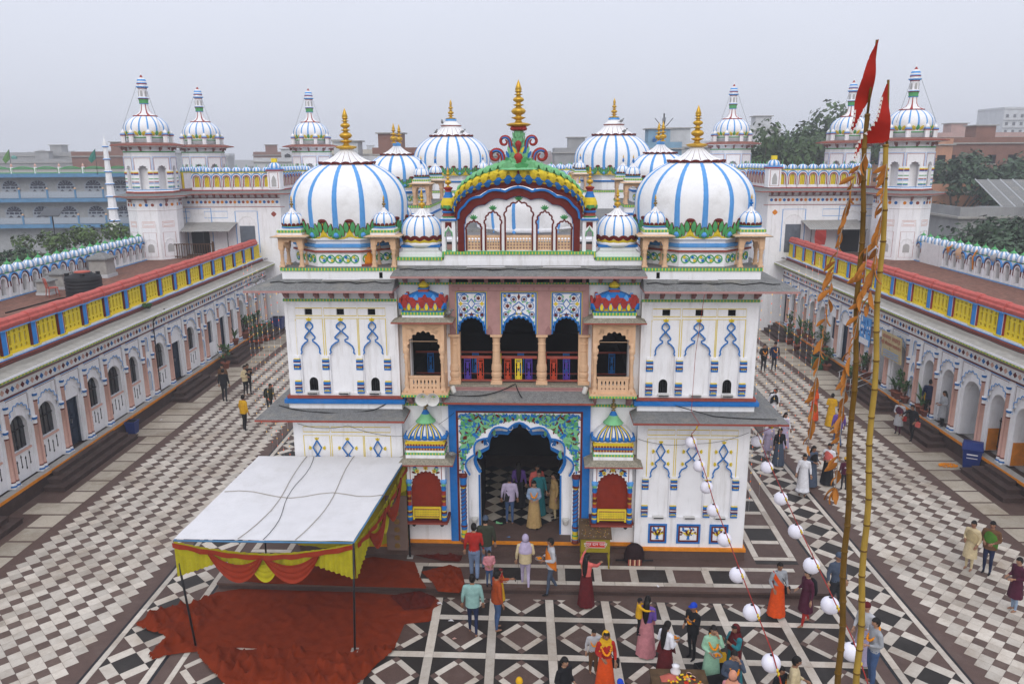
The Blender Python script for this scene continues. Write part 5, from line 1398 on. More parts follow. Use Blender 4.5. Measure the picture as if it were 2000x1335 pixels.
band(aout, ain, YK-.10, YK+.14, 'maroon', 'red_arch', gh)
t = MB(); ribbon(t, aout[1:-1], .06, YK-.10, .05, 'blue'); ribbon(t, ain, .03, YK, .03, 'blue'); t.build('blue_arch', gh)
aout2 = [(-1.76, 10.32)] + cusped(0, 1.73, 10.34, 11.17, 7, .12, 6) + [(1.76, 10.32)]
t = MB(); ribbon(t, aout2, .10, YK-.08, .06, 'maroon'); t.build('red_moulding', gh)
# leafy hood: overlapping rows of leaves swept over the arch
hood = MB(); rows_h = []
NA = 40
def hoodpt(u, v, off=0.0):
 """u 0..1 along the arch, v 0 (lip) .. 1 (ridge); rounded in section"""
 a = pi-pi*u
 hw = 1.74-.12*v; zt = 11.19+(11.84-11.19)*v; zb = 10.40+.42*v
 pw = .92
 x = hw*math.cos(a); z = zb+(zt-zb)*math.sin(a)**pw + .16*v*math.exp(-(x/.42)**2)
 x *= 1+.06*math.sin(pi*v)*abs(math.cos(a));
 y = YK-.06-.24*math.sin(pi*min(1, v*.75+.1))+.30*v**2
 n = Vector((math.cos(a)*.5, -.8, math.sin(a)*.5+.2)).normalized()
 return Vector((x, y, z))+n*off
vs = []; fs = []
for j in range(7):
 for i in range(NA+1): vs.append(hoodpt(i/NA, j/6))
for j in range(6):
 for i in range(NA): fs.append((j*(NA+1)+i, j*(NA+1)+i+1, (j+1)*(NA+1)+i+1, (j+1)*(NA+1)+i))
hood.add(vs, fs, ['maroon' if (i//NA) < 1 else ('yellow' if (i//NA) < 4 else 'green') for i in range(6*NA)], True)
bk_ = [Vector((p.x, YK+.4, p.z-.1)) for p in [hoodpt(i/NA, 1) for i in range(NA+1)]]
hood.add([hoodpt(i/NA, 1) for i in range(NA+1)] + bk_, [(i, i+1, NA+2+i, NA+1+i) for i in range(NA)], 'green')
hd = hood.build('leaf_hood', gh)
def hood_leaf(u0, v0, wu, hv, m, off):
 t = MB(); P = [(0, 0)]; n = 6
 Lp = []
 for i in range(n+1):
  q = i/n; w = math.sin(pi*(q*.80+.02))**.75*(1+.18*(1 if i % 2 else -1)*(q > .15))
  Lp.append((w*wu, v0+hv*q))
 side = [hoodpt(min(1, max(0, u0+a)), b, off*math.sin(pi*min(1, (b-v0)/hv*.8+.2))+.004) for a, b in Lp]
 sid2 = [hoodpt(min(1, max(0, u0-a)), b, off*math.sin(pi*min(1, (b-v0)/hv*.8+.2))+.004) for a, b in Lp]
 midl = [hoodpt(u0, b, off*1.7*math.sin(pi*min(1, (b-v0)/hv*.8+.2))+.01) for a, b in Lp]
 vs = side+midl+sid2; N = n+1
 t.add(vs, [(i, i+1, N+i+1, N+i) for i in range(n)] + [(N+i, N+i+1, 2*N+i+1, 2*N+i) for i in range(n)], m)
 return t
for k in range(19):
 u = (k+.5)/19
 hood_leaf(u, .02, .023, .36, 'blue', .06).build('blue_leaf', hd)
for k in range(20):
 u = (k+.5)/20
 hood_leaf(u, .20, .024, .54, 'yellow', .09).build('yellow_leaf', hd)
for k in range(21):
 u = .06+.88*(k+.5)/21
 hood_leaf(u, .62, .025, .38, 'mint', .10).build('green_leaf', hd)
# central spire with curls
t = MB()
def spire_sec(z):
 k = (z-11.62)/(12.66-11.62); return .50*(1-k)**3.2+.13
pr = [(spire_sec(11.62+i*.104), 11.62+i*.104) for i in range(11)]
t.lathe([(a, b) for a, b in pr], 10, 'mint', (0, YK+.10, 0), smooth=False)
t.lathe([(.12, 12.64), (.20, 12.66), (.24, 12.70), (.20, 12.75), (.10, 12.78)], 12, 'red', (0, YK+.10, 0))
for k in range(4): t.lathe([(0, -.06), (.07, -.04), (.085, 0), (.06, .05), (0, .06)], 8, 'red', (.2*math.cos(k*pi/2+pi/4), YK+.1+.2*math.sin(k*pi/2+pi/4), 12.70))
for zi in range(7):
 z = 11.70+zi*.135; r_ = spire_sec(z); n_ = 9
 for k in range(n_):
  a = 2*pi*(k+.5*(zi % 2))/n_; e = Vector((math.cos(a), math.sin(a), 0)); tg = Vector((-math.sin(a), math.cos(a), 0))
  w_ = pi*r_/n_*1.15; c0 = Vector((0, YK+.10, z))+e*(r_+.01)
  t.add([c0-tg*w_*.6-Vector((0, 0, .05)), c0+e*.03-Vector((0, 0, .02)), c0+tg*w_*.6-Vector((0, 0, .05)), c0+e*.045+Vector((0, 0, .12)), c0-tg*w_+Vector((0, 0, .05)), c0+tg*w_+Vector((0, 0, .05))], [(0, 1, 3, 4), (1, 2, 5, 3)], 'mint' if zi > 1 else ('green' if k % 2 else 'mint'))
spire = t.build('crest_spire', gh)
t = MB()
for z0, sc_ in ((11.50, 1.0), (11.98, .72)):
 yy = YK-.13 if sc_ == 1.0 else YK-.03
 for s in (-1, 1):
  t.plate(comma(s*.02, z0, .42*sc_, .19*sc_, s*.75, -s*.5), (), yy-.06, yy+.12, 'blue'); t.plate(comma(s*.05, z0+.03, .34*sc_, .10*sc_, s*.42, s*.1), (), yy-.09, yy+.1, 'yellow'); t.plate(comma(s*.10, z0-.02, .46*sc_, .14*sc_, s*1.05, -s*.9), (), yy-.03, yy+.14, 'mint'); t.plate(comma(s*.16, z0-.06, .36*sc_, .12*sc_, s*1.35, -s*1.2), (), yy-.02, yy+.14, 'blue')
 t.lathe([(0, -.22*sc_), (.05*sc_, -.15*sc_), (.10*sc_, 0), (.13*sc_, .10*sc_), (.09*sc_, .19*sc_), (0, .23*sc_)], 10, 'red', (0, yy-.10, z0+.34*sc_))
 t.tube([(0, yy-.08, z0-.18*sc_), (0, yy-.10, z0+.2*sc_)], .035*sc_, 6, 'red')
t.build('peacock_motif', spire)
def curl(cx_, cz, r, s, sx0, sz0):
 pts = [(sx0, sz0)]
 for i in range(19):
  a = pi*1.05-i*.42; q = r*(1-i/22)
  pts.append((cx_+s*(-q*math.cos(a)*-1 if False else q*math.cos(a))*1.0, cz+q*math.sin(a)))
 return pts
for s in (-1, 1):
 for (cx_, cz, r, bx0, bz0, th) in ((.62, 11.98, .19, .36, 11.60, .055), (.38, 12.36, .15, .17, 12.00, .045)):
  P = []
  for i in range(22):
   a = pi-i*.36; q = r*(1-.033*i); P.append((cx_+q*math.cos(a), cz+q*math.sin(a)))
  stem = [(bx0, bz0), ((bx0+P[0][0])/2-.0, (bz0+P[0][1])/2-.05)]
  path = [(s*x, YK+.0, z) for x, z in stem+P]
  n_ = len(path)
  q = MB(); q.tube(path, [th*1.5]*2+[th*(1.3-.9*i/22) for i in range(22)], 7, 'red')
  q.tube([(s*x, YK-.05, z-.02) for x, z in stem+P[:7]], th*.5, 5, 'blue'); q.build('curl', spire)
t = MB(); kalash(t, 1.24, 1.0, (0, YK+.10, 12.74)); t.build('finial', spire)
# corner posts of the crest
for s in (-1, 1):
 t = MB(); x0 = 1.96
 hole = ogee(0, .085, 9.42, 9.86, 10.06, 6)
 t.plate([(-.19, 9.385), (-.09, 9.385)] + [(-.09, 9.9)] + [(-.05, 9.98), (0, 10.05), (.05, 9.98)] + [(.09, 9.9), (.09, 9.385), (.19, 9.385), (.19, 10.24), (-.19, 10.24)], (), -.16, -.08, 'white')
 for i in (-1, 1): t.box(*sorted((i*.19, i*.10)), -.08, .2, 9.385, 10.24, 'white')
 ribbon(t, [(-.10, 9.8), (-.09, 9.92), (-.03, 9.97), (0, 10.06), (.03, 9.97), (.09, 9.92), (.10, 9.8)], .03, -.16, .015, 'green'); t.plate([(-.09, 10.20), (.09, 10.20), (.09, 10.02), (0, 10.11), (-.09, 10.02)], (), -.17, -.16, 'maroon')
 t.box(-.24, .24, -.22, .24, 10.24, 10.29, 'blue'); t.box(-.21, .21, -.19, .22, 10.29, 10.31, 'white'); ps = t.build('crest_post', gh, (s*x0, YK+.05, 0))
 t = MB(); t.lathe([(.17, 10.31, 'green'), (.20, 10.36, 'brick_red'), (.16, 10.40, 'brick_red'), (.17, 10.44, 'blue'), (.20, 10.47, 'blue'), (.17, 10.50, 'maroon'), (.18, 10.54, 'maroon'), (.20, 10.58, 'green'), (.22, 10.66, 'yellow'), (.20, 10.76, 'yellow'), (.15, 10.86, 'blue'), (.11, 10.95, 'blue'), (.09, 11.02, 'red'), (.08, 11.06, 'red'), (.12, 11.10, 'red'), (.13, 11.14, 'red'), (.05, 11.16)], 12, 'green', smooth=False)
 for k in range(8):
  a = 2*pi*k/8; t.lathe([(0, -.1), (.05, -.06), (.06, 0), (.03, .08), (0, .12)], 6, 'yellow' if k % 2 else 'green', (.17*math.cos(a), .17*math.sin(a), 10.68 if k % 2 else 10.62))
 t.build('vase', ps); t = MB(); kalash2(t, .56, .55, (0, 0, 11.15)); t.build('finial', ps)
mat('door_grey', (.13, .15, .18), .6, .2, 4)
# ================================================================ main temple behind the gatehouse
th_ = thing('temple_hall', 'main temple block with four ribbed domes rising behind the gatehouse crest', 'temple', gate(0, 0), GROT)
t = MB(); t.box(-6.3, 6.3, 8.6, 26.2, .3, 9.15, 'white'); t.build('wall', th_)
t = MB(); t.box(-3.44, 3.44, 7.35, 8.6, .3, 8.98, 'white'); t.build('link_wall', th_)
t = MB(); t.box(-6.6, 6.6, 8.3, 26.5, 9.15, 9.25, 'slate'); t.build('roof', th_)
def rib_dome(parent, x, y, z, R, zm, zt, nr, capR, caph, finh, leaf_h, rw, elong=1.0, fins=1, tier=False, leaves=True):
 fn = dome_fn(R, zm, zt, R*.95)
 d = dome_mesh(fn, zt, 48).build('dome', parent, (x, y, z)); d.scale = (1, elong, 1)
 rm = add_rib(MB(), fn, leaf_h*.25, zt*.985, rw, rw*.6, 0, .02, 'lightblue', 12).mesh('rib'); lm = acanthus(fn, 2*pi*R*.95/nr, leaf_h, R*.95)
 for k in range(nr):
  link('rib', rm, d, (0, 0, 0), -pi/2+2*pi*(k+(0 if leaves else .5))/nr)
  if leaves: link('acanthus_leaf', lm, d, (0, 0, 0), -pi/2+2*pi*(k+.5)/nr)
 c = petal_cap(capR, caph, 18, capR*(.42 if tier else .18)); cz = zt-.06
 zc = fn(0)
 for i in range(40):
  zz = zt*i/40
  if zz > zm and fn(zz) < capR*.86: break
 link('petal_cap', c.mesh('petal_cap'), d, (0, 0, zz))
 top = zz+caph
 if tier:
  q = MB(); q.lathe([(capR*.46, top-.02, 'brick_red'), (capR*.5, top+.03, 'dome_white'), (capR*.36, top+.12, 'dome_white'), (capR*.25, top+.26, 'lightblue'), (capR*.27, top+.30, 'lightblue'), (capR*.25, top+.36)], 24, 'dome_white'); q.build('upper_cap', d); top += .34
 else:
  q = MB(); q.lathe([(capR*.2, top-.06), (capR*.24, top-.02), (capR*.24, top+.08), (capR*.1, top+.12)], 16, 'lightblue'); q.build('finial_base', d); top += .08
 for i in range(fins):
  q = MB(); (kalash if tier else kalash2)(q, finh, 1.0 if tier else .62); q.build('finial', d, (0, (i-(fins-1)/2)*.9, top))
 return d
for s in (-1, 1):
 # oblong-domed pavilion
 cx_, cy_ = s*5.42, 11.55
 t = MB(); t.box(-1.62, 1.62, -2.3, 2.3, 9.15, 10.02, 'white'); t.box(-1.66, 1.66, -2.34, 2.34, 9.72, 9.80, 'blue'); t.build('platform', th_, (cx_, cy_, 0))
 t = MB(); t.box(-1.66, 1.66, -2.34, 2.34, 10.02, 10.10, 'trim_green'); t.box(-1.64, 1.64, -2.32, 2.32, 10.10, 10.12, 'slate'); t.build('platform_trim', th_, (cx_, cy_, 0))
 t = MB(); c8 = 1/math.cos(pi/8)
 t.lathe([(1.15*c8, 10.12), (1.15*c8, 10.52, 'blue'), (1.2*c8, 10.54, 'blue'), (1.2*c8, 10.62, 'white'), (1.12*c8, 10.66), (1.18*c8, 10.72), (1.18*c8, 10.75)], 8, 'white', (0, 0, 0), False, ph=pi/8); dr = t.build('drum', th_, (cx_, cy_, 0)); dr.scale = (1, 1.35, 1)
 for k in (5, 6, 7): a = k*pi/4; link('vine_panel', VINE, dr, (1.15*math.cos(a), 1.15*math.sin(a), 10.15), a+pi/2).scale = (.8, .74, 1)
 rib_dome(th_, cx_, cy_, 10.73, 1.27, .55, 1.40, 14, .68, .36, .80, .46, .15, 1.35, 2)
 for a in (-1, 1):
  for b in (-1, 1): kiosk(th_, cx_+a*1.3, cy_+b*2.0, 10.12, .95, 'blue')
 # big dome
 cx_, cy_ = s*4.4, 22.2
 t = MB(); t.box(-2.1, 2.1, -2.1, 2.1, 9.15, 10.10, 'white'); t.build('platform', th_, (cx_, cy_, 0))
 t = MB(); t.box(-2.14, 2.14, -2.14, 2.14, 10.10, 10.18, 'trim_green'); t.box(-2.12, 2.12, -2.12, 2.12, 10.18, 10.2, 'slate'); t.build('platform_trim', th_, (cx_, cy_, 0))
 t = MB(); t.lathe([(1.85, 10.2), (1.85, 10.6, 'blue'), (1.92, 10.62, 'blue'), (1.92, 10.7, 'white'), (1.85, 10.73), (1.95, 10.95), (2.0, 10.98)], 8, 'white', (0, 0, 0), False, ph=pi/8); t.build('drum', th_, (cx_, cy_, 0))
 rib_dome(th_, cx_, cy_, 10.95, 2.08, .85, 2.25, 20, 1.16, .52, 1.05, .52, .165, 1.0, 1, True)
 for a in (-1, 1):
  for b in (-1, 1): kiosk(th_, cx_+a*1.85, cy_+b*1.85, 10.2, .95, 'blue')
# middle dome seen through the crest arches
t = MB(); t.lathe([(2.0, 9.2), (2.0, 9.32)], 32, 'white'); t.build('drum', th_, (0, 9.9, 0))
rib_dome(th_, 0, 9.9, 9.16, 2.05, .75, 2.05, 14, .8, .3, .4, .1, .15, leaves=False)
# trident lightning rod
t = MB(); t.tube([(0, 0, 0), (0, 0, 3.6)], .03, 6, 'iron'); t.lathe([(0, 2.9), (.08, 2.95), (.1, 3.0), (0, 3.08)], 8, 'oldgold')
for k in range(4): a = k*pi/2; t.tube([(0, 0, 3.0), (.15*math.cos(a), .15*math.sin(a), 3.1), (.4*math.cos(a), .4*math.sin(a), 3.4)], .014, 4, 'iron')
tag(t.build('lightning_rod', None, gate(5.95, 14.5, 10.15)), 'thin lightning rod with splayed prongs behind oblong dome with two finials', 'lightning rod')
# ================================================================ rear range: corner blocks and their towers
def tower_parts():
 P = {}
 c8 = 1/math.cos(pi/8); n8 = dict(n=8, smooth=False, ph=pi/8)
 t = MB(); t.lathe([(1.55*c8, -.5), (1.55*c8, 8.6, 'brick_red'), (1.58*c8, 8.62, 'white'), (1.56*c8, 8.64), (1.56*c8, 9.3)], 8, 'white', smooth=False, ph=pi/8); P['lower_body'] = t.mesh('lower_body')
 t = MB(); t.lathe([(1.45*c8, 9.32, 'white2'), (2.25*c8, 9.50, 'brick_red'), (2.25*c8, 9.56, 'slate'), (1.5*c8, 9.72, 'slate')], 8, 'slate', smooth=False, ph=pi/8, cap=False); P['lower_eave'] = t.mesh('lower_eave')
 t = MB(); t.lathe([(1.52*c8, 9.7, 'brick_red'), (1.55*c8, 9.76, 'brick_red'), (1.5*c8, 9.84, 'white'), (1.46*c8, 9.9, 'lightblue'), (1.46*c8, 9.96, 'white'), (1.1, 9.96), (1.1, 12.0), (1.44*c8, 12.05), (1.44*c8, 12.3, 'green'), (1.47*c8, 12.32, 'green'), (1.47*c8, 12.38, 'white'), (1.44*c8, 12.4), (1.44*c8, 12.7)], 8, 'white', smooth=False, ph=pi/8); P['upper_body'] = t.mesh('upper_body')
 # one face with an arched opening, painted lines and bands
 w = 2*1.46*math.tan(pi/8); t = MB(); a = cusped(0, .27, 11.15, 11.45, 5, .4, 3)
 t.plate([(-w/2, 9.96), (-.27, 9.96)] + a + [(.27, 9.96), (w/2, 9.96), (w/2, 12.1), (-w/2, 12.1)], (), 0, .16, 'white')
 t.box(-w/2-.03, w/2+.03, -.03, .0, 11.06, 11.14, 'yellow') if False else None
 for s in (-1, 1):
  x0, x1 = sorted((s*(w/2-.01), s*.30)); t.box(x0, x1, -.035, 0, 11.02, 11.09, 'yellow'); t.box(x0, x1, -.03, 0, 10.95, 11.02, 'red'); t.box(x0, x1, -.025, 0, 10.90, 10.95, 'blue')
  for z, m in ((10.42, 'red'), (10.34, 'lightblue'), (10.62, 'green'), (10.12, 'green'), (10.05, 'blue')): t.box(x0, x1, -.015, 0, z, z+.05, m)
 ribbon(t, [(-w/2+.1, 11.2), (-w/2+.1, 11.95), (w/2-.1, 11.95), (w/2-.1, 11.2)], .03, 0, .008, 'red'); ribbon(t, [(-w/2+.04, 11.2), (-w/2+.04, 12.02), (w/2-.04, 12.02), (w/2-.04, 11.2)], .03, 0, .008, 'lightblue')
 P['arch_face'] = t.mesh('arch_face')
 t = MB(); t.lathe([(1.40*c8, 12.62, 'white2'), (2.12*c8, 12.72, 'brick_red'), (2.12*c8, 12.78, 'tin_red'), (1.45*c8, 12.92, 'tin_red')], 8, 'slate', smooth=False, ph=pi/8, cap=False); P['upper_eave'] = t.mesh('upper_eave')
 t = MB(); t.box(-.12, .12, -.12, .12, 0, .55, 'white'); t.box(-.15, .15, -.15, .15, .50, .56, 'red'); t.box(-.16, .16, -.16, .16, .56, .62, 'lightblue'); t.lathe([(.13, .62), (.15, .70), (.10, .80), (.03, .86), (0, .96)], 10, 'dome_white'); P['turret'] = t.mesh('turret')
 t = MB(); t.lathe([(1.22, 12.9), (1.22, 13.2, 'green'), (1.26, 13.22, 'green'), (1.26, 13.28, 'white'), (1.2, 13.3), (1.25, 13.4)], 16, 'white'); P['drum'] = t.mesh('drum')
 fn = dome_fn(1.36, .42, 1.35, 1.22); t = dome_mesh(fn, 1.35, 36);
 P['dome'] = t.mesh('dome'); P['rib'] = add_rib(MB(), fn, .1, 1.33, .13, .07, 0, .015, 'lightblue', 10, False).mesh('rib'); P['leaf'] = None
 t = MB()
 for k in range(8):
  for q in (-1, 0, 1): surf_poly(t, fn, lobe(q*.16, .0, .30, .2, q*.5, 5), .03, 'yellow' if q else 'green', 2*pi*k/8, 1.3)
 P['leaf_collar'] = t.mesh('leaf_collar')
 t = MB(); N = 12; pr = [(.72, .0), (.62, .05), (.40, .16), (.28, .36), (.24, .62), (.23, .75)]
 vs = [(r*math.cos(2*pi*k/(2*N)), r*math.sin(2*pi*k/(2*N)), z) for r, z in pr for k in range(2*N)]; fs = []; ms = []
 for i in range(len(pr)-1):
  for k in range(2*N): fs.append((i*2*N+k, i*2*N+(k+1) % (2*N), (i+1)*2*N+(k+1) % (2*N), (i+1)*2*N+k)); ms.append('dome_white' if k % 4 else 'red')
 t.add(vs, fs, ms, True); t.lathe([(.74, -.04), (.74, .015)], 24, 'red'); P['neck'] = t.mesh('neck')
 t = MB(); t.lathe([(.24, 0, 'lightblue'), (.30, .05, 'green'), (.27, .12, 'green'), (.30, .30, 'maroon'), (.34, .36, 'lightblue'), (.28, .40, 'white'), (.26, .42), (.26, .95, 'red'), (.29, 1.0, 'lightblue'), (.38, 1.06, 'lightblue'), (.38, 1.10, 'white'), (.28, 1.12), (.28, 1.22, 'red'), (.33, 1.25, 'red'), (.31, 1.28, 'lightblue'), (.30, 1.34, 'dome_white'), (.29, 1.42, 'lightblue'), (.24, 1.54, 'dome_white'), (.14, 1.64, 'red'), (.06, 1.72, 'red'), (.05, 1.80, 'white'), (.02, 1.84), (.012, 2.05), (0, 2.1)], 14, 'white')
 for k in range(6):
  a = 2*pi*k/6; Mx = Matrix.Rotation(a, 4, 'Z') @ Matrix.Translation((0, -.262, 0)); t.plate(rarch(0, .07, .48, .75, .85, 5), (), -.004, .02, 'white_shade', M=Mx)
 P['lantern'] = t.mesh('lantern')
 return P
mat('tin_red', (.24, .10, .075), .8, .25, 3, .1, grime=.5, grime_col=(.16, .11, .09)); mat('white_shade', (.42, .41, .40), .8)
TP = tower_parts()
DISC = {}
for m in ('blue', 'brick_red', 'orange'):
 q = MB(); q.plate(disc(0, 0, .10, 12), (), -.02, .0, m); DISC[m] = q.mesh('painted_disc')
def make_tower(x, y, rz, label, s=1.0):
 r = thing('corner_tower', label, 'tower', (x, y, 0), rz)
 for nm in ('lower_body', 'lower_eave', 'upper_body', 'upper_eave', 'drum'): link(nm, TP[nm], r)
 for k in range(8):
  a = k*pi/4; link('arch_face', TP['arch_face'], r, (1.48*math.cos(a), 1.48*math.sin(a), 0), a+pi/2)
  a2 = a+pi/8; link('turret', TP['turret'], r, (1.42*math.cos(a2), 1.42*math.sin(a2), 12.86))
  for i in (-1, 0, 1): link('painted_disc', DISC[('blue', 'brick_red', 'orange')[(k+i) % 3]], r, (1.56*math.cos(a)-i*.38*math.sin(a), 1.56*math.sin(a)+i*.38*math.cos(a), 8.98), a+pi/2)
  if k in (4, 5, 6, 7, 0):
   q = link('bracket', BRACK, r, (1.46*math.cos(a), 1.46*math.sin(a), 9.2-.14), a+pi/2); q2 = link('bracket', BRACK, r, (1.44*math.cos(a), 1.44*math.sin(a), 12.38), a+pi/2)
   q3 = link('bracket', BRACK, r, (1.40*math.cos(a2), 1.40*math.sin(a2), 12.38), a2+pi/2)
 d = link('dome', TP['dome'], r, (0, 0, 13.36))
 for k in range(16): link('rib', TP['rib'], d, (0, 0, 0), 2*pi*k/16)
 link('leaf_collar', TP['leaf_collar'], d); link('neck', TP['neck'], r, (0, 0, 14.62)); link('lantern', TP['lantern'], r, (0, 0, 15.34))
 for k in (5, 6, 7):
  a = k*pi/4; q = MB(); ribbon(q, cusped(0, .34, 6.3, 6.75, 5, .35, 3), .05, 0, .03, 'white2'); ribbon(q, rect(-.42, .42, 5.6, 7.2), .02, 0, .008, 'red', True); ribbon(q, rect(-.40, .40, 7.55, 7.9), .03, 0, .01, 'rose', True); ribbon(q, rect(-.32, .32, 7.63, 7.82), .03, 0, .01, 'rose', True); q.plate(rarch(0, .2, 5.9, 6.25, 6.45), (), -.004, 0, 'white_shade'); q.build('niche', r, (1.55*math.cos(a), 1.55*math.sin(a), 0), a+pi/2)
 # stay wires
 for k in (0, 2): a = -pi/2+(k-1)*.9; q = MB(); q.tube([(.36*math.cos(a), .36*math.sin(a), 16.42), (1.5*math.cos(a), 1.5*math.sin(a), 13.8)], .008, 4, 'cable'); q.build('stay_wire', r)
 return r
# painted panel with a lobed medallion near the tower's foot
make_tower(-24.5, 52.4, .1, 'front corner tower beside block with a mended tin awning, by blue building')
make_tower(-24.6, 61.6, .1, 'rear corner tower half hidden behind front tower, by blue building')
make_tower(-16.7, 63.6, .1, 'corner tower standing behind the large dome of pavilion with canopy')
make_tower(24.3, 50.8, -.1, 'front corner tower beside two red pennants')
make_tower(24.2, 59.8, -.1, 'rear corner tower right behind the two red pennants')
make_tower(16.2, 62.4, -.1, 'corner tower standing behind the large dome of pavilion with flower panels')
# yellow-screened parapet pieces for the upper roofs
t = MB(); pp = .72
ar = rarch(0, .17, .18, .72, .90, 8)
t.plate([(-pp/2, 0), (pp/2, 0), (pp/2, 1.12), (-pp/2, 1.12)], [ar], 0, .05, 'white'); t.box(-pp/2, pp/2, .10, .25, 0, 1.12, 'rail_yellow'); t.box(-pp/2, pp/2, .25, .28, 0, 1.12, 'white')
for k in range(4): t.box(-.17+k*.1, -.16+k*.1, .07, .10, .18, .9, 'olive_y')
for r_, m_ in ((.235, 'red'), (.29, 'white'), (.335, 'lightblue')): ribbon(t, [(-r_, .2)] + [(r_*math.cos(pi-pi*i/8), .72+r_*math.sin(pi-pi*i/8)) for i in range(9)] + [(r_, .2)] if m_ != 'lightblue' else [(r_*math.cos(pi-pi*i/8), .76+r_*math.sin(pi-pi*i/8)) for i in range(9)], .05, 0, .05 if m_ != 'white' else .03, m_)
t.box(-pp/2, pp/2, -.02, .32, 1.12, 1.17, 'yellow'); t.box(-pp/2, pp/2, 0, .3, 1.17, 1.21, 'green'); YA = t.mesh('parapet_arch')
t = MB(); N = 16; pr_ = [(.30, 0), (.33, .06), (.32, .14), (.26, .23), (.15, .29), (0, .31)]
vs = [(r_*math.cos(2*pi*k/N), r_*math.sin(2*pi*k/N)*.8, z_) for r_, z_ in pr_ for k in range(N)]; fs = []; ms = []
for i in range(5):
 for k in range(N): fs.append((i*N+k, i*N+(k+1) % N, (i+1)*N+(k+1) % N, (i+1)*N+k)); ms.append('lightblue' if k % 2 else 'dome_white')
t.add(vs, fs, ms, True); t.lathe([(.06, .28), (.03, .36), (.012, .48), (0, .5)], 6, 'green'); YD = t.mesh('parapet_dome')
def parapet_run(root, x0, x1, y, z, rz=0.0):
 n = max(1, int(round(abs(x1-x0)/.72))); st = (x1-x0)/n
 for i in range(n):
  p = x0+(i+.5)*st
  loc = (p, y, z) if rz == 0 else (y, p, z)
  link('parapet_arch', YA, root, loc, rz);
  l2 = (p, y+.14, z+1.21) if rz == 0 else (y-.14*math.copysign(1, rz), p, z+1.21)
  link('parapet_dome', YD, root, l2, rz)
def turret_post(root, x, y, z):
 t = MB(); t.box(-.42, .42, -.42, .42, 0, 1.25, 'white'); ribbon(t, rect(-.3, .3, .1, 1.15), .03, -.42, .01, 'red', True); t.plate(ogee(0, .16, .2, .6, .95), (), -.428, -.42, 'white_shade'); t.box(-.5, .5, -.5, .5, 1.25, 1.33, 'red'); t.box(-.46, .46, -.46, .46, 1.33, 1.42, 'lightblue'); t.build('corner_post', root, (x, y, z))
 q = link('post_dome', YD, root, (x, y, z+1.42)); q.scale = (1.25, 1.5, 1.3)
 q = MB(); q.box(-.16, .16, -.16, .16, 0, .26, 'rail_yellow'); q.build('lamp_box', root, (x, y, z+1.82))
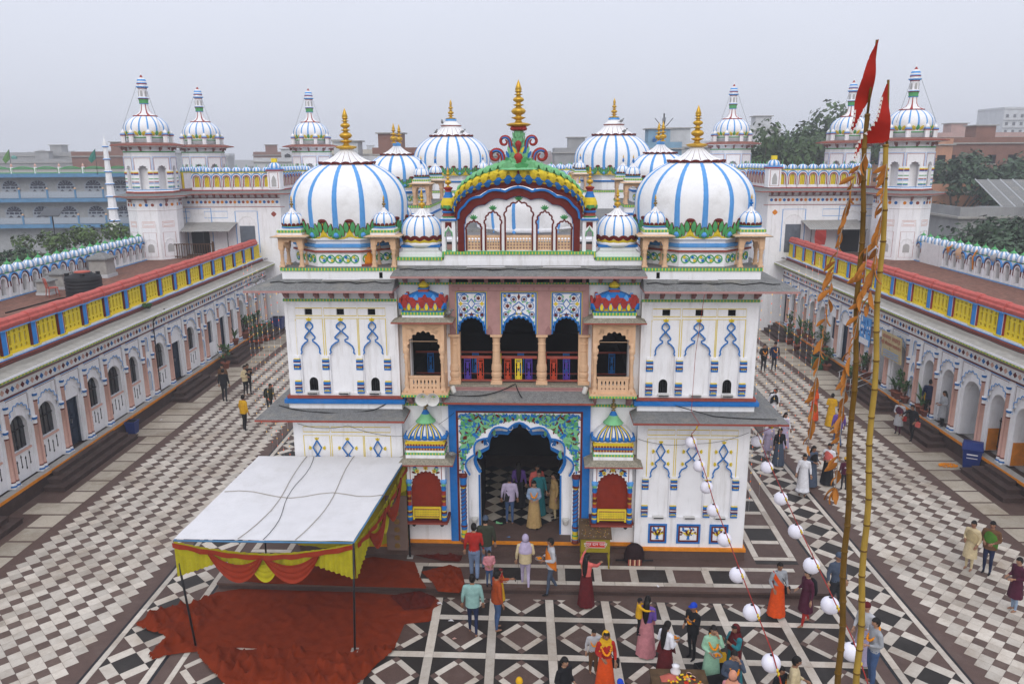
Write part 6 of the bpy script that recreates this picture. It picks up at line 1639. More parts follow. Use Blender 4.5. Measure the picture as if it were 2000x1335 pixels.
for s, yb, yi in ((-1, 54.0, 63.4), (1, 53.4, 62.2)):
 lab = 'white corner block of the rear range with tin awning over railed door' if s < 0 else 'white corner block of the rear range with red cloth hung by its awning'
 r = thing('corner_block', lab, 'building', (0, yb, 0), 0)
 xa, xb = sorted((s*24.2, s*16.6)); L = yi-yb
 t = MB(); t.box(xa, xb, 0, L, -.3, 9.5, 'white'); t.build('wall', r)
 t = MB(); t.box(xa-.3, xb+.3, -.02, .0, 8.62, 8.66, 'brick_red'); t.box(xa, xb, -.03, .0, 8.72, 9.24, 'white'); t.box(xa, xb, -.05, 0, 9.24, 9.28, 'maroon'); t.build('frieze', r)
 n = 22
 for i in range(n): link('painted_disc', DISC[('blue', 'brick_red', 'orange')[i % 3]], r, (xa+1.3+(xb-xa-1.5)*i/(n-1) if s < 0 else xa+.2+(xb-xa-1.6)*i/(n-1), -.035, 8.98))
 for i in range(14): link('bracket', BRACK, r, (xa+1.2+(xb-xa-1.4)*i/13 if s < 0 else xa+.2+(xb-xa-1.6)*i/13, 0, 9.26))
 t = MB(); skirt(t, (xa, xb, 0, L), (xa-.2, xb+.85, -.85, L+.8) if s < 0 else (xa-.85, xb+.2, -.85, L+.8), 9.74, 9.58, .06, 'slate', 'brick_red'); t.box(xa, xb, .0, L, 9.5, 9.72, 'white'); t.box(xa, xb, -.03, L+.03, 9.72, 9.80, 'red'); t.build('eave', r)
 t = MB(); t.box(xa+.3, xb-.3, .3, L-.3, 9.8, 9.84, 'terracotta'); t.build('roof', r)
 parapet_run(r, xa+1.6 if s < 0 else xa+.5, xb-.5 if s < 0 else xb-1.6, .12, 9.80)
 inner = xb if s < 0 else xa
 parapet_run(r, .6, L-1.6, inner-.1 if s < 0 else inner+.1, 9.80, pi/2 if s < 0 else -pi/2)
 outer_ = xa if s < 0 else xb
 parapet_run(r, 1.8, L-1.6, outer_+.1 if s < 0 else outer_-.1, 9.80, -pi/2 if s < 0 else pi/2)
 turret_post(r, inner-.3 if s < 0 else inner+.3, .35, 9.80)
 # doors on the wing roof
 dx = -19.0 if s < 0 else 18.4
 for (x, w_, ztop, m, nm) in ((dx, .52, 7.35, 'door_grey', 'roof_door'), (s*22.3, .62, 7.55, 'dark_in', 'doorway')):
  t = MB(); t.box(x-w_, x+w_, -.04, .05, 5.45, ztop, m); ribbon(t, [(x-w_-.25, 5.5), (x-w_-.25, ztop+1.0), (x+w_+.25, ztop+1.0), (x+w_+.25, 5.5)], .05, 0, .015, 'lightblue'); ribbon(t, cusped(x, w_+.05, ztop, ztop+.62, 7, .3, 3), .05, 0, .03, 'white2')
  if m == 'door_grey':
   for i in (-1, 1):
    for k in range(3): t.box(*sorted((x+i*.06, x+i*(w_-.06))), -.06, -.04, 5.6+k*.6, 6.1+k*.6, 'door_grey')
  t.build(nm, r)
 # painted medallions and frame lines on the wall
 q = MB(); q.plate(star(0, 0, .19, 4, .8), (), -.012, 0, 'orange' if s > 0 else 'brick_red'); q.build('medallion', r, (s*17.1, 0, 8.15))
 for x0_, x1_ in ((s*24.2, s*23.2), (s*21.6, s*20.6)):
  q = MB(); a_, b_ = sorted((x0_, x1_)); ribbon(q, rect(a_-.3, b_+.3, 7.9, 8.35), .03, 0, .01, 'lightblue', True); q.build('painted_frame', r)
# low middle of the rear range
rr_ = thing('rear_range', 'long white rear range glimpsed between the big domes', 'building', (0, 57.8, 0), GROT)
t = MB(); t.box(-16.5, 16.5, 0, 6, -.3, 9.5, 'white'); t.box(-16.5, 16.5, -.6, 0, 9.5, 9.56, 'slate'); t.box(-16.5, 16.5, 0, 6, 9.5, 9.8, 'white'); t.build('wall', rr_)
parapet_run(rr_, -16.2, 16.2, .12, 9.80); parapet_run(rr_, -16.2, 16.2, 5.7, 9.80)
# end walls of the courts
for s in (-1, 1):
 t = MB(); a_, b_ = sorted((s*17.3, s*6.6)); t.box(a_, b_, 0, .3, -.1, 4.6, 'white'); t.box(a_, b_, -.5, .3, 4.6, 4.68, 'slate')
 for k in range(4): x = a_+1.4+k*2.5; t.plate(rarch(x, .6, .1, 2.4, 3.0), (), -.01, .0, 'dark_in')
 tag(t.build('cloister_wall', None, (0, 57.0-.03*s*12, 0)), 'far white cloister wall with dark arches closing the court by ' + ('potted plants and blue drum' if s < 0 else 'the pots and green bin'), 'wall')
# awnings
def awning(x, y, w, d, z, label, cloth=None):
 r = thing('tin_awning', label, 'awning', (x, y, 5.42), 0)
 n = 6
 for i in range(n):
  a = -w/2+w*i/n; b = -w/2+w*(i+1)/n; q = MB(); k = 8; vs = []
  for j in range(k+1):
   xx = a+(b-a)*j/k; zz = .02*math.sin(j*pi)
   dz = .014*(1 if j % 2 else -1)
   vs += [(xx, 0, z+.45+dz), (xx, -d, z+dz-.02)]
  q.add(vs, [(2*j, 2*j+1, 2*j+3, 2*j+2) for j in range(k)], 'tin'); q.build('tin_sheet', r, (0, 0, random.uniform(-.015, .015)))
 for a in (-w/2+.12, w/2-.12, 0): q = MB(); q.tube([(a, -d+.15, .0), (a, -d+.15, z+.0)], .025, 6, 'iron'); q.build('post', r)
 q = MB(); q.tube([(-w/2, -d+.12, z-.03), (w/2, -d+.12, z-.03)], .02, 6, 'iron'); q.build('rail', r)
 return r
awning(-21.4, 54.0, 3.5, 1.9, 1.75, 'rusty corrugated tin awning over the railed doorway on wing roof')
awning(20.8, 53.4, 3.8, 1.9, 1.75, 'corrugated tin awning with a red cloth hanging under it')
# parapet-high timber railing in front of the left doorway
r = thing('timber_railing', 'brown timber railing in front of dark doorway under tin awning', 'railing', (-22.0, 51.6, 5.42), 0)
for i in range(17): q = MB(); q.box(-.02, .02, -.02, .02, 0, .95, 'wood'); q.build('baluster', r, (-1.35+i*.17, 0, 0))
for a in (-1.45, 1.45): q = MB(); q.box(-.06, .06, -.06, .06, 0, 1.12, 'wood'); q.build('post', r, (a, 0, 0))
for z in (.1, .92): q = MB(); q.box(-1.4, 1.4, -.03, .03, z, z+.06, 'wood'); q.build('rail', r)
q = MB(); q.add([(-.35, 0, 0), (.35, 0, 0), (.36, -.06, -.5), (.33, .02, -1.0), (-.33, -.02, -1.0), (-.37, .05, -.5)], [(0, 1, 2, 5), (5, 2, 3, 4)], 'red'); tag(q.build('hanging_cloth', None, (19.6, 51.55, 7.15)), 'red cloth hung out under the tin awning', 'cloth')
# ================================================================ beyond the temple: trees, houses, haze
def leaf_mat(name, col):
 m = bpy.data.materials.new(name); m.use_nodes = True; n = m.node_tree.nodes; l = m.node_tree.links; b = n['Principled BSDF']
 g = n.new('ShaderNodeNewGeometry'); r = n.new('ShaderNodeMapRange'); l.new(g.outputs['Random Per Island'], r.inputs[0]); r.inputs[3].default_value = .55; r.inputs[4].default_value = 1.5
 s = n.new('ShaderNodeVectorMath'); s.operation = 'SCALE'; s.inputs[0].default_value = col; l.new(r.outputs[0], s.inputs['Scale']); l.new(s.outputs[0], b.inputs['Base Color'])
 b.inputs['Roughness'].default_value = .6; b.inputs['Specular IOR Level'].default_value = .25
 MATS[name] = m
leaf_mat('leaf_a', (.050, .085, .030)); leaf_mat('leaf_b', (.040, .072, .036)); leaf_mat('leaf_c', (.070, .115, .030)); leaf_mat('leaf_pot', (.05, .12, .03))
mat('bark', (.11, .085, .065), .9, .3, 8, .3)
def tree_mesh(seed, h, rad, n_cl, leaf, lm, flat=1.0, per=190):
 R = random.Random(seed); t = MB(); tr = MB(); base = h*.42
 tr.tube([(0, 0, -.3), (.1, .05, base*.5), (R.uniform(-.2, .2), R.uniform(-.2, .2), base), (R.uniform(-.3, .3), 0, h*.7)], [h*.035, h*.028, h*.022, h*.008], 7, 'bark')
 cl = []
 for i in range(n_cl):
  a = R.uniform(0, 2*pi); q = rad*math.sqrt(R.random())*.8; z = base+(h-base)*(.15+.8*R.random()**.8*(1-.45*(q/rad)**2))
  c = Vector((q*math.cos(a), q*math.sin(a), z)); cl.append((c, rad*R.uniform(.24, .42)))
  tr.tube([(0, 0, base*.8), c*.5+Vector((0, 0, base*.45)), c], [h*.014, h*.008, h*.003], 5, 'bark')
 vs = []; fs = []
 for c, r in cl:
  for k in range(per):
   d = Vector((R.gauss(0, 1), R.gauss(0, 1), R.gauss(0, 1))).normalized(); p = c+Vector((d.x, d.y, d.z*.75*flat))*r*R.uniform(.55, 1.08)
   nrm = (d+Vector((R.uniform(-.7, .7), R.uniform(-.7, .7), R.uniform(-.2, .9)))).normalized(); u = nrm.orthogonal().normalized(); v = nrm.cross(u); an = R.uniform(0, 6.28)
   u, v = u*math.cos(an)+v*math.sin(an), v*math.cos(an)-u*math.sin(an); s = leaf*R.uniform(.6, 1.3); o = len(vs)
   vs += [p-u*s*.5, p+v*s*.28+nrm*s*.06, p+u*s*.5, p-v*s*.28+nrm*s*.06]; fs.append((o, o+1, o+2, o+3))
 t.add(vs, fs, lm)
 return tr.mesh('trunk'), t.mesh('crown')
TREES = [tree_mesh(1, 8, 3.6, 16, .42, 'leaf_a'), tree_mesh(2, 8, 3.0, 14, .38, 'leaf_b'), tree_mesh(3, 8, 2.4, 12, .34, 'leaf_c', 1.3), tree_mesh(4, 8, 4.6, 20, .36, 'leaf_b', .8, 240)]
def tree(kind, x, y, h, label, group=None, wide=1.0, rz=0.0, nm='leafy_tree'):
 r = thing(nm, label, 'tree', (x, y, -.35), rz, group); s = h/8.0; r.scale = (s*wide, s*wide, s)
 link('trunk', TREES[kind][0], r); link('crown', TREES[kind][1], r); return r
G1 = 'trees behind the scalloped parapet'
for i, (k, x, y, h, w_) in enumerate(((1, -34.5, 50, 6.6, 1.2), (0, -31.0, 52, 6.2, 1.1), (2, -35.5, 58, 7.4, 1.1), (2, -32.2, 59, 7.9, 1.0), (1, -29.6, 56, 6.0, 1.0), (0, -38.5, 52, 6.2, 1.2), (1, -28.6, 50.5, 5.6, .9), (0, -33.5, 45.5, 5.8, 1.1))):
 tree(k, x, y, h, 'leafy tree between scalloped parapet and blue building', G1, w_, i*1.3)
tree(3, 34.5, 53, 8.6, 'broad dark mango tree beyond the parapet hung with laundry', None, 1.15, .4)
tree(3, 41.5, 58, 8.4, 'dense tree growing below small palm, next to mango tree', None, 1.0, 2.0)
for i, (k, x, y, h, w_) in enumerate(((1, 45.5, 84, 12.0, 1.0), (1, 50.5, 86, 12.6, 1.1), (0, 55.5, 88, 11.2, 1.1), (1, 59.5, 92, 12.5, 1.0))): tree(k, x, y, h, 'tall hazy tree in front of brick houses', 'tall trees before the brick houses', w_, i*.9)
for i, (k, x, y, h, w_) in enumerate(((0, 26.5, 88, 15.0, .8), (0, 29.5, 90, 14.2, .8))): tree(k, x, y, h, 'dark tree behind tower of pavilion with flower panels', 'trees behind that tower', w_, i)
for i, (k, x, y, h, w_) in enumerate(((1, 37, 108, 15.4, .9), (0, 41.5, 110, 17.2, .9), (1, 34.0, 104, 12.6, .9), (0, 46.0, 114, 18.4, .9))): tree(k, x, y, h, 'hazy tree behind the tower beside red pennants', 'hazy trees behind pennants', w_, i*1.7)
# small palm
r = thing('palm_tree', 'small palm with drooping fronds beside metal-roofed house', 'tree', (43.2, 62.5, -.35))
t = MB(); t.tube([(0, 0, 0), (.15, 0, 5), (.1, 0, 9.6)], [.17, .13, .10], 8, 'bark'); t.build('trunk', r)
for k in range(13):
 a = 2*pi*k/13+.2; L = 2.2+.3*(k % 3); q = MB(); up = .9+.5*(k % 4)*.5; pts = [(L*u*math.cos(a)+.1, L*u*math.sin(a), 9.6+up*u*1.3-1.9*u*u) for u in [i/7 for i in range(8)]]; q.tube(pts, .02, 4, 'leaf_a'); tn = Vector((-math.sin(a), math.cos(a), 0))
 for i in range(1, 8):
  p = Vector(pts[i])
  for s in (-1, 1):
   e = p+tn*s*.5+Vector((0, 0, -.28))+Vector((math.cos(a), math.sin(a), 0))*.22; f_ = Vector((math.cos(a), math.sin(a), 0))*.09; q.add([p-f_, p+f_, e], [(0, 1, 2)], 'leaf_a')
 q.build('frond', r)
# ---- blue-banded school building
mat('bb_wall', (.36, .37, .38), .8, .15, 2, grime=.5, grime_col=(.22, .23, .24), streak=True); mat('bb_blue', (.09, .23, .40), .7, .2, 2, grime=.4, grime_col=(.12, .16, .2)); mat('bb_glass', (.010, .016, .045), .5, .2, 4, spec=.2); mat('bb_grey', (.33, .37, .42), .6, .1)
bb = thing('school_building', 'two-storey white and blue building with pointed lattice windows and long balconies', 'building', (-63, 101, .95), .04); bb.scale = (1.2, 1, .868)
t = MB(); t.box(-22, 10.4, 1.4, 12, -1.4, 10.0, 'bb_wall'); t.build('wall', bb)
for z in (2.55, 6.35, 9.95):
 t = MB(); t.box(-22, 10.6, -.3, 1.6, z, z+.55, 'bb_blue'); t.box(-22, 10.55, .0, 1.6, z+.55, z+.62, 'concrete'); t.build('floor_band', bb)
win = MB(); hw, z0, zs, za = .95, 0, 1.5, 2.7
P = [(-hw, z0)] + [(-hw*1.08, .5)] + cusped(0, hw, zs, za-.2, 5, .25, 3)[:8] + [(0, za)] + cusped(0, hw, zs, za-.2, 5, .25, 3)[8:] + [(hw*1.08, .5), (hw, z0)]
win.plate(P, (), -.06, .0, 'bb_grey')
for x in (-.42, .42): win.plate([(x-.40, .62), (x, .12), (x+.40, .62), (x, 1.12)], (), -.09, -.06, 'bb_glass')
win.plate([(-.85, 1.28), (.85, 1.28), (.85, 1.55), (-.85, 1.55)], (), -.09, -.06, 'bb_glass')
for k in range(6):
 a0, a1 = pi-(k+.10)*pi/6, pi-(k+.90)*pi/6; win.plate([(.14*math.cos(a0), 1.64+.1*math.sin(a0)), (.80*math.cos(a0), 1.64+.82*math.sin(a0)), (.80*math.cos(a1), 1.64+.82*math.sin(a1)), (.14*math.cos(a1), 1.64+.1*math.sin(a1))], (), -.09, -.06, 'bb_glass')
for x in (-.55, 0, .55): win.box(x-.04, x+.04, -.12, -.09, 1.26, 1.56, 'bb_grey')
win = win.mesh('lattice_window')
for fl in (3.15, 6.95):
 for i in range(11): link('lattice_window', win, bb, (-20.5+i*2.95, 1.39, fl+.05))
pl_ = MB(); pl_.box(-.09, .09, -.09, .09, 0, 1.25, 'bb_blue'); pl_.lathe([(0, 1.25), (.13, 1.3), (.15, 1.38), (.08, 1.5), (0, 1.55)], 8, 'cream'); pl_ = pl_.mesh('balcony_post'); rl = MB(); rl.box(-1.4, 1.4, -.03, .03, .98, 1.03, 'steel'); rl.box(-1.4, 1.4, -.015, .015, .05, .95, 'bb_grey'); rl = rl.mesh('balcony_rail')
for fl in (3.12, 6.92):
 for i in range(11): link('balcony_post', pl_, bb, (-21.9+i*2.95, -.1, fl)); link('balcony_rail', rl, bb, (-20.45+i*2.95, -.1, fl))
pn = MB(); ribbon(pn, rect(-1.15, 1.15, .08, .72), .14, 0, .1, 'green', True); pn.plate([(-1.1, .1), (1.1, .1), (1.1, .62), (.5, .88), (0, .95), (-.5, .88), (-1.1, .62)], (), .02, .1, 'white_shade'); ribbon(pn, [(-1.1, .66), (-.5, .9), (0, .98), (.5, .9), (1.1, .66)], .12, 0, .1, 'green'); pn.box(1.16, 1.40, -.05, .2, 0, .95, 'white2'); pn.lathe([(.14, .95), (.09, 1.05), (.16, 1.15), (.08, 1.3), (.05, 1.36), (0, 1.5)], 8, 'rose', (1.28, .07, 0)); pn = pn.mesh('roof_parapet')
for i in range(13): link('roof_parapet', pn, bb, (-20.5+i*2.5, -.1, 10.5))
for (x, y, z, c1, lab) in ((-65.2, 101, 9.9, 'flag_green', 'green and yellow flag on roof of blue-banded building'), (-54.2, 101, 9.9, 'flag_teal', 'teal flag on roof end of blue-banded building')):
 if 'flag_green' not in MATS: mat('flag_green', (.09, .20, .05), .8, .3); mat('flag_teal', (.02, .16, .12), .8, .3)
 r = thing('roof_flag', lab, 'flag', (x, y, z)); q = MB(); q.tube([(0, 0, 0), (.1, 0, 3.2)], .03, 5, 'iron'); q.build('pole', r); q = MB(); q.add([(.1, 0, 3.2), (.08, .02, 2.0), (-.5, -.15, 1.4), (-1.0, .1, 1.9), (-.55, .15, 2.6)], [(0, 1, 2, 4), (4, 2, 3)], c1); q.build('cloth', r)
t = MB()
for i in range(7): z = 3+i*1.5; t.lathe([(.62-.05*i, z), (.55-.05*i, z+1.2, 'red'), (.75-.06*i, z+1.25, 'lightblue'), (.75-.06*i, z+1.38, 'white'), (.5-.05*i, z+1.5)], 8, 'white', smooth=False)
t.lathe([(.28, 13.4), (.3, 13.6), (.15, 14.0), (.03, 14.5), (0, 15)], 8, 'dome_white'); tag(t.build('minaret', None, (-51.2, 98, 0)), 'slim white minaret with red and blue rings beside blue-banded building', 'minaret')
# solar street lamp
r = thing('solar_lamp', 'solar panel on a tall pole among trees by blue-banded building', 'lamp', (-35.2, 58.5, 0)); q = MB(); q.tube([(0, 0, 0), (0, 0, 8.0)], .05, 6, 'iron'); q.build('pole', r); q = MB(); q.add([(-.75, -.45, 7.8), (.75, -.45, 7.8), (.75, .45, 8.35), (-.75, .45, 8.35), (-.75, -.45, 7.75), (.75, -.45, 7.75), (.75, .45, 8.3), (-.75, .45, 8.3)], [(0, 1, 2, 3), (7, 6, 5, 4), (0, 4, 5, 1), (1, 5, 6, 2), (2, 6, 7, 3), (3, 7, 4, 0)], 'panel_glass'); q.build('panel', r)
# ---- houses of the town
HC_ = {'brick': (.22, .11, .08), 'grey': (.30, .30, .30), 'cream': (.48, .44, .37), 'pale': (.52, .53, .54), 'blue': (.20, .34, .46), 'orange': (.46, .24, .15), 'green': (.24, .40, .34), 'rose': (.45, .30, .27)}
for k, c in HC_.items(): mat('house_'+k, c, .9, .2, .6, grime=.5, grime_col=tuple(v*.55 for v in c), streak=True)
mat('tank_black', (.018, .018, .02), .5, .2); mat('tank_green', (.07, .30, .24), .5, .2); mat('tank_blue', (.03, .16, .42), .5, .2)
WM = {}
def win_mesh(w, h):
 k = (round(w, 1), round(h, 1))
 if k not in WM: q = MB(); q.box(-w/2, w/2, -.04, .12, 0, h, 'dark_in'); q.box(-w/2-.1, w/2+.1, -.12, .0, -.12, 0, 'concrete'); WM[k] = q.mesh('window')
 return WM[k]
TK = {}
for m in ('tank_black', 'tank_green', 'tank_blue'): q = MB(); q.lathe([(.62, 0), (.62, 1.15), (.66, 1.2), (.5, 1.42), (.2, 1.55), (.2, 1.62)], 14, m); TK[m] = q.mesh('water_tank')
def house(x, y, w, d, h, col, label, group=None, rz=0.0, tank=None, wins=True, stair=True, nm='house', seed=0):
 R = random.Random(seed*77+int(x*13)); r = thing(nm, label, 'house', (x, y, -.35), rz, group)
 q = MB(); q.box(-w/2, w/2, 0, d, 0, h, 'house_'+col); q.build('wall', r)
 q = MB(); q.box(-w/2-.3, w/2+.3, -.35, d+.2, h, h+.18, 'concrete'); q.build('roof', r)
 q = MB(); q.box(-w/2, w/2, 0, .15, h+.18, h+.95, 'house_'+col); q.box(-w/2, -w/2+.15, .15, d, h+.18, h+.95, 'house_'+col); q.box(w/2-.15, w/2, .15, d, h+.18, h+.95, 'house_'+col); q.build('parapet', r)
 if stair: q = MB(); a = R.uniform(-w/4, w/4); q.box(a-1.5, a+1.5, d*.4, d*.4+3, h+.18, h+2.7, 'house_'+col); q.box(a-1.8, a+1.8, d*.4-.3, d*.4+3.3, h+2.7, h+2.85, 'concrete'); q.build('stair_head', r)
 if tank:
  for i in range(R.choice((1, 2))): link('water_tank', TK[tank], r, (R.uniform(-w/3, w/3)+i*.2, d*.3, h+.18+(2.67 if False else 0)))
 if wins:
  nf = max(1, int(h/3.2)); nx_ = max(2, int(w/3))
  for f in range(nf):
   z = f*3.2+1.1
   if z+1.3 > h or (f+1)*3.2+6 < 6: continue
   for i in range(nx_): link('window', win_mesh(1.2, 1.3), r, ((i-(nx_-1)/2)*w/nx_, 0, z))
   if f: q = MB(); q.box(-w/2-.1, w/2+.1, -.7, 0, f*3.2, f*3.2+.14, 'concrete'); q.build('balcony_slab', r)
 return r
house(-21.5, 96, 9, 9, 11.4, 'pale', 'house with white billboard wall and iron stairs behind big dome', None, 0, 'tank_green', False)
house(-15.5, 99, 6, 8, 12.4, 'brick', 'unplastered brick house beside billboard house', None, 0, None, True)
house(-9, 132, 10, 9, 12.2, 'grey', 'grey flat-roofed house with dark tank seen left of gold crest finial', None, 0, 'tank_black')
house(10.2, 140, 9, 9, 12.6, 'grey', 'low grey house with stair head seen right of gold crest finial', None)
house(19, 108, 5, 7, 13.0, 'blue', 'small turquoise house with blue tank behind oblong dome', None, 0, 'tank_blue')
house(23.5, 112, 6, 8, 13.2, 'pale', 'pale grey house between oblong dome and dark tree', None)
house(57, 118, 12, 10, 13.4, 'orange', 'salmon house with black water tanks on its roof', None, 0, 'tank_black')
house(70, 120, 15, 10, 13.6, 'brick', 'wide brick house with blue doors beside salmon house', None)
house(83, 150, 22, 12, 15.0, 'rose', 'long terraced house with turquoise balcony panels in haze', None)
house(48.5, 128, 8, 9, 12.8, 'brick', 'brick house half hidden by trees in front of salmon house', None)
house(44, 150, 8, 9, 16.5, 'pale', 'pale billboard-topped house above the hazy trees', None)
house(221, 345, 34, 20, 30, 'pale', 'tall white tower block fading into haze', None)
house(178, 330, 44, 20, 16, 'pale', 'long pale block fading into haze next to tower block', None)
house(-78, 150, 14, 10, 12.5, 'brick', 'brick house with blank side walls behind minaret', None)
house(-118, 200, 30, 14, 12.8, 'grey', 'broad hazy grey block with rooftop frame above blue-banded building', None)
house(-92, 190, 16, 12, 13.2, 'pale', 'pale hazy house with rooftop tanks above blue-banded building', None, 0, 'tank_black')
house(-34, 150, 14, 10, 12.6, 'cream', 'cream house with clothes line beside tower behind large dome', None, 0, None)
R = random.Random(21); hz = 0
for i in range(70):
 y = R.uniform(150, 520); x = R.uniform(-.72, .72)*y*1.02
 if abs(x-221) < 45 and y > 250: continue
 c = R.choice(['brick', 'grey', 'cream', 'pale', 'pale', 'blue', 'rose', 'green', 'grey']); h = R.uniform(6.5, 11.5)+y*.008; w_ = R.uniform(9, 22)
 tk = R.choice([None, 'tank_black', 'tank_black', 'tank_green']); sh = R.random() < .6; cn_ = {'rose': 'pink'}.get(c, c)
 house(x, y, w_, R.uniform(8, 12), h, c, 'hazy %s %s %s house with %s%s on the skyline' % ('tall' if h > 13.5 else 'low', 'broad' if w_ > 15 else 'narrow', cn_, {None: 'bare roof', 'tank_black': 'black tank', 'tank_green': 'green tank'}[tk], ' and stair head' if sh else ''), 'hazy %s houses of the skyline' % cn_, R.uniform(-.5, .5), tk, y < 300, sh, 'house', i)
for i in range(46):
 y = R.uniform(110, 360); x = R.uniform(-.72, .72)*y
 tree(R.choice([0, 1, 3]), x, y, R.uniform(7, 11.5), 'hazy round tree among skyline houses', 'trees among the skyline houses', R.uniform(.8, 1.2), i)
# metal-roofed house at the right edge
r = thing('metal_roofed_house', 'house with ribbed grey metal roof behind the mango tree', 'house', (51, 70, -.35), -.12)
q = MB(); q.box(-7, 9, 0, 8, 0, 7.2, 'house_grey'); q.build('wall', r)
for k in range(16):
 q = MB(); a, b = -8.6+k*1.1, -8.6+(k+1)*1.1; q.add([(a, -1.6, 7.4), (b, -1.6, 7.4), (b, 5, 9.8), (a, 5, 9.8), (a, -1.6, 7.46), (b, -1.6, 7.46), (b, 5, 9.86), (a, 5, 9.86)], [(3, 2, 1, 0), (4, 5, 6, 7), (0, 1, 5, 4), (1, 2, 6, 5), (2, 3, 7, 6), (3, 0, 4, 7)], 'tin_grey' if 'tin_grey' in MATS else 'slate'); q.box(a-.04, a+.04, -1.6, -1.5, 7.42, 7.55, 'steel'); q.add([(a-.05, -1.6, 7.46), (a+.05, -1.6, 7.46), (a+.05, 5, 9.86), (a-.05, 5, 9.86), (a, -1.6, 7.56), (a, 5, 9.96)], [(0, 4, 5, 3), (4, 1, 2, 5)], 'house_pale'); q.build('roof_sheet', r)
house(40.5, 66, 8, 7, 7.0, 'grey', 'low grey tile-roofed house beside tower foot', None, 0, None, True, False)
house(47, 84, 14, 8, 8.2, 'orange', 'low house with yellow garden wall under the tall hazy trees', None, 0, None, True, False)
# ---- the air
mh = bpy.data.materials.new('haze'); mh.use_nodes = True; n_ = mh.node_tree.nodes; n_.clear()
vo = n_.new('ShaderNodeVolumePrincipled'); vo.inputs['Color'].default_value = (.76, .785, .84, 1); vo.inputs['Density'].default_value = .0013; vo.inputs['Anisotropy'].default_value = 0.0
oo = n_.new('ShaderNodeOutputMaterial'); mh.node_tree.links.new(vo.outputs[0], oo.inputs['Volume']); MATS['haze'] = mh
q = MB(); q.box(-520, 520, -40, 620, -2.2, 36, 'haze'); hz_ = stuff(q.build('haze')); hz_['label'] = 'thin winter haze over the town'; hz_['category'] = 'haze'
# ================================================================ loose things in the court
from mathutils import noise
def at(x, y, axis):
 return CPOS + (CF*FPX + CR*(x-CXP) - CU*(y-CYP))*(axis/FPX)
def cloth_fill(poly, res):
 """grid over an outline, its rim snapped to the outline -> (points 2D, quads)"""
 n = len(poly); xs = [p[0] for p in poly]; ys = [p[1] for p in poly]; x0, y0 = min(xs)-res, min(ys)-res
 nx, ny = int((max(xs)-x0)/res)+3, int((max(ys)-y0)/res)+3
 def inside(x, y):
  c = False; j = n-1
  for i in range(n):
   if (ys[i] > y) != (ys[j] > y) and x < (xs[j]-xs[i])*(y-ys[i])/(ys[j]-ys[i])+xs[i]: c = not c
   j = i
  return c
 def snap(x, y):
  b = None; bd = 1e9
  for i in range(n):
   ax, ay, bx, by = xs[i], ys[i], xs[(i+1) % n], ys[(i+1) % n]; dx, dy = bx-ax, by-ay; L = dx*dx+dy*dy or 1
   t = max(0, min(1, ((x-ax)*dx+(y-ay)*dy)/L)); qx, qy = ax+dx*t, ay+dy*t; d = (qx-x)**2+(qy-y)**2
   if d < bd: bd = d; b = (qx, qy)
  return b
 ins = {(i, j): inside(x0+i*res, y0+j*res) for i in range(nx) for j in range(ny)}; idx = {}; pts = []; fs = []
 def node(i, j):
  if (i, j) not in idx: idx[(i, j)] = len(pts); p = (x0+i*res, y0+j*res); pts.append(p if ins[(i, j)] else snap(*p))
  return idx[(i, j)]
 for i in range(nx-1):
  for j in range(ny-1):
   k = [(i, j), (i+1, j), (i+1, j+1), (i, j+1)]
   if sum(ins[q] for q in k) >= 2: fs.append([node(*q) for q in k])
 return pts, fs
mat('cloth_red', (.175, .023, .005), .95, .22, 3, .3, spec=.03, grime=.3, grime_col=(.17, .03, .015)); mat('cloth_red2', (.085, .012, .007), .95, .25, 3, .3, spec=.03); mat('drape_red', (.27, .030, .010), .8, .15, 5); mat('drape_yellow', (.40, .35, .012), .8, .15, 5); mat('tarp', (.66, .65, .66), .85, .06, 2, .05, grime=.4, grime_col=(.45, .43, .40))
mat('patterned', (.16, .11, .09), .9); mat('bag_dark', (.022, .010, .011), .9, .3, 12); mat('rope', (.33, .29, .24), .9); mat('paper', (.75, .74, .76), .8); mat('bamboo', (.40, .26, .045), .5, .25, 2.5, grime=.5, grime_col=(.15, .09, .02), streak=True); mat('bamboo_dark', (.16, .085, .012), .45, .35, 2.5, grime=.6, grime_col=(.05, .035, .01), streak=True)
mat('flag_red', (.34, .016, .008), .8, .2, 4); mat('dry_leaf', (.36, .135, .025), .8, .3, 5); mat('plastic_blue', (.012, .03, .16), .4); mat('plastic_green', (.02, .10, .04), .4); mat('plastic_black', (.014, .014, .016), .45); mat('chair_red', (.42, .10, .07), .5); mat('clay', (.30, .10, .06), .85, .2, 6); mat('marigold', (.80, .28, .008), .8, .3, 30); mat('bulb_red', (.8, .12, .02), .4, emit=.9); mat('bulb_warm', (.8, .48, .08), .4, emit=.9); mat('mustard', (.30, .235, .012), .6, .2, 5, grime=.3, grime_col=(.14, .10, .01)); mat('sign_cream', (.50, .40, .22), .8, .15); mat('label_red', (.52, .028, .012), .5); mat('wood_table', (.10, .06, .03), .8, .4, 6)
def edge_d(P, x, y):
 b = 9
 for i in range(len(P)):
  ax, ay = P[i]; bx, by = P[(i+1) % len(P)]; dx, dy = bx-ax, by-ay; t = max(0, min(1, ((x-ax)*dx+(y-ay)*dy)/(dx*dx+dy*dy or 1))); b = min(b, math.hypot(ax+dx*t-x, ay+dy*t-y))
 return b
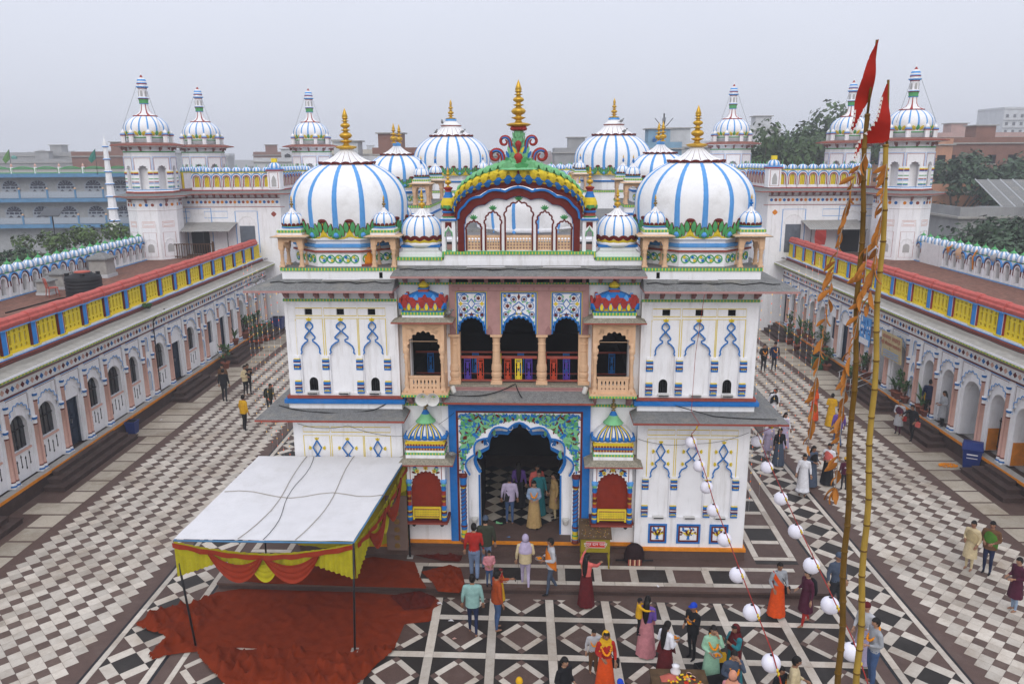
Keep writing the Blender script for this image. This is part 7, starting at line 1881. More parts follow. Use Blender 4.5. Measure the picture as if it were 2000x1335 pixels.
def rug(outline, z0, amp, mname, label, seed, res=.085, ground=True, name='carpet', ends=None):
 pts, fs = cloth_fill(outline, res); vs = []
 cx_ = sum(p[0] for p in outline)/len(outline); cy_ = sum(p[1] for p in outline)/len(outline)
 for x, y in pts:
  a = amp*(ends(x, y) if ends else 1)*min(1, .12+edge_d(outline, x, y)/.22); v = Vector((x*1.1+seed*7, y*1.1, 0))
  r1 = abs(noise.noise(Vector((x*2.7+y*2.0+seed, y*.9-x*.7, seed))))
  r2 = abs(noise.noise(Vector((x*4.6-y*2.4, y*3.7+x*1.2, seed+5)))); r3 = noise.noise(v)
  vs.append((x-cx_, y-cy_, .012+a*(max(0, .34-r1*3.0)*1.5+max(0, .28-r2*2.4)*.9+.14*(r3+.6))))
 t = MB(); t.add(vs, fs, mname, True); return tag(t.build(name, None, (cx_, cy_, z0)), label, 'carpet')
P2 = lambda L, z=0.0: [tuple(px(a, b, z)[:2]) for a, b in L]
wild = lambda x, y: .45+1.7*max(0, min(1, (-7.9-x)/1.2))+.9*max(0, min(1, (16.9-y)/.5))
rug(P2([(262, 1222), (300, 1196), (345, 1182), (378, 1178), (420, 1158), (470, 1150), (560, 1153), (700, 1157), (855, 1168), (862, 1180), (845, 1190), (842, 1214), (790, 1219), (772, 1262), (700, 1281), (600, 1275), (470, 1265), (352, 1276), (330, 1280), (297, 1290), (289, 1282), (325, 1243), (290, 1232)]),   .006, .24, 'cloth_red', 'big rust-red carpet spread under the canopy on the court floor', 3, .08, ends=wild)
rug(P2([(380, 1270), (420, 1262), (470, 1272), (560, 1268), (690, 1282), (760, 1262), (775, 1258), (768, 1275), (735, 1300), (720, 1322), (690, 1345), (450, 1350), (400, 1300)]), .03, .5, 'cloth_red', 'crumpled rust-red cloth heaped before the canopy posts', 9, .07)
TZ = T1+.012
rug(P2([(470, 1135), (490, 1118), (640, 1100), (730, 1088), (810, 1098), (822, 1130), (835, 1150), (700, 1146), (520, 1140)], T1), TZ, .06, 'cloth_red', 'flat rust-red carpet on the terrace under the canopy edge', 5)
rug(P2([(800, 1082), (808, 1060), (850, 1062), (878, 1066), (905, 1078), (900, 1098), (862, 1096), (830, 1090)], T1), TZ+.01, .16, 'cloth_red2', 'small dark red cloth heaped by the orange band of the gatehouse', 7, .06)
rug(P2([(822, 1118), (880, 1104), (900, 1112), (908, 1140), (898, 1160), (855, 1157), (845, 1140)], T1), TZ+.015, .22, 'cloth_red', 'twisted rust-red cloth at the terrace edge beside woman in headscarf', 11, .055)
rug(P2([(760, 1168), (820, 1158), (852, 1170), (840, 1190), (790, 1196)]), .07, .24, 'cloth_red2', 'bunched dark red cloth on the end of big carpet', 15, .055)
# ---- canopy
cn = thing('canopy', 'white cloth canopy on iron posts with yellow and red draped edges', 'canopy')
A_, B_ = Vector((-8.25, 17.2, 0)), Vector((-4.2, 17.05, 0)); At, Bt = Vector((-8.49, 17.2, 2.93)), Vector((-4.08, 17.05, 2.95)); Ct, Dt = gate(-3.32, -.18, 3.37), gate(-7.70, -.18, 3.36); Cb, Db = gate(-3.30, -.22, T1), gate(-7.72, -.22, T1)
for p, q in ((A_, At), (B_, Bt), (Cb, Ct), (Db, Dt)): t = MB(); t.tube([p, q], .028, 7, 'iron'); t.box(p.x-.09, p.x+.09, p.y-.09, p.y+.09, p.z+.006, p.z+.03, 'concrete'); t.build('post', cn)
for p, q in ((At, Bt), (Bt, Ct), (Ct, Dt), (Dt, At)): t = MB(); t.tube([p, q], .025, 6, 'bb_blue'); t.build('pipe', cn)
N = 22; vs = []; fs = []
def roofp(u, v):
 p = At.lerp(Bt, u).lerp(Dt.lerp(Ct, u), v); sg = .16*math.sin(pi*u)*math.sin(pi*v)*.5+.03*abs(math.sin(u*3*pi))*math.sin(pi*v)+.02*noise.noise(Vector((u*7, v*7, 2)))
 return p+Vector((0, 0, .045-sg))
for j in range(N+1):
 for i in range(N+1): vs.append(roofp(i/N, j/N))
t = MB(); t.add(vs, [(j*(N+1)+i, j*(N+1)+i+1, (j+1)*(N+1)+i+1, (j+1)*(N+1)+i) for j in range(N) for i in range(N)], 'tarp', True); t.build('roof_cloth', cn)
for L in ([(.36, v/12) for v in range(13)], [(.68, v/12) for v in range(13)], [(u/12, .52+.03*math.sin(u)) for u in range(13)]): t = MB(); t.tube([roofp(u+.03*math.sin(v*5), v)+Vector((0, 0, .02)) for u, v in L], .009, 5, 'rope'); t.build('rope', cn)
t = MB(); t.tube([roofp(.5-.13*v+.02*math.sin(v*9), v)+Vector((0, 0, .02)) for v in [k/14 for k in range(15)]], .007, 5, 'cable'); t.build('wire', cn)
def drape(P, Q, u0, u1, drop, m, sw, out, nm, band=False):
 """hanging cloth along P-Q: straight pleats (sw=0) or a swag"""
 t = MB(); d = (Q-P); nrm = Vector((d.y, -d.x, 0)).normalized(); n = 26; k = 9; vs = []
 for i in range(n+1):
  u = i/n; top = P.lerp(Q, u0+(u1-u0)*u); sag = .30*math.sin(pi*(u0+(u1-u0)*u))
  for j in range(k+1):
   v = j/k
   if sw: z = -sag*1.0-(4*u*(1-u))*drop*(.38+.62*v)-.10*v*(1-4*u*(1-u)); o = out+.03*math.sin(j*2.3+.4)
   else: z = -sag-drop(u)*v; o = out+.035*math.sin(i*1.9)*(.3+.7*v)+.01*math.sin(i*5)
   vs.append(top+nrm*o+Vector((0, 0, z)))
 t.add(vs, [(i*(k+1)+j, (i+1)*(k+1)+j, (i+1)*(k+1)+j+1, i*(k+1)+j+1) for i in range(n) for j in range(k)], m, True); t.build(nm, cn)
for P, Q in ((At, Bt), (Bt, Ct)):
 drape(P, Q, 0, .22, lambda u: .95-.55*u, 'drape_yellow', 0, .03, 'yellow_curtain'); drape(P, Q, .78, 1, lambda u: .40+.55*u, 'drape_yellow', 0, .03, 'yellow_curtain')
 drape(P, Q, .22, .5, lambda u: .28+.2*u, 'drape_yellow', 0, .01, 'yellow_curtain'); drape(P, Q, .5, .78, lambda u: .48-.2*u, 'drape_yellow', 0, .01, 'yellow_curtain')
 drape(P, Q, .40, .60, .75, 'drape_yellow', 1, .05, 'yellow_swag'); drape(P, Q, .19, .50, .78, 'drape_red', 1, .09, 'red_swag'); drape(P, Q, .50, .82, .78, 'drape_red', 1, .09, 'red_swag')
 drape(P, Q, 0, 1, lambda u: .13, 'drape_red', 0, .11, 'red_band')
drape(Ct, Dt, 0, 1, lambda u: 2.6, 'drape_yellow', 0, -.02, 'back_curtain')
t = MB(); p = gate(-3.62, -.42, 0); t.box(-.32, .32, -.01, .01, .55, 2.3, 'patterned');
for k in range(6): t.plate(disc(0, .7+k*.26, .09, 8), (), -.014, -.01, 'oldgold')
t.build('patterned_panel', cn, p, GROT)
# ---- donation box
bx = thing('donation_box', 'mustard-yellow donation box on legs with red label and slanting lid', 'box', gate(2.24, -.35, T1), GROT)
t = MB(); t.box(-.42, .42, -.34, .34, .52, .98, 'mustard'); t.add([(-.42, -.34, .98), (.42, -.34, .98), (.42, .34, 1.20), (-.42, .34, 1.20), (.42, .34, .98), (-.42, .34, .98)], [(0, 1, 2, 3), (1, 4, 2), (0, 3, 5), (2, 4, 5, 3)], 'mustard'); t.build('case', bx)
t = MB(); t.add([(-.47, -.40, .985), (.47, -.40, .985), (.47, .40, 1.235), (-.47, .40, 1.235), (-.47, -.40, .965), (.47, -.40, .965), (.47, .40, 1.215), (-.47, .40, 1.215)], [(0, 1, 2, 3), (7, 6, 5, 4), (0, 4, 5, 1), (1, 5, 6, 2), (2, 6, 7, 3), (3, 7, 4, 0)], 'wood_table')
for k in range(60): a, b = random.uniform(-.42, .42), random.uniform(-.34, .34); z_ = .985+(b+.4)*.3125+.004; t.add([(a-.012, b, z_), (a+.012, b, z_), (a, b+.015, z_+.006)], [(0, 1, 2)], random.choice(['marigold', 'yellow', 'paper']));
t.build('lid', bx)
for a in (-1, 1):
 for b in (-1, 1): t = MB(); t.box(a*.40-.02, a*.40+.02, b*.32-.02, b*.32+.02, 0, .53, 'mustard'); t.build('leg', bx)
 t = MB(); t.box(*sorted((a*.42, a*.38)), -.3, .3, .14, .16, 'mustard'); t.build('stretcher', bx)
lb = MB(); lb.box(-.28, .28, -.352, -.341, .68, .87, 'label_red'); ribbon(lb, rect(-.28, .28, .68, .87), .012, -.352, .002, 'paper', True); lb = lb.build('label', bx)
def text(s, parent, loc, size, m, rot=(pi/2, 0, 0), nm='lettering'):
 c = bpy.data.curves.new(nm, 'FONT'); c.body = s; c.size = size; c.align_x = 'CENTER'; c.extrude = .002; c.materials.append(MATS[m]); o = bpy.data.objects.new(nm, c); COL.objects.link(o)
 dg = bpy.context.evaluated_depsgraph_get(); me = bpy.data.meshes.new_from_object(o.evaluated_get(dg)); bpy.data.objects.remove(o)
 return link(nm, me, parent, loc, rot)
text('गुप्त दान पात्र', lb, (0, -.356, .745), .125, 'paper')
# ---- signboards on the right-hand wing (rotated frame of the wing: x = -y)
sb = tag(link('signboard', None, None, (17.93, 36.4, 0), -pi/2), 'cream hand-painted signboard with red and blue lettering over archway', 'sign')
t = MB(); t.box(-1.0, 1.0, -.03, .01, 2.35, 3.62, 'sign_cream'); t.build('board', sb, rz=(.08, 0, 0))
text('आजन्म अखण्ड', sb, (0, -.30, 3.28), .30, 'red', (pi/2+.08, 0, 0)); text('श्री सीताराम महायज्ञ', sb, (0, -.29, 2.98), .24, 'red', (pi/2+.08, 0, 0))
text('६', sb, (-.1, -.275, 2.80), .16, 'black', (pi/2+.08, 0, 0))
t = MB()
for k in range(3): ribbon(t, [(-.8+i*.06, 2.70-k*.13+.02*math.sin(i*2.1+k)+.015*math.sin(i*5.3)) for i in range(27)], .035, -.255+k*.01, .004, 'lightblue')
t.build('small_lettering', sb, (0, 0, 0))
t = MB(); t.box(-.62, .62, -.03, .0, 2.3, 3.75, 'lightblue')
for k in range(26): t.plate(comma(random.uniform(-.5, .5), random.uniform(2.75, 3.6), random.uniform(.12, .3), random.uniform(.06, .14), random.uniform(0, 6.28)), (), -.033-.0004*k, -.03, random.choice(['blue', 'paper', 'plastic_blue', 'blue']))
t.box(-.6, .5, -.034, -.03, 2.32, 2.62, 'paper'); tag(t.build('poster', None, (17.85, 39.7, 0), -pi/2), 'blue and white printed poster hung on wing next to archway', 'poster')
# ---- loudspeakers and lamps on the gatehouse
for i, (a, lab) in enumerate(((-.13, 'grey horn loudspeaker under the balcony, next to pavilion with canopy'), (.17, 'grey horn loudspeaker under the balcony, next to door eave'))):
 r = thing('loudspeaker', lab, 'loudspeaker', gate(-2.58+a, -.62, 5.32), GROT); t = MB(); M_ = Matrix.Rotation(pi/2-.12, 4, 'X')
 t.lathe([(.03, -.42), (.05, -.30), (.085, -.18), (.13, -.06), (.185, .0), (.19, .012), (.178, .0), (.12, -.07), (.07, -.18), (.02, -.22), (0, -.1)], 20, 'horn', M=M_, cap=False); t.build('horn', r); t = MB(); t.lathe([(.06, -.56), (.07, -.5), (.07, -.44), (.03, -.40)], 12, 'iron', M=M_); t.build('driver', r); t = MB(); t.tube([(0, .2, .05), (0, .24, .2)], .012, 5, 'iron'); t.build('bracket', r)
for s in (-1, 1):
 r = thing('spot_lamp', 'white cylinder spot lamp on door eave beside %s column' % ('the left-hand'if False else ('loudspeaker-side' if s < 0 else 'plain-balcony-side')), 'lamp', gate(s*1.86, -.02, 5.33), GROT); t = MB(); t.lathe([(.055, 0), (.075, .04), (.075, .2), (.06, .22)], 12, 'horn', M=Matrix.Rotation(s*.35, 4, 'Y') @ Matrix.Rotation(-.3, 4, 'X')); t.build('shade', r); t = MB(); t.box(-.02, .02, -.02, .02, -.12, .04, 'iron'); t.build('bracket', r)
t = MB(); t.lathe([(.17, 0), (.2, .08), (.17, .22), (.12, .34), (.09, .40), (.10, .46), (.07, .54), (0, .60)], 10, 'orange', smooth=False); t.box(-.22, .22, -.2, .2, -.02, .04, 'brick_red'); tag(t.build('draped_idol', None, gate(-4.30, .42, 9.0), .3), 'small orange-draped idol beside dome drum of pavilion behind canopy', 'statue')
# ---- cables along the eaves and walls
def cable(pts, r, label, sag=0.0, m='cable', name='cable'):
 P = []
 for a, b in zip(pts[:-1], pts[1:]):
  a, b = Vector(a), Vector(b)
  for k in range(8): u = k/8; P.append(a.lerp(b, u)+Vector((0, 0, -sag*4*u*(1-u))))
 P.append(Vector(pts[-1])); t = MB(); t.tube(P, r, 5, m); return tag(t.build(name), label, 'cable')
def wob(x0, x1, y, z, n, a): return [gate(x0+(x1-x0)*i/n, y+a*math.sin(i*2.3), z+.3*a*math.sin(i*1.7)) for i in range(n+1)]
cable(wob(-3.3, 3.4, -.12, 8.94, 26, .05), .014, 'black cable wandering along the top eave of the gatehouse')
cable(wob(-6.9, -3.5, -.3, 8.60, 14, .07), .014, 'black cable on upper eave of pavilion behind canopy'); cable(wob(3.5, 7.1, -.35, 8.585, 14, .07), .014, 'black cable on upper eave of pavilion with flower panels')
cable([gate(-7.0, -.1, 4.95), gate(-5.6, -.35, 4.83), gate(-4.2, -.2, 4.87), gate(-3.4, .15, 5.3), gate(-2.2, -.1, 5.34), gate(-1.0, -.2, 5.34), gate(-.1, .08, 5.6), gate(.1, -.3, 5.3)], .016, 'black cable looping from lower eave to loggia ledge', .05)
cable([gate(3.5, .1, 5.3), gate(5.5, -.4, 4.83), gate(7.2, -.6, 4.82)], .014, 'black cable lying on lower eave of pavilion with flower panels', .02); cable([gate(-1.9, .1, 4.7), gate(-3.2, -.1, 4.05), gate(-5.0, -.1, 4.35), gate(-6.5, -.1, 4.4)], .006, 'thin wire slung under lower eave behind canopy', .12)
cable([gate(3.45, -.05, 4.0), gate(5.0, -.12, 3.9), gate(6.6, -.1, 4.25)], .006, 'thin wire slung across pavilion with flower panels', .1)
for sx, lab in ((-1, 'bundle of black cables along wing with water tank'), (1, 'black cables along wing with signboard')):
 for k in range(2): cable([(sx*(17.86-.09*k), 23+3.1*i, 5.11+.015*math.sin(i*2+k)-.03*k) for i in range(11)], .018, lab+(' by the red band' if k == 0 else ' on the eave slabs'), .03)
cable([(-22.5, 33, 5.45), (-22.2, 36.5, 5.45), (-21.0, 37.9, 5.45), (-19.6, 38.6, 5.46)], .035, 'black hose lying on brick roof beside the tank'); cable([(-17.35, 36.9, 4.85), (-17.7, 36.9, 4.6), (-18.0, 36.9, 4.2), (-18.0, 36.9, .7)], .03, 'dark green drain pipe down wing wall by niche strip', 0, 'iron', 'drain_pipe')
# tube lights on eaves
for x, y, z, lab in ((-4.9, -.25, 8.63, 'tube light lying on upper eave of pavilion behind canopy'), (4.9, -.25, 8.63, 'tube light lying on upper eave of pavilion with flower panels'), (-.9, -.05, 8.955, 'tube light on top eave under crest, loudspeaker side'), (1.2, -.05, 8.955, 'tube light on top eave under crest, plain side')):
 r = thing('tube_light', lab, 'lamp', gate(x, y, z), GROT); t = MB(); t.box(-.55, .55, -.03, .03, 0, .035, 'tin'); t.build('batten', r); t = MB(); t.tube([(-.52, -.04, .05), (.52, -.04, .05)], .015, 6, 'paper'); t.build('tube', r)
# ---- paper lanterns on two strings
t = MB(); Rn, K = 20, 24
vs = []; fs = []
for i in range(Rn+1):
 a = pi*i/Rn; r_ = .172*math.sin(a)**.85*(1+.02*(1 if i % 2 else -1)) if 0 < i < Rn else .03
 for k in range(K): th = 2*pi*k/K; q = r_*(1-.012*abs(math.cos(4*th))); vs.append((q*math.cos(th), q*math.sin(th), .165*math.cos(a)))
for i in range(Rn):
 for k in range(K): fs.append((i*K+k, i*K+(k+1) % K, (i+1)*K+(k+1) % K, (i+1)*K+k))
mat('lantern', (.80, .78, .86), .9, .04, 3, sss=.0); t.add(vs, fs, 'lantern', True); LM = t.mesh('lantern_paper'); t = MB(); t.lathe([(.035, .16), (.035, .175), (.02, .18)], 8, 'iron'); t.tube([(0, 0, .17), (0, 0, .30)], .004, 4, 'cable'); LH = t.mesh('lantern_cap')
LA = [((1350, 863), 24), ((1366, 909), 24.5), ((1380, 951), 25), ((1393, 996), 26), ((1415, 1053), 28), ((1440, 1122), 31), ((1468, 1195), 33.5), ((1506, 1294), 36.5)]; LBs = [((1478, 861), 23), ((1498, 912), 24.5), ((1525, 973), 26.5), ((1554, 1037), 29), ((1585, 1104), 32), ((1621, 1181), 35), ((1664, 1272), 37.5)]
for si, (LL, start, end, nm) in enumerate(((LA, gate(5.0, -.95, 4.78), at(1545, 1400, 13.6), 'string down the flower-panel wall'), (LBs, gate(7.2, -.9, 4.78), at(1712, 1385, 13.4), 'string over the lattice paving'))):
 pts = [start]
 words = ['topmost', 'second', 'third', 'fourth', 'fifth', 'sixth', 'seventh', 'lowest']
 for i, ((a, b), dpx) in enumerate(LL):
  p = at(a, b, .345*FPX/dpx); pts.append(p+Vector((0, 0, .24)))
  r = thing('paper_lantern', '%s round white paper lantern of %s' % (words[i] if i < len(LL)-1 else 'lowest', nm), 'lantern', p, i*.7, 'white paper lanterns'); link('paper', LM, r); link('cap', LH, r)
 pts.append(end); t = MB(); t.tube(pts, .012, 5, 'red'); s_ = t.build('lantern_string'); tag(s_, 'red twisted cord holding lanterns, %s' % nm, 'string')
 q = MB()
 for i in range(len(pts)-1):
  for u in (.3, .36): q.lathe([(0, -.05), (.02, -.03), (.02, .03), (0, .05)], 6, 'yellow', pts[i].lerp(pts[i+1], u))
 stuff(q.build('ribbon_tie', s_))
cable([gate(4.95, -.95, 8.4), gate(4.9, -.4, 6.6), gate(4.85, -.5, 5.0), gate(5.0, -.95, 4.78)], .007, 'thin red wire hanging down front of pavilion with flower panels', 0, 'red', 'wire')
# ---- bamboo poles, pennants, dry mango-leaf garlands
FY = 11.0
def bamboo(P, m, label, r0, r1):
 r = thing('bamboo_pole', label, 'pole', P[0]); t = MB(); a, b = Vector(P[0]), Vector(P[1]); n = int((b-a).length/.42); path = []; rad = []
 for k in range(n+1):
  u = k/n; p = a.lerp(b, u)-a+Vector((.02*math.sin(k*1.3), 0, 0)); rr_2 = r0+(r1-r0)*u; up = (b-a).normalized()
  path += [p-up*.02, p, p+up*.02]; rad += [rr_2, rr_2*1.13, rr_2]
 t.tube(path, rad, 9, m); c_ = t.build('culm', r); q = MB(); [q.tube([path[3*k+1]-(b-a).normalized()*.012, path[3*k+1]+(b-a).normalized()*.012], rad[3*k+1]*1.04, 9, 'bamboo_dark') for k in range(n+1)]; stuff(q.build('node_ring', c_)); return r
b1 = pxY(1638, 1330, FY); b1t = pxY(1694, 225, FY); b2 = pxY(1674, 1330, FY); b2t = pxY(1733, 285, FY)
def down(p, q): d = (p-q); return p+d*(p.z/(-d.z)) if d.z else p
bamboo((down(b1, b1t), b1t), 'bamboo_dark', 'dark brown bamboo pole carrying the higher red pennant', .058, .032); bamboo((down(b2, b2t), b2t), 'bamboo', 'yellow bamboo pole carrying the lower red pennant', .060, .034)
mat('pennant_edge', (.7, .66, .62), .9)
for (out, mast, lab, ph) in (([(1713, 75), (1711, 110), (1706, 190), (1695, 208), (1678, 231), (1664, 256), (1655, 262), (1660, 240), (1668, 215), (1690, 140)], ((1694, 225), (1713, 78)), 'higher red pennant with white toothed edge on dark bamboo', 0), ([(1735, 153), (1737, 200), (1736, 272), (1725, 279), (1692, 281), (1668, 318), (1676, 290), (1703, 240), (1720, 190)], ((1731, 330), (1735, 156)), 'lower red pennant with white toothed edge on yellow bamboo', 2)):
 W3 = [pxY(a, b, FY-.05) for a, b in out]; pts, fs = cloth_fill([(p.x, p.z) for p in W3], .03); r = thing('pennant', lab, 'flag', W3[0])
 t = MB(); t.add([(x-W3[0].x, .07*math.sin(x*9+z*2.3+ph)+.03*math.sin(z*11), z-W3[0].z) for x, z in pts], fs, 'flag_red', True); t.build('cloth', r)
 t = MB(); e = [(p.x-W3[0].x, p.z-W3[0].z) for p in W3[4:9]]
 for A, B in zip(e[:-1], e[1:]):
  L = math.hypot(B[0]-A[0], B[1]-A[1]); n = max(1, int(L/.055))
  for k in range(n): u = (k+.5)/n; x, z = A[0]+(B[0]-A[0])*u, A[1]+(B[1]-A[1])*u; y_ = .07*math.sin((x+W3[0].x)*9+(z+W3[0].z)*2.3+ph)+.03*math.sin((z+W3[0].z)*11)-.012; t.plate([(x-.025, z), (x+.02, z-.02), (x+.02, z+.03)], (), y_, y_+.006, 'pennant_edge')
 t.build('toothed_edge', r); m0, m1 = (pxY(*q, FY) for q in mast); t = MB(); t.tube([m0-W3[0], m1-W3[0]], .018, 6, 'bamboo_dark'); t.build('mast', r)
lf = MB(); n = 6; vs = []
for i in range(n+1):
 u = i/n; w_ = .055*math.sin(pi*min(1, u*.9+.06))**.8; z_ = -.33*u; c = .05*math.sin(u*2.6); vs += [(-w_, c+.012, z_), (0, c-.012, z_), (w_, c+.012, z_)]
lf.add(vs, [(3*i+k, 3*i+k+1, 3*i+k+4, 3*i+k+3) for i in range(n) for k in (0, 1)], 'dry_leaf', True); LF = lf.mesh('dry_leaf')
GP = [([(1690, 300), (1668, 350), (1650, 420), (1632, 510), (1622, 560), (1608, 650), (1594, 740), (1588, 800), (1577, 880)], 38, 'dry leaf garland hanging clear of the dark bamboo pole'), ([(1732, 320), (1728, 350), (1722, 420), (1712, 490), (1706, 540), (1694, 600)], 26, 'short dry leaf garland tied round the yellow bamboo top'), ([(1694, 480), (1688, 560), (1672, 640), (1656, 720), (1645, 800), (1640, 860), (1633, 940), (1631, 965)], 42, 'long dry leaf garland ending in a bunch beside the poles')]
for P, n, lab in GP:
 W3 = [pxY(a, b, FY-.12) for a, b in P]; r = thing('leaf_garland', lab, 'garland', W3[0]); t = MB(); t.tube([p-W3[0] for p in W3], .006, 4, 'rope'); t.build('cord', r)
 for k in range(n):
  u = (k+.3)/n*(len(W3)-1); i = min(int(u), len(W3)-2); p = W3[i].lerp(W3[i+1], u-i)-W3[0]
  if P[0][0] == 1694 and k > n-7: p = W3[-1]-W3[0]+Vector((0, 0, .1))
  o = link('dry_leaf', LF, r, p); o.rotation_euler = (random.uniform(-.5, .5), random.uniform(-.1, 1.1) if k < n-6 else random.uniform(-.3, .3), random.uniform(-1.3, 1.3)); s_ = random.uniform(.45, .9); o.scale = (s_, s_, s_)
# ---- things on the roof of the left wing
r = thing('water_tank', 'black ribbed plastic water tank on brick roof of wing', 'tank', (-21.2, 37.0, 5.42)); t = MB(); t.lathe([(.80, 0)] + [q for k in range(6) for q in ((.80, .03+k*.16), (.82, .06+k*.16), (.82, .12+k*.16), (.80, .15+k*.16))] + [(.80, 1.0), (.78, 1.05), (.45, 1.16), (.42, 1.22)], 28, 'tank_black'); t.build('drum', r); t = MB(); t.lathe([(.36, 1.2), (.36, 1.27), (.1, 1.3)], 20, 'chair_red'); t.build('lid', r)
for k in range(4): t = MB(); t.box(-.08, .08, -.06, .06, 0, .22, 'tank_black'); t.build('lug', r, (.66*math.cos(k*pi/2+.5), .66*math.sin(k*pi/2+.5), 1.0))
for (x, y, s_, lab) in ((-23.6, 37.9, .85, 'low stone vent stack beside the red plastic chair'), (-23.9, 39.6, 1.0, 'capped stone vent stack between chair and water tank'), (-23.8, 43.6, 1.35, 'largest stone vent stack with flat slab cap behind the tank')):
 r = thing('vent_stack', lab, 'chimney', (x, y, 5.42)); r.scale = (s_, s_, s_); t = MB(); t.box(-.42, .42, -.42, .42, 0, .14, 'house_pale'); t.frustum((-.38, .38, -.38, .38), (-.34, .34, -.34, .34), .14, .75, 'concrete'); t.build('shaft', r); t = MB(); t.box(-.46, .46, -.46, .46, .75, .81, 'slate'); t.frustum((-.42, .42, -.42, .42), (-.1, .1, -.1, .1), .81, 1.02, 'slate'); t.build('cap', r)
r = thing('plastic_chair', 'red plastic armless chair standing on brick roof', 'chair', (-22.9, 37.2, 5.42), 2.4); t = MB(); t.box(-.22, .22, -.22, .22, .42, .46, 'chair_red'); t.build('seat', r)
for a in (-1, 1):
 for b in (-1, 1): t = MB(); t.tube([(a*.24, b*.24, 0), (a*.19, b*.19, .43)], .022, 6, 'chair_red'); t.build('leg', r)
t = MB(); t.tube([(-.2, .2, .45), (-.21, .28, .8), (-.12, .3, .92), (.12, .3, .92), (.21, .28, .8), (.2, .2, .45)], .022, 6, 'chair_red')
for k in (-1, 0, 1): t.box(k*.09-.03, k*.09+.03, .245, .265, .46, .9, 'chair_red')
t.build('backrest', r)
# weeds on the eave, laundry on the right parapet
tag(tree_mesh(9, 1.2, .4, 5, .12, 'leaf_pot', 1, 60) and link('weed', bpy.data.meshes[-1] if False else tree_mesh(9, .6, .32, 6, .1, 'leaf_pot', 1, 60)[1], None, (-17.9, 36.2, 4.72)), 'small green weed rooted in eave joint beside drain pipe', 'plant')
for i, (y, m, w_, h_, lab) in enumerate(((45.4, 'orange', .35, .4, 'small orange cloth draped over parapet by whitewashed panel'), (44.3, 'cream', .6, .6, 'pale cloth draped over scalloped parapet'), (42.8, 'orange', .16, 1.0, 'narrow orange scarf tied to parapet dome'), (41.0, 'white_shade', .5, .35, 'grey rag lying on parapet domes'))):
 t = MB(); t.add([(24.62+.04*j, y+w_*(k/4-.5)+.02*math.sin(k*3), 6.75-h_*j/3) if j else (24.85, y+w_*(k/4-.5), 6.85) for j in range(4) for k in range(5)], [(j*5+k, j*5+k+1, j*5+k+6, j*5+k+5) for j in range(3) for k in range(4)], m, True); tag(t.build('laundry', None), lab, 'cloth')
# ---- pots, bins, rails
def plant_mesh(kind, seed):
 R = random.Random(seed); t = MB(); n = 26 if kind == 0 else 9
 for k in range(n):
  a = R.uniform(0, 6.28);
  if kind == 0:
   h = R.uniform(.25, .75); r_ = R.uniform(.05, .28); p = Vector((r_*math.cos(a), r_*math.sin(a), .3+h));
   for q in range(4): d = Vector((R.gauss(0, 1), R.gauss(0, 1), R.gauss(.3, .6))).normalized(); s_ = d.cross(Vector((0, 0, 1))).normalized()*.045; t.add([p, p+d*.09+s_, p+d*.19, p+d*.09-s_], [(0, 1, 2, 3)], 'leaf_pot')
   t.tube([(0, 0, .28), p], .006, 3, 'bark')
  else:
   L = R.uniform(.5, 1.0); pts = [Vector((.55*L*u*u*math.cos(a), .55*L*u*u*math.sin(a), .28+L*(u-.25*u*u))) for u in (0, .35, .7, 1)]; s_ = Vector((-math.sin(a), math.cos(a), 0)); W_ = (.02, .05, .05, .004)
   vs = [p+s_*w_*k2 for p, w_ in zip(pts, W_) for k2 in (-1, 1)]; t.add(vs, [(0, 1, 3, 2), (2, 3, 5, 4), (4, 5, 7, 6)], 'leaf_pot', True)
 return t.mesh('foliage')
PLM = [plant_mesh(0, 1), plant_mesh(1, 2), plant_mesh(0, 3)]; t = MB(); t.lathe([(.13, 0), (.19, .26), (.215, .26), (.215, .31), (.18, .31), (.17, .27), (0, .26)], 14, 'clay'); PTM = t.mesh('pot')
def pot(x, y, z, k, s_, label, group): r = thing('potted_plant', label, 'plant', (x, y, z), random.uniform(0, 6), group); r.scale = (s_, s_, s_); link('pot', PTM, r); link('foliage', PLM[k], r); return r
for i, y in enumerate((33.1, 33.5, 35.0, 35.6, 36.0, 39.1, 39.6, 40.3, 44.9, 45.5, 46.9, 47.4, 48.2, 49.0, 51.0)): pot(17.88, y, .63, i % 3, 1.0+.25*(i % 2), 'potted plant on orange-edged ledge of wing with signboard', 'pots on the signboard wing ledge')
for i, (x, y) in enumerate(((17.3, 42.9), (17.2, 47.6), (17.25, 49.2), (17.0, 38.9))): pot(x, y, .0, i % 3, 1.2, 'potted plant on the paving before wing with signboard', 'pots before the signboard wing')
for i, y in enumerate((46.9, 48.6, 49.4, 50.3, 51.2)): pot(-17.88, y, .63, (i+1) % 3, 1.2+.2*(i % 2), 'potted plant on orange-edged ledge of wing with water tank', 'pots on the water tank wing ledge')
for i, (x, y) in enumerate(((-17.25, 49.0), (-17.3, 49.9), (-17.1, 50.5), (-17.3, 43.6))): pot(x, y, 0, i % 3, 1.3, 'potted plant on the paving before wing with water tank', 'pots before the water tank wing')
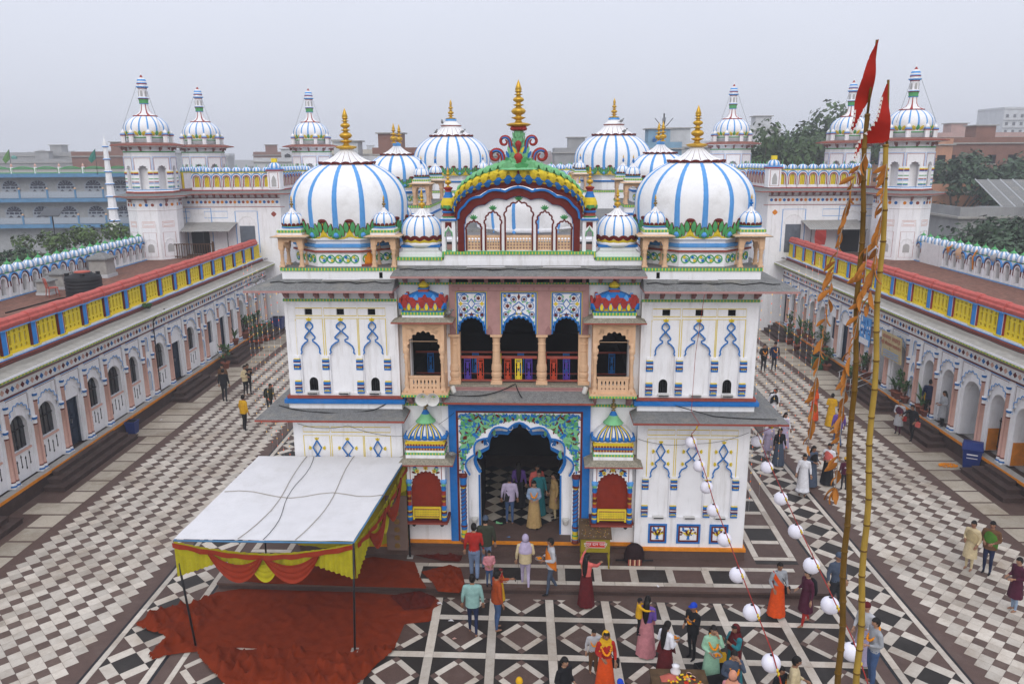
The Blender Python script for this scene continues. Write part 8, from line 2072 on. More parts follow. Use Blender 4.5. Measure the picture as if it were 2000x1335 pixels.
def binn(x, y, m, label, lid=True, s_=1.0, z=0, rz=0.0):
 r = thing('litter_bin', label, 'bin', (x, y, z), rz); r.scale = (s_, s_, s_); t = MB(); t.frustum((-.24, .24, -.24, .24), (-.30, .30, -.30, .30), 0, .72, m); t.build('bin_body', r)
 t = MB(); t.box(-.33, .33, -.33, .33, .72, .77, m);
 if lid: t.frustum((-.31, .31, -.31, .31), (-.31, .31, -.12, .12), .77, .98, m)
 else: t.m = [m]*len(t.m); t.box(-.27, .27, -.27, .27, .7701, .7705, 'dark_in')
 t.build('lid' if lid else 'rim', r)
 if lid: t = MB(); t.box(-.17, .17, -.315, -.30, .56, .60, 'paper'); t.box(-.17, .17, -.312, -.30, .44, .46, 'paper'); t.build('printed_label', r)
binn(17.55, 28.75, 'plastic_blue', 'dark blue lidded litter bin against plinth beside steps', True, 1.1, 0, -.5); binn(16.9, 43.3, 'plastic_green', 'green open litter bin beside steps', False, 1.0); binn(-17.25, 53.6, 'plastic_blue', 'blue drum bin at far end of wing with water tank', False, 1.3)
binn(-17.45, 32.75, 'plastic_blue', 'low blue tub at end of widest steps', False, .75)
for sy in (37.9, 39.3):
 r = thing('handrail', 'steel handrail on the steps, %s' % ('the side nearer the signboard' if sy < 38.5 else 'the side nearer the poster'), 'handrail', (17.1, sy, 0))
 for a, z in ((-.55, 0), (.55, .5)): t = MB(); t.tube([(a, 0, z), (a, 0, z+.95)], .02, 6, 'steel'); t.build('post', r)
 for k in (.95, .65, .35): t = MB(); t.tube([(-.65, 0, k-.04), (.65, 0, k+.54)], .018, 6, 'steel'); t.build('rail', r)
# marigold heap, litter, backpack, table, crate
def heap(p, n, rad, m, nm, lab, cat='flowers'):
 t = MB()
 for k in range(n): a = random.uniform(0, 6.28); q = rad*math.sqrt(random.random()); t.lathe([(0, -.015), (.028, 0), (.02, .02), (0, .025)], 6, random.choice(m), (q*math.cos(a), q*math.sin(a)*.6, .03+.06*random.random()*(1-q/rad)))
 o = t.build(nm, None, p); o['kind'] = 'stuff'; return tag(o, lab, cat)
heap((16.75, 28.9, .0), 120, .38, ['marigold', 'marigold', 'orange'], 'marigold_heap', 'heap of discarded orange marigolds beside dark blue bin')
for i, (a, b, m, lab) in enumerate(((315, 820, 'paper', 'crumpled white paper near blue tub'), (858, 1180, 'paper', 'crumpled white wrapper at end of big carpet'), (880, 1213, 'paper', 'torn white paper on diamond paving near man in mint hoodie'), (888, 1248, 'rose', 'pink and white wrapper on diamond paving'), (1290, 1147, 'paper', 'white paper strip on terrace edge'), (975, 1022, 'mint', 'green bottle wrapper on door sill'), (990, 1050, 'lightblue', 'blue wrapper below door sill'), (904, 1138, 'paper', 'white paper scrap on the terrace beside red cloth'))):
 z = (0 if b > 1165 or a < 400 else (.2 if b > 1080 else .57)); p = px(a, b, z); t = MB(); t.add([(random.uniform(-.11, .11), random.uniform(-.08, .08), random.uniform(.01, .06)) for k in range(7)], [(0, 1, 2), (1, 3, 2), (2, 4, 5), (0, 2, 6), (4, 1, 3)], m); tag(t.build('litter', None, p+Vector((0, 0, .006))), lab, 'litter')
r = thing('backpack', 'dark woven bag with striped pocket slumped against gatehouse plinth', 'bag', gate(3.42, -.30, T1), GROT); t = MB(); t.lathe([(.22, 0), (.30, .08), (.30, .3), (.24, .5), (.12, .6), (0, .62)], 14, 'bag_dark', M=Matrix.Diagonal((1, .7, 1, 1))); t.build('sack', r); t = MB()
for k in range(9): t.box(-.2+k*.045, -.165+k*.045, -.225, -.19, .02, .20, ('brick_red', 'cream', 'maroon')[k % 3])
t.build('striped_pocket', r); t = MB(); t.tube([(-.55, -.05, .1), (.55, -.08, .12)], .022, 6, 'iron'); t.build('umbrella', r)
tb_ = thing('offering_table', 'dark wooden offering table smeared with red powder and petals', 'table', (3.45, 14.95, 0), -.03); t = MB(); t.box(-.62, .62, -.45, .45, .68, .72, 'wood_table')
for k in range(14): t.plate(disc(random.uniform(.1, .5), random.uniform(-.3, .3), .06, 7), (), -.722, -.7201, 'rose' if k % 2 else 'label_red', M=Matrix.Rotation(-pi/2, 4, 'X'))
t.build('tabletop', tb_)
for a in (-1, 1):
 for b in (-1, 1): t = MB(); t.box(a*.56-.03, a*.56+.03, b*.39-.03, b*.39+.03, 0, .68, 'wood_table'); t.build('leg', tb_)
heap((3.5, 14.95, .722), 40, .4, ['marigold', 'yellow'], 'petals', 'scattered marigold petals on offering table')
t = MB(); t.add([(-.2, -.1, 0), (.15, -.14, .02), (.22, .05, .03), (0, .14, .05), (-.22, .06, .03), (0, 0, .12)], [(0, 1, 5), (1, 2, 5), (2, 3, 5), (3, 4, 5), (4, 0, 5)], 'chair_red'); tag(t.build('plastic_bag', None, (3.25, 15.05, .722)), 'crumpled salmon-red plastic bag on offering table', 'bag'); t = MB(); t.lathe([(.09, 0), (.12, .08), (.06, .17), (.09, .22), (.02, .24)], 9, 'paper'); tag(t.build('plastic_bag', None, (3.4, 15.22, .722)), 'tied white plastic bag on offering table', 'bag')
r = thing('crate', 'black open-topped box standing beside offering table', 'box', (4.35, 15.62, 0), .25); t = MB(); t.plate(rect(-.36, .36, 0, .6), (), -.26, -.23, 'plastic_black'); t.plate(rect(-.36, .36, 0, .6), (), .23, .26, 'plastic_black'); t.box(-.36, -.33, -.23, .23, 0, .6, 'plastic_black'); t.box(.33, .36, -.23, .23, 0, .6, 'plastic_black'); t.box(-.33, .33, -.23, .23, .02, .05, 'plastic_black'); t.build('crate_body', r)
# ---- strings of fairy lights beside both pavilions
for s, lab in ((-1, 'string of red and yellow fairy lights hanging over court behind canopy pavilion'), (1, 'string of red and yellow fairy lights hanging over court behind flower-panel pavilion')):
 for k in range(8):
  p = gate(s*(7.25+.0*k), .4+.5*k, 8.4) if False else gate(s*(7.0+.62*k), 1.0+1.15*k, 8.25-.02*k); t = MB(); t.tube([p-p, Vector((.05, 0, -7.0))], .004, 3, 'paper'); o = tag(t.build('fairy_lights', None, p), lab, 'lights', 'fairy lights behind the pavilions'); q = MB()
  for i in range(24): q.lathe([(0, -.03), (.015, 0), (0, .03)], 5, 'bulb_red' if (i+k) % 2 else 'bulb_warm', (.05*i/24, .0, -.28*i-.1))
  stuff(q.build('bulbs', o))
# ---- pigeons
t = MB(); t.lathe([(0, -.17), (.035, -.12), (.07, -.03), (.065, .05), (.035, .10), (0, .12)], 9, 'pigeon' if 'pigeon' in MATS else 'slate', M=Matrix.Rotation(pi/2-.35, 4, 'X')); t.lathe([(0, -.045), (.035, -.02), (.038, .01), (.02, .035), (0, .04)], 8, 'slate', (0, -.13, .10)); t.lathe([(0, 0), (.012, .01), (0, .04)], 5, 'black', M=Matrix.Translation((0, -.165, .10)) @ Matrix.Rotation(pi/2, 4, 'X')); t.add([(-.03, .12, -.02), (.03, .12, -.02), (.035, .27, -.07), (-.035, .27, -.07)], [(0, 1, 2, 3)], 'iron'); t.tube([(.02, 0, -.05), (.02, -.01, -.12)], .006, 4, 'brick_red'); t.tube([(-.02, 0, -.05), (-.02, -.01, -.12)], .006, 4, 'brick_red'); PG = t.mesh('pigeon')
for i, (x, y, z, rz, lab) in enumerate(((-7.35, -.2, 8.62, 2.4, 'pigeon perched at eave corner of pavilion behind canopy'), (-1.95, -.25, 7.72, 1.0, 'pigeon perched on balcony eave beside loggia'), (-1.95, -.2, 3.52, -1, 'dark pigeon perched on shrine eave by the blue frame'), (-5.1, 21.3, 13.22, .5, 'pigeon on red rim of big dome cap, crest side away'), (-3.7, 21.4, 13.22, 2, 'pigeon on red rim of big dome cap, crest side'), (-4.8, 21.6, 13.72, 0, 'pigeon on upper tier of big dome cap behind canopy pavilion'), (4.9, 21.4, 13.2, 1, 'pigeon on cap of big dome behind flower-panel pavilion'), (4.75, 21.7, 13.72, 2.2, 'pigeon on upper tier of big dome cap behind flower-panel pavilion'))):
 tag(link('pigeon', PG, None, gate(x, y, z+.02), rz), lab, 'pigeon')
# ================================================================ people
from mathutils.bvhtree import BVHTree
CM = {}
def cm(c):
 if isinstance(c, str): return c
 if c not in CM: CM[c] = 'wear_%d' % len(CM); mat(CM[c], c, .85, .2, 9, .15)
 return CM[c]
mat('skin_a', (.27, .135, .08), .6, .08, 8); mat('skin_b', (.36, .20, .125), .6, .08, 8); mat('hair', (.010, .008, .007), .5, .3, 20); mat('hair_grey', (.22, .21, .20), .7, .3, 20); mat('lip', (.20, .06, .05), .5); mat('eye', (.01, .008, .008), .3)
K = dict(black=(.012, .012, .014), navy=(.014, .022, .06), jeans=(.05, .09, .19), ljeans=(.16, .22, .34), white=(.70, .70, .74), grey=(.30, .31, .33), lgrey=(.42, .42, .44), maroon=(.10, .010, .012), red=(.36, .02, .014), rust=(.32, .055, .012), mint=(.24, .40, .37), mintg=(.30, .52, .36), lilac=(.42, .36, .50), violet=(.13, .07, .30), purple=(.10, .05, .22), coral=(.62, .13, .11), cream=(.55, .45, .27), khaki=(.38, .30, .16), tan=(.42, .28, .12), brown=(.13, .065, .03), orange=(.62, .17, .01), saree=(.66, .075, .008), yellow=(.62, .34, .01), green=(.06, .17, .02), teal=(.02, .17, .20), camo=(.035, .04, .025), pink=(.50, .20, .22), dpants=(.02, .022, .026), denim=(.25, .33, .45), blue=(.01, .05, .42), slate=(.06, .08, .12), peach=(.62, .28, .18), plum=(.07, .012, .03))
ARMS = {'d': ((.25, .02, 1.12), (.265, -.05, .88)), 'h': ((.245, .03, 1.12), (.11, -.25, 1.10)), 'p': ((.23, -.08, 1.15), (.09, -.27, 1.33)), 'o': ((.25, -.22, 1.27), (.22, -.50, 1.24)), 'u': ((.25, -.20, 1.42), (.20, -.36, 1.62)), 'f': ((.22, -.16, 1.20), (.07, -.14, 1.50)), 'b': ((.26, .03, 1.10), (.21, -.17, .96)), 's': ((.25, .09, 1.13), (.25, .04, .90)), 'w': ((.25, -.08, 1.14), (.24, -.20, .93))}
def loft(t, rings, m, n=14, wav=0.0, wn=9, cap=True, M=None):
 vs = []; fs = []
 for i, (x, y, z, rx, ry) in enumerate(rings):
  for k in range(n):
   a = 2*pi*k/n; q = 1+wav*(i/(len(rings)-1))*math.sin(wn*a+i*.5); vs.append((x+rx*q*math.cos(a), y+ry*q*math.sin(a), z))
 for i in range(len(rings)-1):
  for k in range(n): fs.append((i*n+k, i*n+(k+1) % n, (i+1)*n+(k+1) % n, (i+1)*n+k))
 if cap: fs += [tuple(reversed(range(n))), tuple(range((len(rings)-1)*n, len(rings)*n))]
 t.add(vs, fs, m, True, M)
def hand(t, W, d, s, m):
 d = d.normalized(); lat = d.cross(Vector((0, -1, .2))).normalized(); dn = Vector((0, 0, -1))*.35+d.cross(lat)*.5
 t.tube([W-d*.01, W+d*.03, W+d*.085], [.024, .034, .032], 7, m, flat=None)
 for k, L in enumerate((.062, .072, .068, .052)):
  b = W+d*.078+lat*(k-1.5)*.018; e = b+d*L*.55+dn*.012; t.tube([b, e, e+d*L*.35+dn*.025], [.0095, .009, .007], 5, m)
 b = W+d*.02-lat*.03; t.tube([b, b+d*.035-lat*.02, b+d*.065-lat*.022+dn*.01], [.012, .010, .008], 5, m)
def ell(t, c, r, m, n=12, k=8, keep=None, M=None):
 vs = []; fs = []
 for i in range(k+1):
  a = pi*i/k
  for j in range(n): th = 2*pi*j/n; vs.append((c[0]+r[0]*math.sin(a)*math.cos(th), c[1]+r[1]*math.sin(a)*math.sin(th), c[2]+r[2]*math.cos(a)))
 for i in range(k):
  for j in range(n):
   f = (i*n+j, (i+1)*n+j, (i+1)*n+(j+1) % n, i*n+(j+1) % n); q = [sum(vs[v][w] for v in f)/4-c[w] for w in range(3)]
   if keep is None or keep(q[0]/r[0], q[1]/r[1], q[2]/r[2]): fs.append(f)
 t.add(vs, fs, m, True, M)
def person_body(sp):
 (hx, hy, zf, h, rz, top, bot, style, hair, arms, ex, lab) = sp
 t = MB(); R = random.Random(int(hx*7+hy)); sk = R.choice(('skin_a', 'skin_b')); T, B = cm(K.get(top, top)), cm(K.get(bot, bot)); fem = style in 'KSD'
 sh = .165 if fem else .185; xt = ex.split('.'); st = .16 if 'w' in xt else .03; shoe = 'skin_a' if 'b' in xt else cm(K['black']); ln = .22 if 'l' in xt else 0.0
 sx_ = lambda p: (p[0], p[1]-ln*max(0, p[2]-.9), p[2])
 Lf = lambda rings: [(x, y-ln*max(0, z-.9), z, a, b) for x, y, z, a, b in rings]
 tb = T if style in 'KD' else B
 loft(t, Lf([(0, .005, .80, .15, .115), (0, .005, .93, .158, .12)]), tb); loft(t, Lf([(0, 0, .90, .158, .12), (0, 0, 1.06, .145, .108), (0, -.012, 1.22, sh-.005, .122), (0, 0, 1.36, sh, .105), (0, .005, 1.43, .125, .08), (0, .01, 1.46, .07, .06)]), T)
 t.tube([sx_((0, .012, 1.43)), sx_((0, -.005, 1.53))], [.055, .052], 8, sk)
 hy_ = -.02-ln*.7; ell(t, (0, hy_, 1.605), (.077, .096, .118), sk); t.tube([(0, hy_-.085, 1.625), (0, hy_-.112, 1.585)], [.010, .016], 6, sk)
 for s in (-1, 1): ell(t, (s*.078, hy_+.01, 1.60), (.014, .022, .032), sk, 6, 5)
 wr = []
 for s, a in ((-1, arms[0]), (1, arms[1])):
  E, W = ARMS[a]; S = Vector(sx_((s*sh, 0, 1.385))); E = Vector(sx_((s*(E[0]-.185+sh), E[1], E[2]))); W = Vector(sx_((s*W[0], W[1], W[2]))); t.tube([S-Vector((s*.05, 0, 0)), S, S.lerp(E, .5), E], [.07, .068, .06, .05], 9, T); q = E.lerp(W, .8); t.tube([E, E.lerp(W, .4), q], [.052, .047, .036], 9, T); t.tube([q, W], [.030, .027], 8, sk); wr.append((W, W-E, s))
 for s in (-1, 1):
  f = -s*st; hp = (s*.082, 0, .88); kn = (s*.088, -.02+f*.45-(.05 if f > 0 and st > .1 else 0), .49); an = (s*.09, f+.03, .085+(.05 if f > .1 else 0)); lg = .012 if style == 'P' else -.004
  t.tube([hp, ((hp[0]+kn[0])/2, (hp[1]+kn[1])/2, .69), kn, ((kn[0]+an[0])/2, (kn[1]+an[1])/2+.012, .30), an], [.088+lg, .078+lg, .060+lg, .055+lg, .040+lg*1.2], 9, B if style != 'D' else sk)
  t.tube([(an[0], an[1]+.035, an[2]-.045), (an[0], an[1]-.04, an[2]-.045), (an[0]+s*.012, an[1]-.15, an[2]-.055)], [.034, .038, .026], 8, shoe)
 return t, wr, sk, T, B, hy_, R
def finish_person(sp, src, me):
 (hx, hy, zf, h, rz, top, bot, style, hair, arms, ex, lab) = sp
 t, wr, sk, T, B, hy_, R = src
 bv = BVHTree.FromPolygons(t.v, t.f); b = MB(); ms = []
 for f in me.polygons: i = bv.find_nearest(f.center)[2]; ms.append(t.m[i])
 b.add([v.co for v in me.vertices], [tuple(f.vertices) for f in me.polygons], ms, True); bpy.data.meshes.remove(me)
 for W, d, s in wr: hand(b, W, d, s, sk)
 for s in (-1, 1): ell(b, (s*.03, hy_-.083, 1.622), (.013, .008, .008), 'eye', 6, 4); b.tube([(s*.012, hy_-.094, 1.645), (s*.048, hy_-.078, 1.646)], .005, 4, 'hair')
 b.tube([(-.024, hy_-.088, 1.548), (0, hy_-.094, 1.546), (.024, hy_-.088, 1.548)], .007, 5, 'lip')
 s_ = h/1.72; p = px(hx, hy, zf+h); p.x = min(p.x, 17.9) if zf == .63 else p.x; r = thing('person', lab, 'person', (p.x, p.y, zf+.007), rz); r.scale = (s_, s_, s_)
 b.build('body', r); ln = .22 if 'l' in ex.split('.') else 0.0
 hm = 'hair_grey' if 'y' in ex.split('.') else 'hair'; q = MB(); C = (0, hy_, 1.605)
 if hair in 'slb': ell(q, C, (.087, .107, .126), hm, 16, 10, lambda x, y, z: y > .15 or z > .42 or (y > -.35 and z > .1))
 if hair == 'l': loft(q, [(0, hy_+.075, 1.62, .07, .04), (0, hy_+.10, 1.50, .085, .045), (0, .115, 1.34, .09, .035), (0, .125, 1.15, .07, .028), (0, .13, 1.0, .03, .015)], hm)
 if hair == 'b': ell(q, (0, hy_+.115, 1.60), (.045, .04, .05), hm)
 if hair in 'slb': q.build('hair', r)
 cap = {'c': K['blue'], 'C': K['slate'], 'k': K['maroon'], 'Y': K['yellow'], 'B': K['black']}.get(hair)
 if cap:
  ell(q, C, (.085, .105, .122), hm, 14, 8, lambda x, y, z: y > .2 and z < .4); q.build('hair', r); q = MB(); ell(q, (0, hy_, 1.63), (.092, .112, .115), cm(cap), 16, 8, lambda x, y, z: z > .05)
  if hair in 'cC': q.slab([(-.07, hy_-.09), (-.05, hy_-.17), (.05, hy_-.17), (.07, hy_-.09)], 1.645, 1.66, cm(cap))
  q.build('cap', r)
 sc_ = {'o': K['saree'], 'g': K['yellow'], 'x': K['lilac'], 'm': K['maroon'], 'z': K['peach'], 'n': K['black']}.get(hair)
 if sc_:
  ell(q, C, (.084, .100, .122), hm, 14, 8, lambda x, y, z: z > .3 and y < .2); q.build('hair', r); q = MB(); ell(q, (0, hy_+.012, 1.605), (.102, .118, .137), cm(sc_), 16, 10, lambda x, y, z: (y > -.30 or z > .72) and z > -.75)
  loft(q, [(0, hy_+.05, 1.53, .10, .085), (0, .02, 1.45, .15, .105), (0, .03, 1.34, .205, .135), (0, .04, 1.18, .20, .14)], cm(sc_), 16, .04, 7, False); q.build('headscarf', r)
 if style in 'SD':      # long skirt or dress
  q = MB(); m = B if style == 'S' else T; zt = 1.02 if style == 'S' else 1.16; loft(q, [(0, 0, zt, .152, .118), (0, 0, .92, .172, .135), (0, 0, .70, .195, .165), (0, 0, .40, .225, .20), (0, 0, .16, .25, .225), (0, 0, .05 if style == 'S' else .22, .262, .235)], m, 36, .05, 9, False); q.build('skirt', r)
 if style == 'K':
  q = MB(); loft(q, [(0, 0, 1.10, .152, .115), (0, 0, .95, .175, .135), (0, 0, .75, .19, .16), (0, 0, .46, .215, .185)], T, 32, .04, 8, False); q.build('tunic', r)
 if style == 'J':       # open-hem jacket
  q = MB(); loft(q, [(0, -ln*.35, 1.20, .19, .135), (0, -ln*.2, 1.02, .182, .14), (0, 0, .84, .185, .145)], T, 28, .02, 6, False); q.build('jacket', r)
 for c in ex.split('.'):
  q = MB()
  if c[:1] == 'G': n = 22; P = [Vector((.105*math.sin(2*pi*i/n), -.10-.045*math.cos(2*pi*i/n+pi)*-1 if False else .06-.12*(1-math.cos(2*pi*i/n))*.95-ln*.4, 1.475-.16*(1-math.cos(2*pi*i/n)))) for i in range(n)]; [q.lathe([(0, -.03), (.03, -.012), (.032, .012), (0, .03)], 6, 'marigold', v) for v in P]; q.build('marigold_garland', r)
  if c[:1] == 'A':   # shawl over a shoulder
   m = cm(K[c[1:]]); n = 10; vs = []
   for i in range(n+1):
    u = i/n; a = -2.2+u*4.6; x, y, z = .17*math.sin(a), -.135*math.cos(a)-ln*.35, 1.43-.30*abs(u-.45)*2
    vs += [(x*1.02, y, z+.02), (x*1.22, y*1.2, z-.13), (x*1.18, y*1.22, z-.34)]
   q.add(vs, [(3*i+k, 3*i+k+1, 3*i+k+4, 3*i+k+3) for i in range(n) for k in (0, 1)], m, True); q.build('shawl', r)
  if c[:1] == 'D':   # sash falling down the back or front
   m = cm(K[c[1:]]); vs = []
   for i in range(11): u = i/10; a = u*pi; vs += [(-.13+.22*u-.07, -.15*math.cos(a)*(1 if u < .5 else 1.05), 1.42+.05*math.sin(a)-.75*abs(u-.5)*1.5), (-.13+.22*u+.09, -.155*math.cos(a), 1.40+.05*math.sin(a)-.75*abs(u-.5)*1.5)]
   q.add(vs, [(2*i, 2*i+1, 2*i+3, 2*i+2) for i in range(10)], m, True); q.build('sash', r)
  if c[:1] == 'P':   # pallu of a sari
   m = cm(K[c[1:]]); vs = []
   for i in range(13): u = i/12; a = -.9+u*4.0; rr_3 = .17+.02*math.sin(i); z = .98+.50*min(1, u*1.7)-max(0, u-.6)*1.5; vs += [(rr_3*1.05*math.sin(-a), -.145*math.cos(a), z), (rr_3*1.1*math.sin(-a), -.15*math.cos(a), z-.20)]
   q.add(vs, [(2*i, 2*i+1, 2*i+3, 2*i+2) for i in range(12)], m, True); q.build('pallu', r)
  if c[:1] == 'Q': m = cm(K[c[1:]]); q.box(-.10, .10, -.05, .05, 0, .22, m); o = q.build('handbag', r, (.24, -.02, .72)); q = MB(); q.tube([(.24, -.06, .93), (.10, -.14, 1.2), (-.10, -.03, 1.46), (.02, .125, 1.25), (.22, .03, .93)], .010, 5, m); q.build('strap', r)
  if c[:1] == 'R': m = cm(K[c[1:]]); loft(q, [(0, .20, .95, .14, .07), (0, .21, 1.1, .15, .09), (0, .19, 1.35, .12, .07), (0, .16, 1.42, .06, .04)], m); q.build('backpack', r)
  if c[:1] == 'T': q.lathe([(.02, 0), (.10, .01), (.125, .035), (.115, .035), (.09, .02), (0, .02)], 16, 'steel'); [q.lathe([(0, 0), (.03, .015), (0, .04)], 6, 'marigold', (.05*math.cos(k), .05*math.sin(k*1.7), .02)) for k in range(9)]; q.build('plate', r, (0, -.34, 1.10))
  if c[:1] == 'H': q.box(-.035, .035, -.006, .006, -.07, .07, 'panel_glass'); W, d, s = wr[1]; q.build('phone', r, W+d.normalized()*.12)
  if c[:1] == 'M': q.box(-.35 if False else -.03, .03, -.005, .005, 0, .01, 'paper'); q.build('shirt_print', r, (0, .13, 1.2)); text('003', r, (0, .14, 1.18), .12, 'paper', (pi/2, 0, pi))
 return r
PI = pi
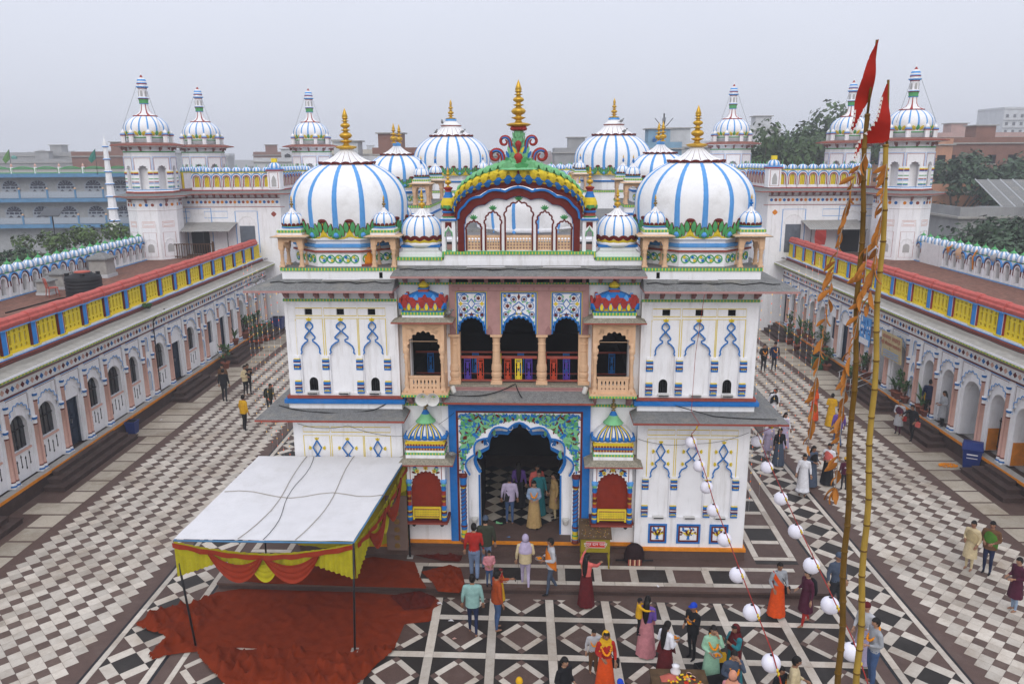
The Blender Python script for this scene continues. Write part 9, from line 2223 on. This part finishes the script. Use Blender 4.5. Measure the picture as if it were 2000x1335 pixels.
PEOPLE = [
 (922, 1122, 0, 1.70, PI, 'mint', 'navy', 'J', 's', 'dd', 'w.b', 'barefoot man in mint hoodie and dark jeans walking towards the terrace'),
 (970, 1114, 0, 1.70, 2.0, 'rust', 'jeans', 'J', 's', 'do', 'b.H', 'man in rust sweater and jeans stretching his arm out with phone'),
 (925, 1022, .2, 1.72, PI, 'red', 'ljeans', 'P', 's', 'dd', 'w', 'man in red shirt and pale jeans stepping up beside heaped cloth'),
 (948, 1008, .38, 1.72, PI, 'camo', 'ljeans', 'J', 'C', 'dd', 'w', 'man in dark camouflage jacket and cap in front of door sill'),
 (955, 1074, .2, 1.12, .2, 'pink', 'jeans', 'J', 's', 'hh', '', 'small girl in pink and white hoodie on terrace'),
 (977, 1110, .2, .95, 1.2, 'red', 'yellow', 'S', 'k', 'hh', 'G', 'toddler in red with garland behind man in rust sweater'),
 (1026, 1044, .08, 1.64, PI, 'cream', 'lilac', 'J', 'x', 'hd', 'w.b', 'woman in cream jumper and lilac headscarf stepping onto terrace'),
 (1077, 1050, 0, 1.72, -1.4, 'lgrey', 'slate', 'J', 's', 'hh', 'w.T.Aorange', 'man in pale windcheater carrying marigold plate before donation box'),
 (1146, 1080, 0, 1.58, 2.6, 'coral', 'maroon', 'S', 'l', 'ou', 'b', 'woman in coral jacket and maroon skirt reaching up at donation box'),
 (995, 928, .57, 1.64, PI, 'lilac', 'jeans', 'J', 's', 'dd', 'b.Dblack', 'person in lilac sweatshirt with black hood entering the doorway'),
 (1043, 938, .57, 1.58, 0, 'denim', 'tan', 'S', 'l', 'hh', 'w.G', 'woman in denim jacket and tan dress with garland leaving doorway'),
 (1013, 903, .57, 1.60, PI, 'purple', 'black', 'S', 'l', 'dd', '', 'long-haired woman in purple deep in the doorway'),
 (1053, 917, .57, 1.58, .2, 'teal', 'teal', 'S', 's', 'dd', 'Ateal', 'woman in teal shawl deep in the doorway'),
 (1049, 906, .57, 1.60, .3, 'coral', 'black', 'P', 's', 'dd', '', 'person in pink top at the back of the doorway'),
 (1083, 922, .57, 1.62, -1.2, 'tan', 'cream', 'K', 's', 'dd', '', 'person in pale clothes at the door jamb inside'),
 (1102, 1282, 0, 1.60, .7, 'black', 'maroon', 'S', 'l', 'hh', 'Ablack', 'woman wrapped in black shawl with long dark hair beside boy with garland'),
 (1160, 1228, 0, 1.18, .1, 'lgrey', 'brown', 'P', 's', 'dd', 'b.G', 'barefoot boy in grey sweater and brown trousers with garland'),
 (1184, 1232, 0, 1.58, .1, 'red', 'saree', 'S', 'g', 'hb', 'G.Qblack', 'woman in red with yellow headscarf, garland and black handbag'),
 (1265, 1164, 0, 1.62, 2.7, 'violet', 'pink', 'S', 'l', 'hh', 'Dpink', 'woman in violet top and pink sari carrying a child'),
 (1249, 1168, .62, .98, 1.6, 'yellow', 'black', 'J', 'B', 'oo', '', 'toddler in yellow puffer jacket carried in woman arms'),
 (1303, 1213, 0, 1.60, 2.2, 'white', 'maroon', 'S', 'l', 'hh', 'T.Dmaroon', 'woman in white blouse and maroon skirt holding marigold plate'),
 (1356, 1177, 0, 1.52, -.9, 'black', 'black', 'J', 'c', 'hp', 'G', 'boy in bright blue cap and black jacket with garland'),
 (1394, 1220, 0, 1.62, .1, 'mintg', 'mintg', 'D', 'l', 'hf', 'G.T.Qyellow', 'woman in mint green dress with plate and yellow bag'),
 (1438, 1219, 0, 1.58, -1.1, 'teal', 'teal', 'S', 'm', 'pp', 'Amaroon.H', 'woman in maroon hooded shawl over teal dress looking at phone'),
 (1434, 1269, 0, 1.58, .2, 'slate', 'grey', 'J', 's', 'hf', 'G', 'woman in navy jacket and garland covering her face with hand'),
 (1432, 1311, 0, 1.50, 2.8, 'pink', 'maroon', 'S', 'z', 'hh', '', 'woman in peach patterned headscarf at offering table side'),
 (1211, 1326, 0, 1.30, .3, 'navy', 'black', 'J', 'c', 'dd', '', 'child in blue woollen hat beside offering table'),
 (1014, 1323, 0, 1.45, .1, 'brown', 'black', 'J', 'Y', 'dd', '', 'person in mustard knitted hat alone below diamond paving'),
 (1555, 1281, 0, 1.70, 1.2, 'cream', 'dpants', 'J', 's', 'hh', '', 'young man in cream hoodie bending over by lowest lantern'),
 (1527, 1300, 0, 1.30, .5, 'black', 'navy', 'J', 's', 'dd', 'G', 'child in black with orange garland behind young man in cream hoodie'),
 (1524, 1097, 0, 1.58, .1, 'grey', 'saree', 'S', 's', 'bb', 'b.Psaree.Qblack', 'woman in orange-red sari and grey cardigan at the terrace edge'),
 (1580, 1112, 0, 1.60, -1.3, 'plum', 'red', 'K', 's', 'hd', 'w.b.Rblack', 'woman in dark maroon cardigan and red trousers striding past lantern'),
 (1639, 1079, 0, 1.70, .2, 'slate', 'dpants', 'P', 'C', 'dd', 'w', 'old man in navy waistcoat and flat cap behind bamboo poles'),
 (1695, 1176, 0, 1.62, -.9, 'lgrey', 'lilac', 'S', 'k', 'bh', 'y.b', 'old man in maroon cap and pale sweater between bamboo poles'),
 (1714, 1206, 0, 1.72, -1.5, 'grey', 'jeans', 'P', 's', 'hh', 'b.G', 'man in grey sweatshirt and jeans with garland at yellow pole'),
 (1904, 1016, 0, 1.58, -.9, 'cream', 'cream', 'K', 'b', 'hb', 'b.Akhaki', 'woman in cream tunic and yellow shawl on checker paving'),
 (1941, 1017, 0, 1.68, -.8, 'brown', 'navy', 'J', 's', 'hh', 'Agreen', 'man in brown jacket with green scarf beside woman in cream'),
 (1994, 1088, 0, 1.58, -1.4, 'plum', 'denim', 'K', 's', 'hh', 'b', 'person in plum top and patterned trousers at paving edge'),
 (1512, 757, 0, 1.58, .2, 'white', 'white', 'K', 'n', 'sw', 'w.l.Ablack', 'woman in white with black headscarf bending forward'),
 (1594, 757, 0, 1.58, -2.2, 'saree', 'saree', 'S', 'o', 'hh', 'Psaree', 'woman in bright orange sari with covered head'),
 (1627, 768, 0, 1.56, 2.6, 'yellow', 'yellow', 'S', 'b', 'hh', 'Pyellow', 'woman in golden yellow sari seen from behind'),
 (1641, 797, 0, 1.70, PI, 'violet', 'jeans', 'J', 's', 'dd', 'w', 'man in violet-blue jacket and jeans walking away'),
 (1525, 835, 0, 1.58, .1, 'black', 'slate', 'S', 'l', 'dd', '', 'long-haired woman in black top and slate skirt'),
 (1504, 824, 0, 1.58, .1, 'lilac', 'lilac', 'K', 's', 'dd', 'b.Qwhite', 'woman in pale lilac suit under the eave corner'),
 (1535, 805, 0, 1.58, .2, 'white', 'lilac', 'S', 'l', 'dd', 'Alilac', 'woman in white with lilac shawl behind woman in black'),
 (1573, 886, 0, 1.60, -.3, 'white', 'white', 'D', 'l', 'dd', 'b', 'woman in long white dress with long hair'),
 (1590, 870, 0, 1.60, .4, 'slate', 'slate', 'S', 'l', 'hh', 'Ablack', 'woman in slate patterned dress and black shawl beside white dress'),
 (1622, 865, 0, 1.64, -.8, 'white', 'black', 'S', 's', 'ph', 'Acoral', 'woman in white shirt with coral shawl and black skirt'),
 (1653, 893, 0, 1.25, PI, 'plum', 'dpants', 'J', 'Y', 'dd', 'M', 'boy in maroon waistcoat with white number on its back'),
 (1760, 781, 0, 1.56, -.7, 'lgrey', 'plum', 'K', 's', 'hb', 'Aplum.Qred', 'woman in pale grey coat with plum scarf and red bag'),
 (1788, 789, .25, 1.60, -1.1, 'black', 'black', 'J', 's', 'ob', 'w.l.Qcoral', 'woman in black with pink bag striding down steps'),
 (1829, 741, .63, 1.72, 2.6, 'navy', 'black', 'J', 's', 'hd', 'Ayellow', 'man in navy jacket standing in archway with his back turned'),
 (1849, 763, .63, 1.58, -1.4, 'grey', 'black', 'K', 'l', 'hh', '', 'woman in black and white print tunic in archway'),
 (1494, 671, 0, 1.66, .1, 'black', 'dpants', 'J', 's', 'hh', 'b.G', 'man in black with marigold garland and pale phone in far court'),
 (1515, 668, 0, 1.70, .1, 'navy', 'dpants', 'J', 'B', 'dd', 'b.G', 'man in dark cap and garland walking in far court'),
 (433, 711, 0, 1.68, -.1, 'brown', 'dpants', 'J', 's', 'dh', '', 'man in brown jacket facing man in black'),
 (434, 720, 0, 1.70, PI, 'black', 'dpants', 'J', 's', 'dd', '', 'man in black jacket seen from behind, talking to man in brown'),
 (476, 713, 0, 1.62, 1.2, 'cream', 'black', 'J', 's', 'hp', 'b', 'woman in cream puffer jacket and black trousers'),
 (482, 710, 0, 1.66, .8, 'black', 'black', 'J', 's', 'pp', '', 'person in black holding a phone beside woman in puffer jacket'),
 (473, 771, 0, 1.66, 2.6, 'yellow', 'black', 'J', 's', 'dd', 'Ayellow', 'man in yellow-shouldered black jacket alone on checker paving'),
 (523, 748, 0, 1.62, 1.0, 'camo', 'dpants', 'J', 's', 'bb', 'l.Rblack', 'person in plaid shirt with backpack bending near eave corner'),
]
SRC = []
for sp in PEOPLE:
 b = person_body(sp); me = b[0].mesh('tmp'); o = bpy.data.objects.new('tmp', me); COL.objects.link(o)
 m = o.modifiers.new('r', 'REMESH'); m.mode = 'VOXEL'; m.voxel_size = .021; s = o.modifiers.new('s', 'SMOOTH'); s.factor = .5; s.iterations = 4; SRC.append((sp, b, o))
dg = bpy.context.evaluated_depsgraph_get()
MES = [bpy.data.meshes.new_from_object(o.evaluated_get(dg)) for sp, b, o in SRC]
for (sp, b, o), me in zip(SRC, MES):
 old = o.data; bpy.data.objects.remove(o); bpy.data.meshes.remove(old)
 finish_person(sp, b, me)
for o in sc.objects:
 if o.name.split('.')[0] in ('painted_relief', 'carved_foliage', 'carved_leaf', 'scroll_work', 'roof_stripe', 'window_bars'): o['kind'] = 'stuff'
